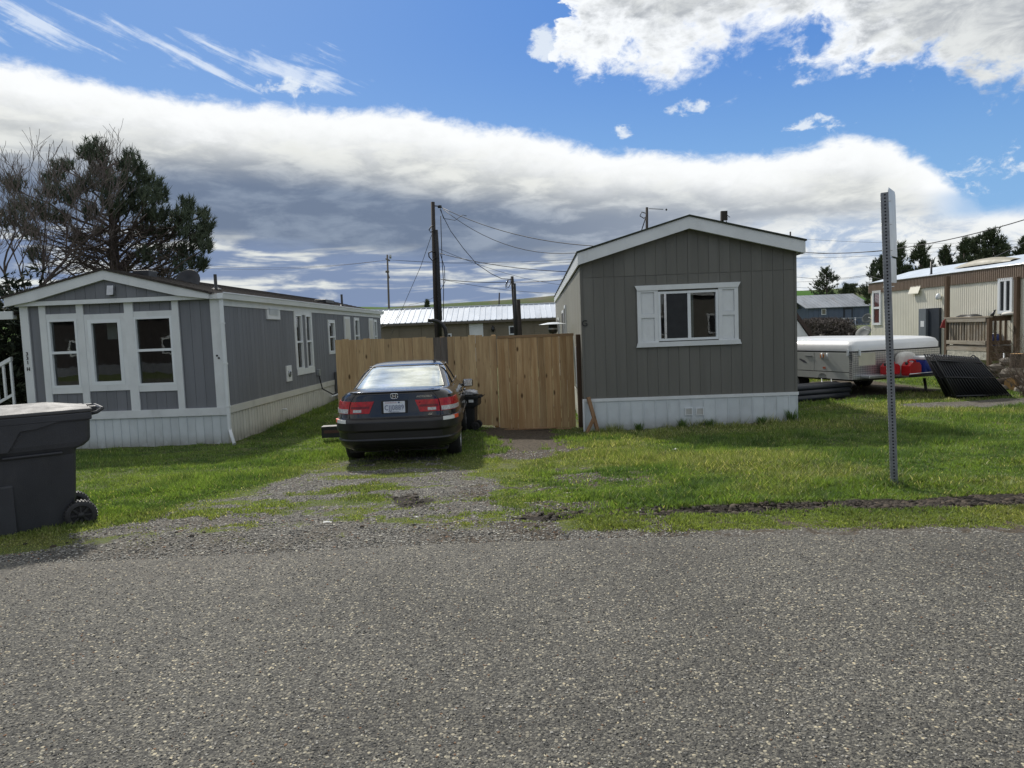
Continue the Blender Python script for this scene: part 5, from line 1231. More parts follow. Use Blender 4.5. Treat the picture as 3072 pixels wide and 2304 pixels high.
# ------------------------------------------------------------------ utility poles and wires
def sag(a, b, s, n=14):
    a = Vector(a); b = Vector(b); return [a.lerp(b, i/n)-Vector((0, 0, s*4*(i/n)*(1-i/n))) for i in range(n+1)]
def wire(pts, label, r=.012, group='overhead wires'):
    mb = MB(); mb.tube(pts, r*.72, 5); o = mb.build('overhead_wire', M['cable'], None); tag(o, label, 'wire', group)
def poles():
    def pole(px, pt, Y, r, name, label, extra=None, mt='pole', base=None, pxt=None):
        b = P(px, 1100, Y); tp = P(pxt or px, pt, Y); g = Z(b.x, Y); k = (r*.72) if r else .1
        t = thing('utility_pole', label, 'utility pole', (b.x, Y, g))
        mb = MB(); mb.tube([(0, 0, -.3), (0, 0, (tp.z-g)*.5), (tp.x-P(px, 1000, Y).x+0, 0, tp.z-g)], [r, r*.85, k], 10); mb.build('shaft', M[mt], t)
        return t, tp, g
    # the tall pole behind the fence with its conduit
    Y = 25.; t, tp, g = pole(1316, 606, Y, .095, '', 'tall dark utility pole with thick conduit rising behind the cedar fence', pxt=1303)
    x0 = t.location.x; H_ = tp.z-g; dx = tp.x-x0
    def at(px, py, dy=0): q = P(px, py, Y+dy); return q-Vector((x0, Y, g))
    mb = MB(); mb.tube([at(1321, 1020, -.12), at(1318, 900, -.12), at(1313, 775, -.11), at(1308, 690, -.1)], .065, 8); mb.build('conduit', M['cable'], t)
    mb = MB(); mb.tube([at(1305, 775, -.14), at(1296, 781, -.2), at(1287, 770, -.2), at(1286, 759, -.2), at(1293, 755, -.2), at(1306, 757, -.14)], .022, 6); mb.build('wire_loop', M['cable'], t)
    mb = MB(); mb.tube([at(1303, 690, -.14), at(1292, 697, -.2), at(1287, 690, -.2), at(1293, 680, -.2), at(1301, 678, -.14)], .02, 6); mb.build('wire_loop', M['cable'], t)
    mb = MB(); mb.tube([at(1294, 617), at(1322, 619)], .02, 6); mb.lathe([(0, -.05), (.07, -.04), (.07, .04), (0, .05)], 10, Matrix.Translation(at(1319, 620))); mb.build('insulator', M['black'], t)
    mb = MB(); mb.tube([at(1322, 648, .05), at(1326, 780, .05), at(1331, 850, .05), at(1330, 960, .05)], .014, 5); mb.build('down_wire', M['cable'], t)
    mb = MB(); mb.tube([at(1320, 760, .05), at(1333, 800, .08), at(1335, 845, .08), at(1322, 870, .05), at(1326, 960, .05)], .012, 5); mb.build('down_wire', M['cable'], t)
    # bent vent pipe next to it
    q = P(1338, 1020, 24); b = thing('stove_pipe', 'thick black curved pipe sticking up behind the fence beside the tall pole', 'pipe', (q.x, 24, Z(q.x, 24)))
    mb = MB(); pts = [P(px, py, 24)-b.location for px, py in ((1338, 1060), (1338, 1002), (1335, 985), (1327, 973), (1315, 965), (1300, 961), (1284, 961))]; pts[0].z = 0; mb.tube(pts, .062, 10); mb.build('pipe', M['black'], b)
    mb = MB(); mb.tube([P(1292, 966, 24)-b.location, P(1290, 972, 24)-b.location], .012, 5); mb.build('hook', M['alu'], b)
    # the stub poles right of it
    t2, tp2, g2 = pole(1551, 829, 25., .075, '', 'short dark stub pole with a coil of wire behind the gate', pxt=1540)
    mb = MB(); o2 = Vector(t2.location); mb.tube([P(a, b_, 24.9)-o2 for a, b_ in ((1538, 838), (1524, 838), (1517, 855), (1518, 865), (1526, 862), (1533, 848), (1531, 836), (1522, 845), (1520, 860))], .014, 5); mb.build('wire_coil', M['cable'], t2)
    mb = MB(); mb.tube([P(1552, 1050, 24.88)-o2, P(1543, 850, 24.88)-o2], .05, 8); mb.build('conduit', M['cable'], t2)
    pole(1563, 899, 25.6, .11, '', 'lower thick brown stub pole beside the one with the wire coil', mt='pole', pxt=1558)
    # slim far pole
    t3, tp3, g3 = pole(1176, 764, 60., .10, '', 'slim pale utility pole with a small crossarm far behind the grey home', mt='pole_pale', pxt=1167)
    o3 = Vector(t3.location); mb = MB(); mb.tube([P(1157, 776, 60)-o3, P(1170, 782, 60)-o3], .07, 6); mb.build('crossarm', M['pole_pale'], t3)
    mb = MB(); mb.tube([P(1162, 815, 60)-o3, P(1168, 835, 60)-o3], .06, 6); mb.lathe([(0, -.1), (.16, -.08), (.16, .08), (0, .1)], 8, Matrix.Translation(P(1162, 815, 60)-o3)); mb.build('street_lamp_arm', M['pole_pale'], t3)
    mb = MB(); mb.lathe([(0, -.15), (.09, -.15), (.09, .15), (0, .15)], 8, Matrix.Translation(P(1171, 770, 60)-o3)); mb.build('insulator', M['metal'], t3)
    # two pole heads over the olive home's roof
    t4, tp4, g4 = pole(1946, 622, 42., .105, '', 'dark pole head with looped wires left of the olive home\'s ridge', pxt=1943)
    o4 = Vector(t4.location); mb = MB(); mb.tube([P(a, b_, 42)-o4 for a, b_ in ((1938, 640), (1925, 636), (1920, 648), (1932, 655), (1938, 650), (1925, 690))], .03, 5); mb.build('wire_loop', M['cable'], t4)
    mb = MB(); mb.tube([P(1946, 626, 42)-o4, P(1990, 628, 42)-o4], .02, 5); mb.lathe([(0, -.08), (.07, 0), (0, .08)], 8, Matrix.Translation(P(1999, 629, 42)-o4)); mb.build('arm', M['cable'], t4)
    t5, tp5, g5 = pole(2168, 634, 38., .125, '', 'thick pole head with frayed wires right of the olive home\'s ridge')
    o5 = Vector(t5.location); mb = MB(); mb.tube([P(a, b_, 38)-o5 for a, b_ in ((2174, 640), (2190, 652), (2176, 654), (2180, 668), (2184, 678), (2176, 690))], .022, 5); mb.build('wire_loop', M['cable'], t5)
    mb = MB(); mb.box(-.02, .30, -.28, -.14, tp5.z-g5-.5, tp5.z-g5-.02); mb.build('splice_box', M['pole'], t5)
    t6, tp6, g6 = pole(1502, 878, 110., .14, '', 'tiny distant pole on the green hill between the two tall ones')
    t7, tp7, g7 = pole(2372, 695, 62., .09, '', 'thin mast tip with a small bracket at the right eave of the olive home'); o7 = Vector(t7.location)
    mb = MB(); mb.tube([P(2368, 716, 62)-o7, P(2386, 718, 62)-o7, P(2386, 710, 62)-o7], .05, 5); mb.build('bracket', M['cable'], t7)
    # wires
    W_ = lambda px, py, y: P(px, py, y)
    wire(sag(W_(1322, 621, 25), W_(1830, 740, 19.5), .30), 'upper service cable from the pole top down to the olive home\'s roof', .016)
    wire(sag(W_(1330, 628, 25), W_(1800, 748, 20.5), .62), 'second service cable sagging from the pole top to the olive home\'s roof', .014)
    wire([W_(1322, 625, 25), W_(1330, 655, 25), W_(1365, 661, 25), W_(1388, 645, 25), W_(1400, 648, 25)], 'kinked splice of wires just right of the tall pole\'s top', .014)
    wire([W_(a, b_, 25) for a, b_ in ((1320, 628), (1334, 658), (1352, 693), (1390, 745), (1430, 792), (1475, 822), (1505, 836), (1540, 839))], 'cable drooping steeply from the tall pole to the stub pole', .016)
    wire(sag(W_(1320, 760, 25), W_(1702, 815, 22), .12), 'cable running from the middle of the tall pole right to the olive home', .016)
    wire(sag(W_(1318, 747, 25), W_(1690, 855, 32), .2), 'thin wire sloping down right from the middle of the tall pole', .010)
    wire(sag(W_(1322, 838, 25), W_(1545, 846, 25), .05)+sag(W_(1545, 846, 25), W_(1692, 838, 22), .03), 'nearly level cable from the tall pole past the stub pole to the olive home', .016)
    wire(sag(W_(1322, 838, 25), W_(1668, 880, 30), .10), 'thin wire below the level cable, right of the tall pole', .010)
    wire([W_(1300, 690, 25), W_(1262, 800, 27), W_(1218, 900, 30), W_(1172, 1008, 34)], 'guy wire slanting down left from the tall pole to behind the fence', .013)
    wire(sag(W_(1300, 893, 25), W_(1230, 913, 34), .05)+sag(W_(1230, 913, 34), W_(1120, 990, 30), .2), 'low wire going left from the tall pole to the grey home\'s far end', .010)
    for k, (ya, yb, yl) in enumerate(((780, 756, 792), (783, 768, 800))):
        wire(sag(W_(560, yl, 70), W_(1162, 780, 60), .5)+sag(W_(1172, 780, 60), W_(1946, yb, 62), .5)+sag(W_(1946, yb, 62), W_(3200, 700+k*12, 70), .9), ['upper of two faint distant line wires crossing behind the pale pole', 'lower of two faint distant line wires crossing behind the pale pole'][k], .016)
    wire(sag(W_(2400, 756, 22), W_(3200, 618, 15), .35, 20), 'thick cable rising right from the olive home over the sign post', .016)
    wire(sag(W_(2390, 831, 40), W_(2600, 825, 40), .15)+sag(W_(2600, 825, 40), W_(3200, 655, 20), .9, 20), 'cable behind the sign post rising over the cream home\'s roof', .014)
    wire(sag(W_(2390, 846, 45), W_(2760, 800, 45), .2), 'second wire behind the sign post, just under the first', .012)
    wire(sag(W_(2390, 716, 62), W_(3200, 716, 62), .4), 'faint level wire right of the olive home\'s roof peak', .014)
    wire(sag(W_(2390, 862, 50), W_(2640, 845, 50), .2), 'lowest faint wire above the blue shed', .012)
    # small fir behind the middle home and the patio heater
poles()

def patio_heater():
    q = P(1659, 985, 18.); t = thing('patio_heater', 'patio heater with a wide white reflector top showing above the gate', 'patio heater', (q.x, 18, Z(q.x, 18)))
    g = Z(q.x, 18); z = P(1659, 972, 18.).z-g; zl = P(1659, 1000, 18.).z-g
    mb = MB(); rx = .34
    mb.lathe([(.0, z+.045), (.12, z+.04), (.33, z+.0), (.36, z-.012), (.33, z-.008), (.0, z+.03)], 28); mb.build('reflector', M['white_vinyl'], t)
    mb = MB(); mb.lathe([(.0, z+.0), (.10, z-.01), (.115, z-.03), (.115, zl+.05), (.09, zl), (0, zl)], 18); mb.build('burner', M['black'], t)
    mb = MB(); mb.lathe([(.118, z-.14), (.121, z-.13), (.121, z-.115), (.118, z-.105)], 18); mb.build('burner_ring', M['metal'], t)
    mb = MB(); mb.tube([(0, 0, .03), (0, 0, zl+.01)], .03, 8); mb.lathe([(0, 0), (.22, 0), (.2, .06), (.05, .08), (0, .08)], 16); mb.build('stand', M['black'], t)
patio_heater()

# ------------------------------------------------------------------ cream home, deck and clutter on the right
XW = lambda y: 14.55+(20.7-y)*.028           # the cream wall's x at a given y (nearly along y)
def cream_home():
    yaw = math.atan(.028); t = thing('manufactured_home', 'cream ribbed metal home with brown eave band and pale roof at the right', 'mobile home', (14.2, 28.0, 0), yaw)
    cm = mat('cream_ribbed_siding', (.72, .69, .58), .55, .07, 1.2, dirt=.15, dcol=(.25, .22, .15)); br = mat('brown_eave_metal', (.26, .195, .145), .6, .12, 2); rm = mat('pale_roof_coating', (.50, .56, .64), .5, .12, 1.5, dirt=.2)
    # local y runs from 0 (far end) to -14 (towards the camera); outward is -x
    pl_o = Vector((14.2, 28, 0)); ax = Vector((-math.sin(yaw), math.cos(yaw), 0)); nx = Vector((math.cos(yaw), math.sin(yaw), 0))
    def sd(px, py, off=0.):
        d = ray(px, py); c = Vector((0, 0, EYE)); o = pl_o+nx*off; tt = (o-c).dot(nx)/d.dot(nx); q = c+d*tt; return (q-o).dot(ax), q.z
    ze = sd(2612, 880)[1]; zt = sd(2612, 850)[1]; g = -.4
    L = -15.
    Bx('wall_core', cm, t, .03, 4.2, L, .0, g, ze)
    # ribbed skin: trapezoid ribs as one panel per metre
    y = 0.; p = .10; 
    rows = []
    while y > L+.01:
        mb = MB(); k = 0; yy = y; pts = []
        while k < 10: pts += [(yy, 0), (yy-p*.55, 0), (yy-p*.65, -.008), (yy-p*.9, -.008)]; yy -= p; k += 1
        pts.append((yy, 0)); n = len(pts); vs = [(x, a, z) for z in (g, ze) for a, x in pts]; mb.add(vs, [(i, i+1, n+i+1, n+i) for i in range(n-1)]); mb.build('wall_panel', cm, t); y -= 1.0
    yy = .15
    while yy > L:
        mb = MB(); k = 0; pts = []; a = yy
        while k < 12: pts += [(a, -.03), (a-.05, -.03), (a-.055, -.05), (a-.08, -.05)]; a -= .085; k += 1
        pts.append((a, -.03)); n = len(pts); vs = [(x, b, z) for z in (ze-.0, zt) for b, x in pts]; mb.add(vs, [(i, i+1, n+i+1, n+i) for i in range(n-1)]); mb.build('eave_panel', br, t); yy = a
    # roof, low arch
    mb = MB(); prof = [(-.06, zt), (.8, zt+.20), (1.6, zt+.40), (2.2, zt+.50), (3.0, zt+.36), (4.3, zt)]
    rows = [[(x, L, z) for x, z in prof], [(x, .16, z) for x, z in prof]]; mb.grid(rows, smooth=True); mb.prism([(a, b) for a, b in prof]+[(4.2, zt-.05), (0, zt-.05)], .155, .18); mb.build('roof', rm, t)
    mb = MB(); mb.tube([(-.06, .16, zt), (-.06, L, zt)], .022, 6); mb.build('drip_edge', M['alu'], t)
    Bx('end_wall', cm, t, .0, 4.2, .001, .03, g, ze)
    # windows
    def win(px0, py0, px1, py1, n='window', mid_h=True, red=False):
        y0, z1 = sd(px0, py0); y1, z0 = sd(px1, py1); a, b = min(y0, y1), max(y0, y1)
        mb = MB(); k = .09
        mb.box(-.05, .0, a, a+k, z0, z1); mb.box(-.05, 0, b-k, b, z0, z1); mb.box(-.049, 0, a+k, b-k, z1-k, z1); mb.box(-.049, 0, a+k, b-k, z0, z0+k)
        if mid_h: mb.box(-.045, 0, a+k, b-k, (z0+z1)/2-.04, (z0+z1)/2+.04)
        else: mb.box(-.045, 0, (a+b)/2-.04, (a+b)/2+.04, z0+k, z1-k)
        w = mb.build('window', M['white_vinyl'], t)
        Bx('pane', mat('curtained_pane', (.10, .035, .035), .1, .5, 6, coat=1) if red else mat('dark_pane', (.02, .024, .028), .06, .2, 3, coat=1), w, -.02, -.003, a+k, b-k, z0+k, z1-k)
    win(2620, 873, 2645, 975, red=True); win(2998, 836, 3040, 940, mid_h=False)
    y0, z1 = sd(2735, 855); y1, z0 = sd(2765, 878); mb = MB(); a, b = min(y0, y1), max(y0, y1); mb.prism([(-.015, z1), (-.30, z0), (-.28, z0-.02), (-.015, z1-.03)], a, b, axis='y'); 
    mb = MB(); mb.add([(-.015, a, z1), (-.015, b, z1), (-.13, b, z0), (-.13, a, z0), (-.015, a, z1-.03), (-.015, b, z1-.03), (-.13, b, z0-.03), (-.13, a, z0-.03)], [(0, 1, 2, 3), (7, 6, 5, 4), (0, 3, 7, 4), (1, 5, 6, 2), (3, 2, 6, 7)]); mb.build('vent_hood', cm, t)
    # grey meter cabinet and dark door
    y0, z1 = sd(2771, 926); y1, _ = sd(2793, 926); Bx('meter_cabinet', mat('grey_cabinet', (.14, .16, .18), .5), t, -.18, -.016, min(y0, y1), max(y0, y1), g+.2, z1, .01)
    c_ = t.children[-1]; Bx('notice', M['white_vinyl'], c_, -.186, -.181, (y0+y1)/2-.12, (y0+y1)/2+.08, z1-.62, z1-.42)
    y2, _ = sd(2826, 926); Bx('dark_door', mat('navy_door', (.022, .028, .040), .4), t, -.10, -.016, min(y1, y2), max(y1, y2)-.02, g+.2, z1)
    y3, z3 = sd(2823, 890); mb = MB(); mb.lathe([(0, -.1), (.07, -.08), (.09, 0), (.05, .1), (0, .12)], 10, Matrix.Translation((-.09, y3, z3))); mb.build('wall_lamp', M['white_vinyl'], t)
    # roof fittings
    q = P(2793, 828, 26.5); mb = MB(); mb.lathe([(.10, -.1), (.035, .02), (.032, .42), (0, .42)], 8, Matrix.Translation((.25, -3.4, zt+.08))); mb.build('vent_pipe', M['black'], t)
    mb = MB(); rows = []
    for i, yy in enumerate(np.linspace(-3.9, -6.5, 10)):
        f = i/9; ww = .24+.10*math.sin(f*math.pi); hh = .07+.15*math.sin(f*math.pi)**.8; rows.append([(.95+ww*math.cos(a), yy, zt+.20+hh*math.sin(a)) for a in np.linspace(0, math.pi, 9)])
    mb.grid(rows, smooth=True); mb.build('roof_cowl', mat('cowl_tan', (.30, .28, .22), .6), t)
    # corner conduit post near the frame edge
    y4, _ = sd(3060, 900); Bx('downpipe', M['deckdark'], t, -.14, -.03, y4-.06, y4+.06, g, ze+.05, .01)
    return sd
SD = cream_home()

def deck():
    x0 = 13.80; ya, yb = 20.5, 22.5; g = Z(13.8, 21); x1 = XW(20.5)-.04
    t = thing('wooden_deck', 'weathered raised wooden deck with picket railing against the cream home', 'deck', (x0, ya, g))
    zr1 = P(2965, 948, ya).z-g; zr0 = zr1-.13; zb1 = P(2965, 1023, ya).z-g; zb0 = P(2965, 1035, ya).z-g; L = yb-ya
    zd = zb0-.02
    # railing along y (faces the lawn)
    Bx('top_rail', M['deckrail'], t, -.06, .08, -.05, L+.05, zr1-.04, zr1); Bx('top_board', M['deckrail'], t, -.05, -.01, .10, L-.05, zr0-.03, zr1-.041)
    Bx('bottom_rail', M['deckrail'], t, -.05, -.01, .10, L-.03, zb0, zb1)
    n = 14
    for i in range(n):
        y = .13+(L-.28)*i/(n-1); w = .09 if i == 6 else .045; Bx('baluster', M['deckwood'], t, -.008, .035, y-w/2, y+w/2, zb0+.01, zr0)
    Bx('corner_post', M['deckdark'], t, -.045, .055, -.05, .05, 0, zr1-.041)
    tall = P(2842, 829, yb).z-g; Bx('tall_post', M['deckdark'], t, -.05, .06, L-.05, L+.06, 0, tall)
    # floor, rim boards
    for i in range(int((x1-x0)/.14)+1): Bx('deck_board', M['deckrail'], t, i*.14-.02, min(i*.14+.115, x1-x0), -.03, L, zd-.06, zd-.02)
    Bx('rim_board', M['deckrail'], t, -.045, -.005, .06, L-.06, zd-.17, zd-.065)
    Bx('apron_board', mat('flaking_white_board', (.42, .40, .34), .8, .4, 9, dirt=.5, dcol=(.14, .11, .08)), t, -.035, -.0, .06, L-.06, zd-.42, zd-.18)
    # railing along x (faces the road), its shade painted as darker wood
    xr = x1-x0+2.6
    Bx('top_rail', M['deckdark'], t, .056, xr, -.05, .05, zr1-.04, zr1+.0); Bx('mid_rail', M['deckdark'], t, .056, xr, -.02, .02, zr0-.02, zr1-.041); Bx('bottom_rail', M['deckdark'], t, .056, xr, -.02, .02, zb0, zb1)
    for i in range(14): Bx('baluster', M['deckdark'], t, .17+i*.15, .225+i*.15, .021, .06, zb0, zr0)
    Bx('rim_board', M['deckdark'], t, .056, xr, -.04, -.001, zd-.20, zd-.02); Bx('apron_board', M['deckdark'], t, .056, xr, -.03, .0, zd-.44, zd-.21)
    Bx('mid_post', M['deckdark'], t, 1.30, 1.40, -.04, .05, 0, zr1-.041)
    # things on the deck
    mb = MB(); rows = []
    for i, f in enumerate(np.linspace(0, 1, 12)):
        hh = .16*math.sin(f*math.pi)**.5+.03*math.sin(f*9); rows.append([(.35+.24*math.cos(a), .95+f*1.0, zr1-.08+hh*math.sin(a)) for a in np.linspace(0, math.pi, 8)]+[(.11, .95+f, zd)])
    g_ = thing('covered_grill', 'barbecue grill under a rounded black cover on the deck', 'grill', (x0, ya, g)); mb.grid(rows, smooth=True); mb.build('grill_cover', M['black'], g_)
    Bx('grill_body', M['black'], g_, .15, .55, .98, 1.92, zd-.02, zr1-.1)
    blue = mat('blue_plastic', (.015, .05, .30), .35, .2, 6); 
    for i, (xx, yy, s, lb) in enumerate(((.42, .45, .17, 'left of the blue tubs seen through the dark deck railing'), (.80, .42, .20, 'middle blue tub behind the dark deck railing, larger than its neighbours'), (1.18, .40, .16, 'rightmost blue tub behind the dark deck railing'))):
        o = thing('blue_tub', lb, 'tub', (x0+xx, ya+yy, g+zd-.019), 0, 'blue tubs on the deck'); mb = MB(); mb.lathe([(0, 0), (s*.8, 0), (s, s*2.0), (s*.95, s*2.0), (s*.75, .02), (0, .02)], 18); mb.build('tub', blue, o)
        mb = MB(); mb.lathe([(s*.96, s*1.98), (s*1.06, s*1.98), (s*1.06, s*2.05), (0, s*2.12)], 18); mb.build('tub_lid', M['white_vinyl'] if i == 0 else blue, o)
    q = P(2979, 940, ya); o = thing('deck_ornament', 'small dark animal ornament standing on the deck rail corner', 'ornament', (q.x, ya, g+zr1))
    mb = MB(); mb.tube([(-.03, 0, 0), (0, 0, .06), (.03, 0, .12), (.05, 0, .16)], [.05, .045, .03, .02], 8); mb.tube([(.05, 0, .15), (.09, 0, .17)], [.025, .01], 6); mb.build('figure', M['black'], o)
    o = thing('cushion', 'pale cushion lying on the shaded part of the deck rail', 'cushion', (x0+.62, ya, g+zr1)); mb = MB(); mb.lathe([(0, 0), (.2, .0), (.24, .03), (.2, .08), (0, .11)], 18); mb.build('pad', M['blind'], o)
    q = P(2824, 970, 22.6); o = thing('hanging_flag', 'small red and white pennant hanging at the deck\'s left post', 'pennant', (x0-.12, yb-.02, g+zr1-.32)); mb = MB(); mb.prism([(-.10, 0), (.05, -.02), (.05, .26), (-.02, .22)], -.01, .01); mb.build('pennant', mat('red_cloth', (.30, .04, .04), .8, .3, 12), o)
deck()

def camper():
    o = Vector((8.27, 17.2, 0)); yaw = R(20); g = -.33
    t = thing('folding_camper', 'folded white pop-up camper trailer with a diamond plate front', 'camper trailer', (o.x, o.y, g), yaw)
    shell = mat('camper_white_shell', (.72, .73, .74), .35, .05, 2, coat=.3, dirt=.12); pane = mat('camper_side_panel', (.55, .56, .53), .45, .06, 2, dirt=.2, dcol=(.2, .19, .16))
    dp = bpy.data.materials.new('diamond_plate'); dp.use_nodes = True; T = NT(dp.node_tree); b = T.n['Principled BSDF']; tc = T.new('ShaderNodeTexCoord').outputs['Object']
    rot = T.new('ShaderNodeMapping'); T.l.new(tc, rot.inputs[0]); rot.inputs['Rotation'].default_value = (0, R(45), 0); rot.inputs['Scale'].default_value = (1, .01, 1)
    ck = T.new('ShaderNodeTexChecker'); T.l.new(rot.outputs[0], ck.inputs[0]); ck.inputs['Scale'].default_value = 26
    b.inputs['Metallic'].default_value = .9; b.inputs['Roughness'].default_value = .36; T.set(b.inputs['Base Color'], T.mix(ck.outputs[1], (.34, .35, .37), (.62, .62, .62)))
    bp = T.new('ShaderNodeBump'); bp.inputs['Strength'].default_value = .8; bp.inputs['Distance'].default_value = .01; T.l.new(ck.outputs[1], bp.inputs['Height']); T.l.new(bp.outputs[0], b.inputs['Normal'])
    W, L = 2.93, 4.2; zb, zl, zt = .47, 1.17, 1.42
    # roof shell with soft corners, crowned
    r_ = .16; rows = []
    for z, ins in ((zl-.01, 0), (zl+.12, .0), (zt-.10, .02), (zt-.04, .05), (zt-.01, .11), (zt+.02, .22), (zt+.05, .6)):
        row = []
        for cx, cy, a0 in ((W-r_-ins, L-r_-ins, 0), (r_+ins, L-r_-ins, 90), (r_+ins, r_+ins, 180), (W-r_-ins, r_+ins, 270)):
            for k in range(6): a = R(a0+k*18); row.append((cx+r_*math.cos(a), cy+r_*math.sin(a), z))
        rows.append(row)
    mb = MB(); mb.grid(rows, smooth=True, close=True); bb = len(mb.v)-24; mb.f.append(tuple(range(bb, bb+24))); mb.mi.append(0); mb.sm.append(False); mb.build('roof_shell', shell, t)
    Bx('gasket', M['black'], t, .03, W-.03, .03, L-.03, zl-.04, zl-.008)
    Bx('box', pane, t, .025, W-.03, .06, L-.05, zb, zl-.04)
    # left side panels (faces -x)
    for a, b_, z0, z1 in ((.30, 1.24, zb+.18, zl-.05), (1.26, 2.6, zb+.18, zl-.05), (2.62, 4.1, zb+.18, zl-.05)): Bx('side_panel', pane, t, .0, .024, a if a > .3 else .10, b_, z0, z1, .004)
    Bx('side_skirt', pane, t, -.005, .024, .10, .82, zb, zb+.165); Bx('side_skirt', pane, t, -.005, .024, 1.12, 4.1, zb, zb+.165)
    mb = MB(); mb.prism([(.82, zb+.165), (1.12, zb+.165), (1.12, zb), (1.09, zb+.08), (1.02, zb+.12), (.92, zb+.12), (.85, zb+.08), (.82, zb)], -.005, .024, axis='x'); mb.build('wheel_arch', pane, t)
    dpl = dp
    Bx('diamond_plate', dpl, t, .10, W-.05, -.005, .055, zb, zl-.045, .004); Bx('corner_plate', dpl, t, -.008, .095, -.006, .095, zb, zl-.045, .004)
    mb = MB(); mb.bbox(-.03, .0, .92, 1.02, zl-.18, zl-.09, .01); lo = mb.build('marker_lamp', mat('amber_lens', (.65, .22, .02), .25), t)
    for y in (.80, .98):
        mb = MB(); mb.tube([(-.02, y, zl-.07), (-.06, y-.05, zl-.10), (-.02, y-.02, zl-.22)], .018, 6); mb.build('roof_clip', M['white_vinyl'], t)
    for xx, yy in ((-.012, .14), (.20, -.02)): Bx('latch', M['white_vinyl'], t, xx-.02, xx+.02, yy-.02, yy+.02, zl-.12, zl+.03)
    Bx('door_handle', M['metal'], t, -.012, -.001, 1.32, 1.56, zl-.155, zl-.135)
    mb = MB(); mb.prism([(1.58, zl-.27), (1.74, zl-.22), (1.80, zl-.23), (1.62, zl-.32), (1.50, zl-.33)], -.003, .0, axis='x'); mb.build('graphic', mat('grey_graphic', (.10, .10, .12), .5), t)
    Bx('warning_sticker', mat('orange_sticker', (.55, .16, .08), .5), t, -.003, -.001, .86, .96, zb+.24, zb+.29)
    Bx('side_seam', M['black'], t, -.003, .0, .10, 4.1, zb+.166, zb+.178)
    # front tray, tongue rack
    Bx('front_tray', M['alu'], t, .25, 1.25, -.26, -.006, zb+.02, zb+.10, .02)
    Bx('front_sheet', mat('cream_reflector', (.50, .48, .38), .4), t, .18, .72, -.0075, -.0055, zb+.33, zl-.06)
    rk = Bx('rack_frame', M['blackmetal'], t, 1.15, 2.65, -.62, -.58, zb+.02, zb+.08)
    Bx('rack_deck', M['metal'], rk, 1.16, 2.64, -.579, -.02, zb+.03, zb+.05); Bx('rack_side', M['blackmetal'], rk, 2.60, 2.651, -.578, -.01, zb+.021, zb+.08)
    mb = MB(); mb.tube([(1.15, -.60, zb+.10), (2.55, -.62, zb+.115), (2.66, -.5, zb+.10)], .014, 6); mb.build('rack_rail', M['alu'], rk)
    Bx('rack_plate', M['white_vinyl'], rk, 1.95, 2.13, -.625, -.621, zb+.025, zb+.07)
    for x in (.35, W-.45):
        Mx = Matrix.Translation((x if x < 1 else W-.30, 2.2, .30)) @ Matrix.Rotation(R(90), 4, 'Y'); mb = MB(); mb.lathe([(.14, -.11), (.28, -.11), (.30, -.08), (.30, .08), (.28, .11), (.14, .11)], 28, Mx); w = mb.build('wheel', M['rubber'], t)
        mb = MB(); mb.lathe([(0, -.09), (.15, -.08), (.15, .08), (0, .09)], 20, Mx); mb.build('rim', M['white_vinyl'], w)
    mb = MB(); mb.box(.3, W-.3, .2, L-.2, .40, zb-.002); mb.build('chassis', M['blackmetal'], t)
    mb = MB(); mb.tube([(W*.72, -.2, .40), (W*.72+.05, -.22, .05), (W*.72+.05, -.22, .02)], .035, 8); mb.build('tongue_jack', M['blackmetal'], t)
    # a wheel near the tongue and a second wheel in the dark underneath
    for y, lb in ((.98, 0), (.66, 1)):
        mb = MB(); mb.tube([(-.02, y, zb-.01), (-.16, y-.18, .27)], .012, 6); s = mb.build('stabiliser', M['metal'], t)
        mb = MB(); mb.tube([(-.16, y-.18, .27), (-.28, y-.32, .03)], .024, 8); mb.build('stabiliser_tube', M['white_vinyl'], s)
    # cargo standing on the rack: gas cans, cooler, covered bottle
    C_, S_ = math.cos(yaw), math.sin(yaw)
    def w_(x, y, z): return (o.x+x*C_-y*S_, o.y+x*S_+y*C_, g+z)
    redp = mat('red_can_plastic', (.50, .018, .022), .35, .15, 5); bl = mat('blue_cooler_plastic', (.018, .045, .27), .38, .12, 5)
    c = thing('cooler', 'blue cooler with a white lid standing on the camper\'s front rack', 'cooler', w_(2.02, -.36, zb+.052), yaw)
    mb = MB(); mb.bbox(-.32, .32, -.19, .19, 0, .36, .03); mb.build('cooler_body', bl, c); mb = MB(); mb.bbox(-.33, .33, -.20, .20, .365, .45, .025); mb.build('cooler_lid', M['white_vinyl'], c)
    mb = MB(); mb.lathe([(0, 0), (.105, 0), (.11, .012), (.085, .02), (0, .02)], 22, Matrix.Translation((-.15, -.19, .18)) @ Matrix.Rotation(R(90), 4, 'X')); mb.build('moulded_ring', bl, c)
    mb = MB(); mb.tube([(-.335, -.1, .28), (-.37, -.1, .22), (-.37, .1, .22), (-.335, .1, .28)], .012, 6); mb.build('handle', bl, c)
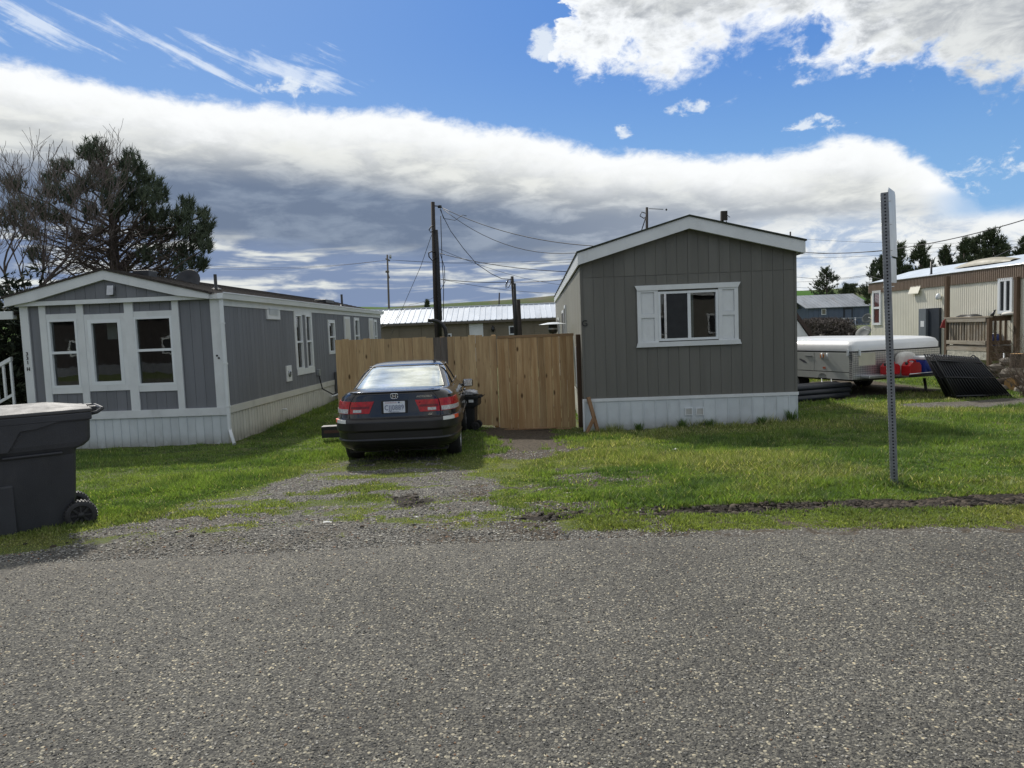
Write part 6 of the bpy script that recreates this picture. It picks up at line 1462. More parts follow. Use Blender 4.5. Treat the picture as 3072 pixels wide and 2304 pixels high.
    for x, y, h_, lb in ((1.44, -.40, .38, 'big red fuel can in front of the grey cover on the camper\'s rack'), (.98, -.20, .30, 'red fuel can half hidden by the sign post on the camper\'s rack')):
        c = thing('fuel_can', lb, 'fuel can', w_(x, y, zb+.052 if x > 1.3 else zb+.10), yaw, 'red fuel cans on the rack')
        mb = MB(); mb.prism([(-.17, 0), (.17, 0), (.19, .05), (.19, h_*.62), (.12, h_*.82), (-.10, h_*.86), (-.19, h_*.62), (-.19, .05)], -.12, .12); mb.build('can_body', redp, c)
        mb = MB(); mb.tube([(-.12, 0, h_*.80), (-.09, 0, h_*.97), (.02, 0, h_), (.12, 0, h_*.92), (.14, 0, h_*.76)], .024, 8); mb.build('handle', redp, c)
        mb = MB(); mb.lathe([(.035, 0), (.035, .05), (0, .05)], 10, Matrix.Translation((-.14, 0, h_*.72)) @ Matrix.Rotation(R(-35), 4, 'Y')); mb.build('cap', M['black'], c)
    c = thing('propane_cover', 'grey rounded propane bottle cover behind the red fuel can', 'cover', w_(1.56, -.13, zb+.052), yaw); mb = MB(); mb.lathe([(0, .0), (.18, 0), (.20, .2), (.20, .44), (.16, .52), (.08, .56), (0, .57)], 22); mb.build('cover', M['blind'], c)
    for v in c.children[0].data.vertices: v.co.y = max(-.12, min(.12, v.co.y)); v.co.x *= 1.35
    # things under and round the camper
    s = thing('folded_tarp', 'dark bundle of black corrugated pipes lying under the near side of the camper', 'pipe bundle', (7.25, 17.35, Z(7.3, 17.4)), R(95))
    for k in range(12):
        mb = MB(); zz = .07+.115*(k//4); yy = (k % 4)*.145+.07*(k//4); mb.tube([(-1.5, yy, zz), (0, yy+.01, zz), (.75+.1*(k % 3), yy-.01, zz)], .068, 10); mb.build('pipe', mat('dull_black_pipe', (.014, .017, .024), .45, .2, 7), s, (0, 0, 0), (0, 0, R(95)-R(95)))
    s.rotation_euler.z = R(20+0); s.location = (6.9, 17.25, Z(7, 17))
    s['label'] = 'dark bundle of black pipes lying under the near side of the camper'; s.name = 'pipe_bundle'; s.location = (7.45, 16.95, Z(7.4, 17))
camper()

def iron_stack():
    """stack of black iron picket panels leaning on each other in front of the deck"""
    bm = M['blackmetal']; zg0 = Z(11.5, 16.4)-.02; r = random.Random(11)
    labs = ['black iron picket panel at the front of the leaning stack', 'black iron picket panel second from the front of the leaning stack', 'black iron picket panel in the middle of the leaning stack, steeply tilted', 'black iron picket panel third from the back of the leaning stack', 'black iron picket panel second from the back, leaning far left', 'rearmost black iron picket panel of the leaning stack']
    n = len(labs)
    bl, br = P(2835, 1195, 16.4).x, P(2998, 1195, 16.4).x; tl, tr_ = P(2782, 1060, 16.4).x, P(2915, 1078, 16.4).x
    bl += .17; br += .17; tl += .20; tr_ += .20
    zt = P(2840, 1060, 16.4).z-zg0
    for k in range(n):
        f = k/(n-1); y = 16.2+.085*k
        t = thing('iron_fence_panel', labs[k], 'fence panel', ((bl+br)/2, y, zg0), 0, 'black iron picket panels in the leaning stack')
        m = 19; ox = (bl+br)/2; spread = [0, .05, -.04, .08, -.03, .04][k]; H_ = zt*(.97+.03*math.sin(k*2.1))
        fin = MB()
        def q(i, s):
            a = i/(m-1); xb = bl+(br-bl)*a-ox; xt = tl+(tr_-tl)*a-ox+spread; return Vector((xb+(xt-xb)*s, (.30*s)+.02*math.sin(a*7+k), H_*(s-.0)-.12*a*s*1.0))
        for i in range(m):
            mb = MB(); mb.tube([q(i, .0), q(i, .985)], .0185, 5); mb.build('picket', bm, t)
            e = q(i, 1.0); fin.tube([q(i, .97), e], [.024, .004], 5)
        fo = fin.build('finials', mat('glint_finials', (.06, .065, .075), .35, .3, 20), t); fo['kind'] = 'stuff'  # tips coloured paler than the iron to imitate glints
        for s in (.08, .50, .88):
            mb = MB(); mb.tube([q(0, s)-Vector((0, .018, 0)), q(m-1, s)-Vector((0, .018, 0))], .020, 5); mb.build('rail', bm, t)
    # a loose frame standing at an angle behind
    t = thing('iron_ladder', 'narrow black iron ladder frame leaning right behind the picket stack', 'ladder', (12.1, 17.95, zg0))
    a0 = P(2920, 1065, 17.9)-t.location; b0 = P(3035, 1165, 17.9)-t.location; b0.z = .03; off = Vector((-.20, 0, -.20)); a1 = a0+off
    for s_, e_ in ((a0, b0), (a0+Vector((-.13, 0, -.12)), b0+Vector((-.22, 0, 0)))):
        mb = MB(); mb.tube([s_, e_], .016, 6); mb.build('side_bar', bm, t)
    for f in np.linspace(0, .9, 8):
        mb = MB(); s_ = a0.lerp(b0, f); e_ = (a0+Vector((-.13, 0, -.12))).lerp(b0+Vector((-.22, 0, 0)), f); mb.tube([s_, e_], .010, 5); mb.build('rung', bm, t)
    mb = MB(); mb.tube([a0, P(2897, 1082, 17.9)-t.location], .014, 5); mb.build('end_bar', bm, t)
iron_stack()

def yard_clutter():
    r = random.Random(5); stone = mat('pale_field_stone', (.17, .15, .125), .9, .3, 7, bump=.6, bs=18, rnd=.3); bark = mat('split_log_bark', (.085, .065, .048), .9, .4, 9, bump=.9, bs=25, rnd=.25); cut = mat('sawn_log_end', (.50, .29, .12), .7, .2, 14)
    def rock(x, y, s, label, mt=stone, z=None, grp='stones and logs heaped by the deck'):
        rows = []
        for a in range(7):
            th = math.pi*a/6; rows.append([(s*math.sin(th)*math.cos(b)*r.uniform(.8, 1.2)*1.2, s*math.sin(th)*math.sin(b)*r.uniform(.8, 1.2), s*.75*math.cos(th)*r.uniform(.85, 1.15)) for b in np.linspace(0, 2*math.pi, 10)[:-1]])
        mb = MB(); mb.grid(rows, smooth=False, close=True); o = mb.build('stone', mt, None, (x, y, (Z(x, y) if z is None else z)+s*.45)); tag(o, label, 'stone', grp)
    def log(x, y, z, L, rad, rz, ry, label):
        t = thing('log', label, 'log', (x, y, z), rz, 'stones and logs heaped by the deck'); Mx = Matrix.Rotation(ry, 4, 'Y')
        mb = MB(); mb.lathe([(rad*r.uniform(.93, 1.05), -L/2), (rad*1.03, -L/4), (rad*.97, 0), (rad*1.02, L/4), (rad, L/2)], 14, Mx); mb.build('bark', bark, t)
        for s_ in (-1, 1): mb = MB(); mb.lathe([(0, s_*L/2), (rad*.98, s_*(L/2-.001))], 14, Mx); mb.build('cut_end', cut, t)
    q = P(3052, 1062, 17.4); log(q.x, 17.4, q.z-.16, .34, .155, 0, 0, 'upright sawn log with an orange cut top right of the iron stack')
    log(P(3055, 1120, 17.5).x, 17.55, Z(13, 17.5)+.18, .5, .17, .5, R(82), 'fat log lying under the upright sawn log')
    log(P(3000, 1140, 17.8).x, 17.9, Z(12.6, 17.8)+.14, .7, .12, -.4, R(85), 'long dark log lying behind the picket stack\'s right foot')
    for px, py, Y, s, lb in ((2990, 1105, 18.4, .17, 'pale broken stone under the deck\'s front edge'), (3020, 1085, 18.3, .15, 'light stone resting at the top of the heap below the deck'), (3035, 1120, 17.9, .22, 'large brown stone in the middle of the heap'), (3050, 1150, 17.5, .20, 'rounded stone at the foot of the heap'), (2975, 1125, 18.5, .14, 'small pale stone behind the iron frame'), (3065, 1180, 17.1, .16, 'low mossy stone at the frame\'s right edge by the grass'), (3010, 1165, 17.6, .12, 'small dark stone beside the frame\'s foot')):
        q = P(px, py, Y); rock(q.x, Y, s, lb, z=max(Z(q.x, Y)-.05, q.z-s*.45))
    mb = MB(); a = P(3012, 1060, 18.8); b = P(3015, 1135, 18.3); b.z = Z(b.x, 18.3); mb.tube([a, b], .022, 8); tag(mb.build('steel_pipe', M['metal'], None), 'thin green-grey pipe standing upright in the heap by the deck', 'pipe')
    # poles and rods leaning against the cream wall
    for i, (p0, p1) in enumerate((((2712, 1010), (2722, 968)), ((2722, 1010), (2737, 975)), ((2733, 1008), (2745, 985)))):
        y = 25.6-.2*i; a = P(p0[0], p0[1], y); b = P(p1[0], p1[1], y+.2); a.z = Z(a.x, y); mb = MB(); mb.tube([a, b], .012, 5); tag(mb.build('garden_cane', M['deckwood'], None), ['leftmost thin cane leaning on the cream wall above the camper', 'middle thin cane leaning on the cream wall above the camper', 'shortest cane on the right of the three against the cream wall'][i], 'cane', 'canes against the cream wall')
    # dishes at the far corner
    for px, py, s, ang, lb in ((2592, 1000, .30, 60, 'grey satellite dish lying edge-on at the foot of the cream home\'s corner'), (2604, 957, .22, 80, 'small white dish mounted at the cream home\'s left corner')):
        q = P(px, py, 26.8 if py > 980 else 28.3); t = thing('satellite_dish', lb, 'satellite dish', (q.x, q.y, q.z)); Mx = Matrix.Rotation(R(ang), 4, 'X') @ Matrix.Rotation(R(-25), 4, 'Z') @ Matrix.Rotation(R(-50), 4, 'Y')
        mb = MB(); mb.lathe([(0, 0), (s*.5, s*.06), (s, s*.22), (s*.97, s*.25), (s*.5, s*.09), (0, .02)], 22, Mx); mb.build('reflector', mat('grey_dish', (.07, .08, .08), .7), t)
        mb = MB(); mb.tube([Mx @ Vector((s*.9, 0, s*.2)), Mx @ Vector((s*.5, 0, s*.9))], .015, 5); mb.build('feed_arm', M['white_vinyl'], t)
        if py > 980: mb = MB(); mb.tube([(0, .05, 0), (0, .05, Z(q.x, q.y)-q.z)], .025, 6); mb.build('mast', M['metal'], t)
    # white gable with dark barge board at the olive home's right
    Y = 24.; a = P(2440, 1024, Y); tp = P(2385, 950, Y); g = Z(a.x, Y)
    t = thing('small_shed', 'white A-frame shed with a dark brown barge board beside the olive home', 'shed', (tp.x, Y, g))
    hw = a.x-tp.x; Hh = tp.z-g; sl_ = (tp.z-a.z)/hw; hw2 = hw+ (a.z-g)/sl_*.9
    mb = MB(); mb.prism([(-hw2, .0), (hw2, .0), (0, Hh-.02)], 0, 2.0); mb.build('gable_wall', M['white'], t)
    for s_ in (-1, 1):
        mb = MB(); mb.prism([(s_*(hw2+.06), 0), (s_*(hw2+.22), 0), (0, Hh+.20), (0, Hh+.0)], -.06, -.001); mb.build('barge_board', mat('dark_brown_board', (.045, .028, .022), .7), t)
        mb = MB(); mb.prism([(s_*(hw2+.07), 0), (s_*(hw2+.14), 0), (0, Hh+.10), (0, Hh+.02)], .0, 2.1); mb.build('roof_slope', M['shingle'], t)
    # step and crate left of the car, litter
    g_ = Z(-3.55, 13.9); q = P(993, 1294, 13.9); t = thing('plastic_crate', 'black plastic step stool box on the grass left of the sedan', 'crate', (q.x, 13.9, P(993, 1311, 13.9).z), R(4))
    mb = MB(); mb.bbox(-.15, .24, -.10, -.085, 0, .21, .005); mb.bbox(-.15, .24, .085, .10, 0, .21, .005); mb.bbox(-.165, -.14, -.10, .10, 0, .21, .005); mb.bbox(.225, .25, -.10, .10, 0, .21, .005); mb.build('crate_sides', M['black'], t)
    mb = MB(); mb.bbox(-.16, .245, -.105, .105, .21, .225, .004); mb.build('crate_top', mat('worn_top', (.16, .15, .15), .5, .4, 12), t); mb = MB(); mb.box(-.12, .20, -.108, -.102, .09, .15); mb.build('crate_stripe', mat('dull_red_stripe', (.07, .03, .022), .6), t)
    paper = mat('white_litter', (.75, .75, .72), .6, .1, 9)
    def scrap(px, py, s, lb, name='paper_scrap'):
        p_ = G(px, py); vs = []; rr = random.Random(px)
        for i in range(8): a = i*math.pi/4; k = s*.6*rr.uniform(.4, 1.3); vs.append((k*math.cos(a)*1.9, k*math.sin(a)*.6, s*rr.uniform(.02, .35)))
        vs.append((0, 0, s*.3)); mb = MB(); mb.add(vs, [(i, (i+1) % 8, 8) for i in range(8)]); o = mb.build(name, paper, None, (p_.x, p_.y, p_.z+(.018 if p_.y > 5.6 else .004))); tag(o, lb, 'litter', 'white scraps of litter on the ground')
    for px, py, s, lb in ((2027, 1352, .05, 'crumpled white scrap in the lawn before the olive home'), (1935, 1520, .035, 'left one of two torn white scraps in the muddy rut'), (1990, 1523, .055, 'longer torn white scrap in the muddy rut, right of its neighbour'), (985, 1573, .045, 'thin white stick lying on the gravel drive mouth'), (1250, 1558, .025, 'small oval white scrap on the gravel right of the drive'), (1002, 1315, .045, 'white scrap in the grass left of the sedan\'s rear wheel'), (595, 1850, .026, 'bright white stone chip on the road'), (2745, 1205, .05, 'white scrap on the grass right of the sign post')): scrap(px, py, s, lb)
    # bare twiggy bush at the frame's right edge
    tw = mat('dry_twigs', (.16, .12, .09), .9, .3, 9); bq = P(3085, 1120, 16.2); t = thing('twiggy_bush', 'leafless twiggy bush at the right edge before the deck', 'bush', (bq.x, 16.2, Z(12, 16.2)))
    mb = MB(); rr = random.Random(9)
    def br(p, d, L, rad, dep):
        pts = [p]; 
        for k in range(4): d = (d+Vector((rr.uniform(-.25, .25), rr.uniform(-.25, .25), rr.uniform(-.12, .15)))).normalized(); pts.append(pts[-1]+d*L/4)
        mb.tube(pts, [rad, rad*.85, rad*.7, rad*.55, rad*.35], 4, cap=False)
        if dep:
            for k in range(4): br(pts[rr.randint(1, 4)], (d+Vector((rr.uniform(-.9, .9), rr.uniform(-.9, .9), rr.uniform(-.3, .7)))).normalized(), L*.62, rad*.5, dep-1)
    for k in range(16): br(Vector((rr.uniform(-.15, .15), rr.uniform(-.15, .15), 0)), Vector((rr.uniform(-.8, .45), rr.uniform(-.5, .5), 1)).normalized(), rr.uniform(.7, 1.1), .011, 3)
    mb.build('twigs', tw, t)
yard_clutter()

# ------------------------------------------------------------------ far right: shed, brush, fence posts
def far_right():
    Y = 90.; t = thing('blue_shed', 'long blue-grey shed with a rusty tin roof beyond the camper', 'shed', (0, Y, 0))
    bm = mat('blue_grey_boards', (.085, .110, .155), .7, .12, .8, rnd=.05); rm = mat('streaked_tin_roof', (.30, .32, .35), .5, .3, .5, metal=.2, dirt=.6, dcol=(.22, .16, .12), stretch=(1, .3, 1))
    xl, xr = P(2425, 950, Y).x, P(2609, 950, Y).x; ze = P(2500, 920, Y).z; zt = P(2500, 883, Y+3).z; g = P(2500, 979, Y).z; xg = P(2394, 950, Y+3.2).x-.0
    dx = P(2404, 880, Y+3).x-xl
    u = xl; n = 12
    for i in range(n): a = xl+(xr-xl)*i/n; Bx('wall_board', bm, t, a+.01, a+(xr-xl)/n-.01, 0, .05, g, ze)
    Bx('wall_core', bm, t, xl, xr, .051, 6.0, g, ze-.1)
    gm = mat('pale_blue_gable', (.16, .19, .22), .7); mb = MB(); xe = P(2393, 940, Y+6).x
    mb.add([(xl-.02, 0, g), (xe, 6, g), (xe, 6, ze), ((xl+xe)/2, 3, zt-.1), (xl-.02, 0, ze)], [(0, 1, 2, 3, 4)]); mb.build('gable_wall', gm, t)
    p = 16
    for i in range(p):
        f0, f1 = i/p, (i+1)/p; a0 = xl-.5+(xr-xl+.8)*f0; a1 = xl-.5+(xr-xl+.8)*f1-.03; s0 = (xl+xe)/2-xl+.2
        mb = MB(); mb.add([(a0, -.4, ze-.05), (a1, -.4, ze-.05), (a1+s0*0-.9, 3, zt), (a0+s0*0-.9, 3, zt), (a0, -.4, ze-.12), (a1, -.4, ze-.12), (a1-.9, 3, zt-.08), (a0-.9, 3, zt-.08)], [(0, 1, 2, 3), (7, 6, 5, 4), (0, 4, 5, 1), (1, 5, 6, 2), (3, 7, 4, 0)]); mb.build('roof_sheet', rm, t)
    mb = MB(); mb.add([(xl-1.4, 3, zt), (xr-.6, 3, zt), (xr-1.6, 6.4, ze-.1), (xl-2.4, 6.4, ze-.1)], [(0, 1, 2, 3)]); mb.build('rear_roof', rm, t)
    def rr_(px0, py0, px1, py1): a = P(px0, py0, Y); b = P(px1, py1, Y); return a.x, b.x, b.z, a.z
    a, b, z0, z1 = rr_(2530, 924, 2558, 966); d = Bx('door', mat('dark_frame', (.02, .025, .035), .6), t, a, b, -.06, -.001, z0, z1); Bx('door_leaf', bm, d, a+.2, b-.2, -.08, -.061, z0, z1-.2)
    a, b, z0, z1 = rr_(2464, 927, 2478, 944); w = Bx('window', M['white'], t, a, b, -.06, -.001, z0, z1); Bx('pane', mat('yellowed_pane', (.14, .13, .09), .3), w, a+.08, b-.08, -.075, -.061, z0+.08, z1-.08)
    for z in (P(2500, 960, Y-3).z, P(2500, 966, Y-3).z):
        pass
    r = thing('yard_rail', 'thin pale pipe railing in front of the blue shed', 'railing', (0, Y-3, 0)); gg = Z(30, Y)
    zz = P(2500, 955, Y-3).z
    for px in range(2430, 2640, 34): q = P(px, 955, Y-3); mb = MB(); mb.tube([(q.x, 0, gg), (q.x, 0, zz)], .05, 5); mb.build('post', M['metal'], r)
    for dz in (0, -.8): mb = MB(); mb.tube([(P(2430, 955, Y-3).x, 0, zz+dz), (P(2640, 955, Y-3).x, 0, zz+dz-.1)], .04, 5); mb.build('rail', M['metal'], r)
    # brown brush hedge, stuff-like mass of twigs
    tw = mat('brown_brush', (.095, .078, .070), .95, .4, 3); N = 26000; Yb = 62.; xa, xb = P(2400, 990, Yb).x, P(2540, 990, Yb).x
    f = rng.rand(N); x = xa+(xb-xa)*f; hh = (P(2450, 967, Yb).z-Z(30, Yb))*(.75+.35*fbm(x, x*0, .6, 80))*np.clip(1.15-.6*sm(f, .72, 1), .1, 2); y = Yb+rng.randn(N)*1.4; z = Z(30, Yb)+hh*rng.rand(N)**.7; a = rng.rand(N, 3)-.5; a /= np.linalg.norm(a, axis=1, keepdims=True); L_ = .35
    p0 = np.stack([x, y, z], -1); p1 = p0+a*L_; sd_ = np.cross(a, rng.rand(N, 3)-.5)*.07; V = np.stack([p0-sd_, p0+sd_, p1], 1).reshape(-1, 3)
    tag(link('brush_hedge', raw_mesh('brush_hedge', V, np.arange(3*N).reshape(-1, 3), None), tw), 'tangled brown leafless brush along the field before the blue shed', kind='stuff')
    for px, py, lb in ((2460, 1004, 'short leaning grey fence post in the field left of the dish'), (2551, 998, 'darker upright fence post in the field near the cream home')):
        q = P(px, py, 40.); g = Z(q.x, 40); t = thing('fence_post', lb, 'post', (q.x, 40, g), 0, 'old fence posts in the field'); mb = MB(); mb.tube([(-.08 if px < 2500 else 0, 0, -.1), (.10 if px < 2500 else 0, 0, q.z-g)], .11, 7); mb.build('post', M['pole_pale'] if px < 2500 else M['pole'], t)
far_right()

# ------------------------------------------------------------------ hills
def hill(name, pts, Y, depth, colr, label=None, seed=0, spread=0):
    """smooth ridge whose crest runs through the given (x, height) points at distance Y"""
    m = bpy.data.materials.new(name); m.use_nodes = True; T = NT(m.node_tree); b = T.n['Principled BSDF']; tc = T.new('ShaderNodeTexCoord').outputs['Object']
    T.set(b.inputs['Base Color'], T.mix(T.ss(T.noise(T.vscale(tc, (1, .4, 3)), .012, 6, .6), .35, .65), colr[0], colr[1])); b.inputs['Roughness'].default_value = 1; b.inputs['Specular IOR Level'].default_value = .1
    xs = np.linspace(pts[0][0], pts[-1][0], 90); h = np.interp(xs, [p[0] for p in pts], [p[1] for p in pts]); k = np.ones(9)/9; h = np.convolve(np.pad(h, 4, 'edge'), k, 'valid')
    ys = np.linspace(-1, 1, 25); X, V_ = np.meshgrid(xs, ys); prof = np.cos(V_*math.pi/2)**1.3; Zz = prof*h[None, :]+(fbm(X, V_*60, .02, seed)-.5)*2*prof-1.2; Yy = Y+V_*depth
    i = np.arange(24)[:, None]*90+np.arange(89)[None]; me = raw_mesh(name, np.stack([X, Yy, Zz], -1).reshape(-1, 3), np.stack([i, i+1, i+91, i+90], -1).reshape(-1, 4), None, True)
    o = link(name, me, m); o['kind'] = 'structure'
def hills():
    Y = 750.; q = lambda px, py, y=Y: (P(px, py, y).x, P(px, py, y).z+1.2)
    hill('hill', [(-900, 30)]+[q(px, py) for px, py in ((600, 940), (900, 930), (1030, 918), (1060, 913), (1120, 918), (1170, 924), (1240, 926), (1320, 935), (1400, 945))]+[(120, 0)], Y, 160, ((.055, .105, .022), (.085, .14, .035)), seed=3)
    Y2 = 1300.; q = lambda px, py, y=Y2: (P(px, py, y).x, P(px, py, y).z+1.2)
    hill('hill', [(-700, 25)]+[q(px, py) for px, py in ((1100, 925), (1200, 917), (1310, 915), (1380, 906), (1440, 903), (1500, 901), (1540, 902), (1600, 893), (1670, 884), (1760, 876), (1900, 880), (2100, 880), (2390, 874))]+[(700, 60)], Y2, 240, ((.060, .100, .028), (.120, .105, .075)), seed=9)
    hill('hill', [(60, 10)]+[q(px, py, 700) for px, py in ((2100, 900), (2300, 872), (2390, 872), (2450, 877), (2520, 890), (2600, 905), (2700, 930))]+[(600, 0)], 700, 160, ((.045, .115, .018), (.060, .14, .025)), seed=12)
    hill('hill', [(300, 25), (700, 60), (1400, 55), (2600, 40)], 1600, 300, ((.06, .09, .03), (.11, .10, .06)), seed=14)
    hill('hill', [(-2600, 50), (-1500, 70), (-800, 45), (-500, 20)], 1500, 300, ((.06, .09, .03), (.11, .10, .06)), seed=15)
hills()

# ------------------------------------------------------------------ trees
needle = bpy.data.materials.new('needles'); needle.use_nodes = True
_T = NT(needle.node_tree); _b = _T.n['Principled BSDF']; _a = _T.new('ShaderNodeAttribute', attribute_name='tint'); _T.l.new(_a.outputs['Color'], _b.inputs['Base Color']); _b.inputs['Roughness'].default_value = .7; _b.inputs['Specular IOR Level'].default_value = .2
barkm = mat('tree_bark', (.085, .066, .058), .95, .35, 8, bump=.8, bs=30)
twigm = mat('bare_twigs', (.135, .110, .100), .9, .25, 8)
def tufts(pts, dirs, size, k=14, c0=(.022, .045, .018), c1=(.050, .075, .028), w=.05, cone=.75):
    """needle sprays: each a fan of k narrow blades round a direction"""
    n = len(pts); d = dirs[:, None]+rng.randn(n, k, 3)*cone*.55; d /= np.linalg.norm(d, axis=2, keepdims=True); L = size[:, None, None]*(.6+.6*rng.rand(n, k, 1))
    p0 = pts[:, None]+dirs[:, None]*size[:, None, None]*(rng.rand(n, k, 1)-.3)*.8; s = np.cross(d, rng.randn(n, k, 3)); s /= np.linalg.norm(s, axis=2, keepdims=True)+1e-9; s *= size[:, None, None]*w
    V = np.stack([p0-s, p0+s, p0+d*L], 2).reshape(-1, 3); F_ = np.arange(len(V)).reshape(-1, 3); c = np.array(c0)+(np.array(c1)-np.array(c0))*rng.rand(n, 1); C = np.repeat(c, k*3, 0)
    return V, F_, C
def branch_tube(mb, p0, p1, r0, r1, r, seg=6, wob=.06, n=6):
    p0 = Vector(p0); p1 = Vector(p1); L = (p1-p0).length; pts = []; rs = []
    for i in range(seg+1):
        f = i/seg; o = Vector((r.uniform(-1, 1), r.uniform(-1, 1), r.uniform(-1, 1)))*L*wob*(1 if 0 < i < seg else 0); pts.append(p0.lerp(p1, f)+o); rs.append(r0+(r1-r0)*f)
    mb.tube(pts, rs, n, cap=False); return pts
def pine():
    Y = 27.; b = P(352, 1100, Y); g = Z(b.x, Y); t = thing('pine_tree', 'big spreading dark pine with upturned tufts behind the grey home', 'pine tree', (b.x, Y, g)); o = Vector((b.x, Y, g)); r = random.Random(4)
    at = lambda px, py, dy=0.: P(px, py, Y+dy)-o
    tr_ = MB(); trunk = [at(352, 1090), at(348, 850), at(343, 760), at(338, 660), at(322, 560), at(300, 480)]; trunk[0].z = -.1; tr_.tube(trunk, [.24, .20, .17, .13, .09, .04], 9); tr_.build('trunk', barkm, t)
    lt = MB(); cl = [(283, 455, 34), (262, 470, 26), (300, 480, 34), (392, 480, 30), (372, 505, 30), (410, 510, 26), (186, 505, 26), (208, 500, 18), (166, 540, 36), (300, 530, 40), (340, 560, 42), (395, 560, 40), (440, 545, 28), (470, 570, 26), (450, 600, 34), (484, 595, 22), (250, 560, 34), (210, 590, 38), (150, 580, 34), (390, 620, 40), (330, 620, 40), (440, 650, 40), (480, 655, 34), (556, 612, 22), (572, 640, 28), (545, 660, 30), (606, 645, 22), (612, 680, 28), (575, 700, 38), (530, 690, 36), (480, 705, 40), (420, 700, 36), (600, 730, 32), (618, 745, 20), (560, 760, 36), (500, 765, 36), (440, 770, 28), (590, 790, 26), (545, 810, 30), (610, 800, 18), (490, 820, 22), (270, 640, 30), (180, 660, 30), (120, 640, 34), (90, 700, 34), (240, 720, 24), (110, 770, 28), (300, 700, 22), (620, 700, 22), (60, 620, 34), (40, 560, 30), (30, 660, 34)]
    AP = []; AD = []; AS = []
    for px, py, rad in cl:
        dy = r.uniform(-1.6, 1.6); c = at(px, py, dy); R_ = rad/F_PX*Y
        ty = min(5, max(0, 0)); tz = max(2.5, c.z-abs(c.x-0)*.55-.3); k = np.interp(tz, [q.z for q in trunk], range(len(trunk))); i0 = int(min(k, len(trunk)-2)); st = trunk[i0].lerp(trunk[i0+1], k-i0)
        pts = branch_tube(lt, st, c, .055, .015, r, 6, .04, 5)
        nt = int(32*(rad/30)**2)+10
        for i in range(nt):
            v = Vector((r.gauss(0, 1), r.gauss(0, 1), r.gauss(0, .8))); v = v.normalized()*R_*r.random()**.5; p = c+v
            out = Vector((v.x*.5+(c.x*.10), v.y*.3, .9)); out = (out+Vector((r.uniform(-.35, .35), r.uniform(-.35, .35), r.uniform(-.1, .3)))).normalized(); AP.append(p); AD.append(out); AS.append(r.uniform(.16, .32))
            if i % 3 == 0: lt.tube([c.lerp(pts[-2], r.random()), p], [.012, .006], 3, cap=False)
    # dead inner twigs below the live crown
    for i in range(900):
        a = trunk[1].lerp(trunk[3], r.random()); px = r.uniform(60, 600); py = r.uniform(650, 860); c = at(px, py, r.uniform(-1.8, 1.8)); f = r.uniform(.2, .8); s = a.lerp(c, f); e = s+(c-a).normalized()*r.uniform(.5, 1.3)+Vector((0, r.uniform(-.4, .4), r.uniform(-.3, .4))); branch_tube(lt, s, e, .014, .004, r, 3, .08, 3)
    for i in range(26):
        px = r.uniform(80, 600); py = r.uniform(660, 840); k = r.uniform(1, 3); a = trunk[1].lerp(trunk[3], r.random()); branch_tube(lt, a, at(px, py, r.uniform(-1.5, 1.5)), .045, .01, r, 7, .035, 4)
    lt.build('limbs', barkm, t)
    V, F_, C = tufts(np.array(AP), np.array(AD), np.array(AS), 14, (.055, .075, .050), (.115, .140, .088), .07, .85)  # needle colours greyed and lightened to imitate haze
    link('crown', raw_mesh('crown', V, F_, None, False, C), needle, t)
pine()
def bare_tree(px, Y, H_, spread, seed, label, lean=0., levels=6, r0=.13):
    b = P(px, 1100, Y); g = Z(b.x, Y); t = thing('bare_tree', label, 'tree', (b.x, Y, g), 0, 'leafless trees at the left'); r = random.Random(seed); mb = MB(); tm = MB()
    def rec(p, d, L, rad, lv):
        seg = 4; pts = [p]; rs = [rad]
        for k in range(seg): d = (d+Vector((r.gauss(0, .13), r.gauss(0, .13), r.gauss(.03, .08)))).normalized(); pts.append(pts[-1]+d*L/seg); rs.append(max(.0065, rad*(1-.38*(k+1)/seg)))
        (mb if lv > 2 else tm).tube(pts, rs, 7 if lv > 4 else (5 if lv > 2 else 3), cap=False)
        if lv == 0: return
        nb = 3 if lv > 1 else 2
        for k in range(nb+(r.random() < .45)):
            a = r.uniform(0, 6.28); s = spread*r.uniform(.5, 1.15); side = Vector((math.cos(a), math.sin(a), 0)); nd = (d*(1-.15*s)+side*s+Vector((0, 0, .30))).normalized(); j = seg if k == 0 else r.randint(2, seg)
            rec(pts[j], nd, L*r.uniform(.62, .80), rs[j]*(.72 if k else .85), lv-1)
    rec(Vector((0, 0, -.1)), Vector((lean, 0, 1)).normalized(), H_*1.2, r0, levels)
    mb.build('trunk', barkm, t); tm.build('twigs', twigm, t)
bare_tree(20, 23., 2.75, .55, 21, 'tall leafless tree with reddish twigs reaching above the pine at the left edge', .10)
bare_tree(-130, 21.5, 2.3, .65, 33, 'leafless tree partly cut by the left edge of the picture', .28)
bare_tree(185, 25, 1.25, .95, 40, 'low leafless tree with spreading branches between pine and grey home', .25, 6, .11)
bare_tree(430, 29, 1.05, .95, 58, 'low bushy leafless tree behind the grey home\'s ridge', .1, 6, .10)
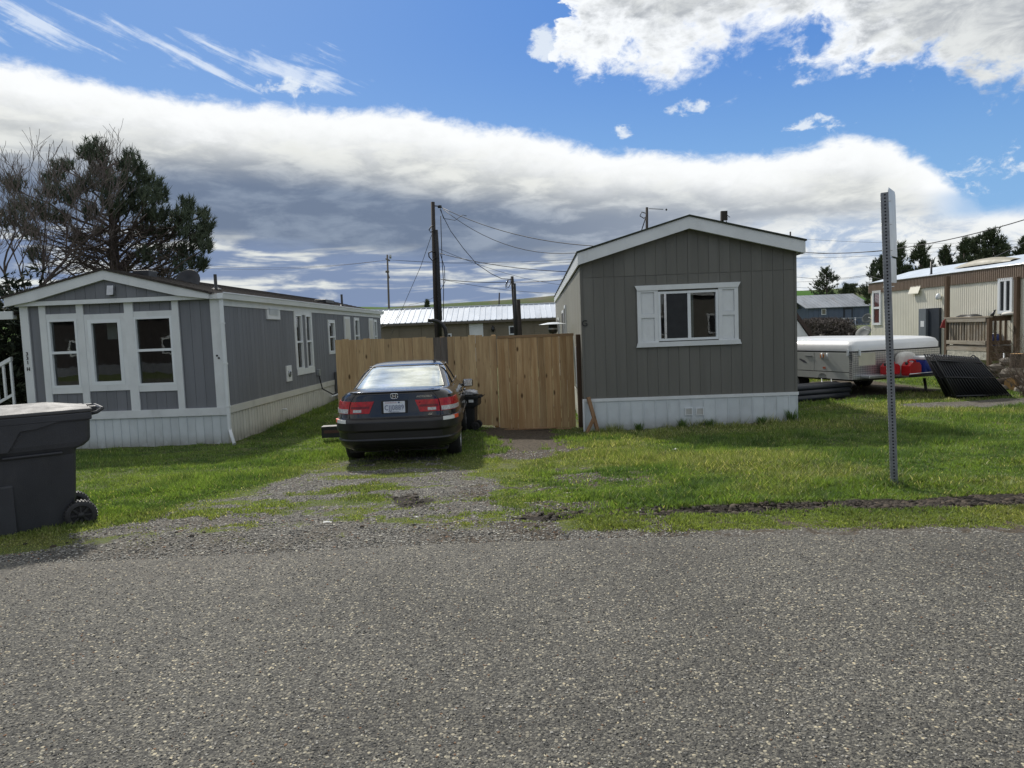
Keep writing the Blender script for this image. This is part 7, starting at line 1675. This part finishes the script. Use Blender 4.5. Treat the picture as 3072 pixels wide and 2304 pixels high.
def dark_shrub():
    t = thing('evergreen_shrub', 'dense dark evergreen shrub filling the gap left of the grey home', 'shrub', (P(-40, 1100, 19.5).x, 19.5, Z(-14, 19.5))); r = random.Random(8); AP = []; AD = []; AS = []; lt = MB()
    for i in range(70):
        a = r.uniform(0, 6.28); e = Vector((math.cos(a)*r.uniform(.3, 1.6), math.sin(a)*r.uniform(.2, 1.2), r.uniform(.4, 3.6))); lt.tube([(e.x*.1, e.y*.1, -.1), e*.6, e], [.04, .025, .01], 4, cap=False)
        for k in range(34): AP.append(e+Vector((r.gauss(0, .3), r.gauss(0, .3), r.gauss(0, .3)))); AD.append(Vector((r.gauss(0, 1), r.gauss(0, 1), .5)).normalized()); AS.append(r.uniform(.14, .3))
    lt.build('stems', barkm, t); V, F_, C = tufts(np.array(AP), np.array(AD), np.array(AS), 10, (.020, .030, .018), (.045, .055, .032), .12, .9); link('foliage', raw_mesh('foliage', V, F_, None, False, C), needle, t)
dark_shrub()
def conifer(px, pt, pb, wpx, Y, label, kind=0, seed=0, name='conifer_tree'):
    c = P(px, pb, Y); g = -.3; tp = P(px, pt, Y); t = thing(name, label, 'conifer', (c.x, Y, g), 0, 'conifers behind the cream home'); H_ = tp.z-g; Wd = wpx*1.22/F_PX*Y/2; r = random.Random(seed)
    mb = MB(); mb.tube([(0, 0, -.2), (0, 0, H_*.5), (r.uniform(-.2, .2), 0, H_*.96)], [.22, .14, .03], 7); mb.build('trunk', barkm, t)
    zb = max(.6, P(px, pb, Y).z-g-1.5); AP = []; AD = []; AS = []; lt = MB()
    nl = int(34 if kind == 0 else 40)
    for i in range(nl):
        f = (i+r.random())/nl; z = zb+(H_*.97-zb)*f; rad = Wd*((1-f)**.75 if kind == 0 else (1-f*.95)**.5*min(1, .5+2*f))*r.uniform(.45, 1.15); a = r.uniform(0, 6.28); e = Vector((math.cos(a)*rad, math.sin(a)*rad, z+rad*(.45 if kind else .25))); lt.tube([(0, 0, z), e*.55+Vector((0, 0, z*.45)), e], [.05, .03, .012], 4, cap=False)
        for k in range(int(10+22*rad/Wd)):
            h = r.uniform(.3, 1.02); p = Vector((0, 0, z)).lerp(e, h)+Vector((r.gauss(0, .16), r.gauss(0, .16), r.gauss(.05, .14)))*(.6+.25*Wd); AP.append(p); AD.append(Vector((math.cos(a)*.5, math.sin(a)*.5, .8)).normalized()); AS.append(r.uniform(.22, .42))
    for k in range(26): AP.append(Vector((r.gauss(0, .08), r.gauss(0, .08), H_-r.random()**1.2*1.4))); AD.append(Vector((0, 0, 1))); AS.append(.28)
    lt.build('limbs', barkm, t); V, F_, C = tufts(np.array(AP), np.array(AD), np.array(AS), 12, (.050, .072, .040), (.105, .125, .068), .10, .9); link('crown', raw_mesh('crown', V, F_, None, False, C), needle, t)
for i, a in enumerate(((2480, 806, 885, 84, 108, 'leftmost conifer, round-topped, rising right behind the blue shed', 1), (2545, 855, 885, 60, 112, 'low scrubby conifer between the round-topped one and the tall group', 1), (2620, 785, 870, 70, 100, 'conifer at the far end of the cream home with its dark upper crown split', 0), (2645, 770, 870, 60, 68, 'conifer just left of the sign post', 0), (2697, 730, 850, 70, 60, 'tall narrow conifer just right of the sign post', 0), (2762, 728, 840, 88, 60, 'conifer right of the narrow one, above the roof vent pipe', 0), (2838, 744, 830, 78, 60, 'short open-branched conifer in the gap of the row', 0), (2897, 716, 820, 70, 58, 'dense conifer left of the tallest one', 0), (2925, 716, 820, 50, 60, 'slim conifer squeezed against the tallest one', 0), (2972, 692, 810, 96, 58, 'tallest and broadest conifer above the roof cowl', 1), (3012, 745, 810, 60, 60, 'low round conifer at the foot of the tallest one', 1), (3070, 714, 800, 70, 58, 'conifer cut by the right edge of the picture', 0))):
    conifer(a[0], a[1], a[2], a[3], a[4], a[5], a[6], 60+i)
conifer(1283, 902, 930, 16, 100, 'small solitary fir seen over the white metal roof', 0, 90)
bpy.data.objects['conifer_tree'].name

# ------------------------------------------------------------------ homes across the road, behind the camera (they show in the window glass)
def across_road(x, y, L, W_, H_, colr, label, rz=0):
    t = thing('manufactured_home', label, 'mobile home', (x, y, 0), rz); cm = mat('siding_'+label.split()[0], colr, .7, .1, 1.5)
    Bx('walls', cm, t, -L/2, L/2, -W_/2, W_/2, 0, H_)
    mb = MB(); mb.prism([(-W_/2-.3, H_), (W_/2+.3, H_), (0, H_+.9)], -L/2-.2, L/2+.2, axis='x'); mb.build('roof', M['shingle'], t)
    for k in range(4): a = -L/2+1.5+k*(L-3)/4; w = Bx('window', M['white'], t, a, a+1.2, W_/2+.001, W_/2+.04, 1.1, 2.1); Bx('pane', M['screen'], w, a+.1, a+1.1, W_/2+.041, W_/2+.05, 1.2, 2.0)
    Bx('fascia', M['white'], t, -L/2, L/2, W_/2+.25, W_/2+.3, H_-.12, H_+.02); Bx('skirting', M['grey_siding'], t, -L/2, L/2, W_/2+.001, W_/2+.02, 0, .55)
across_road(-22., -14., 26., 4.4, 3.4, (.034, .026, .025), 'brown home with white trim across the road, behind the viewpoint')
across_road(12., -13., 16., 4.4, 3.3, (.16, .15, .13), 'taupe home with white trim across the road, behind the viewpoint')
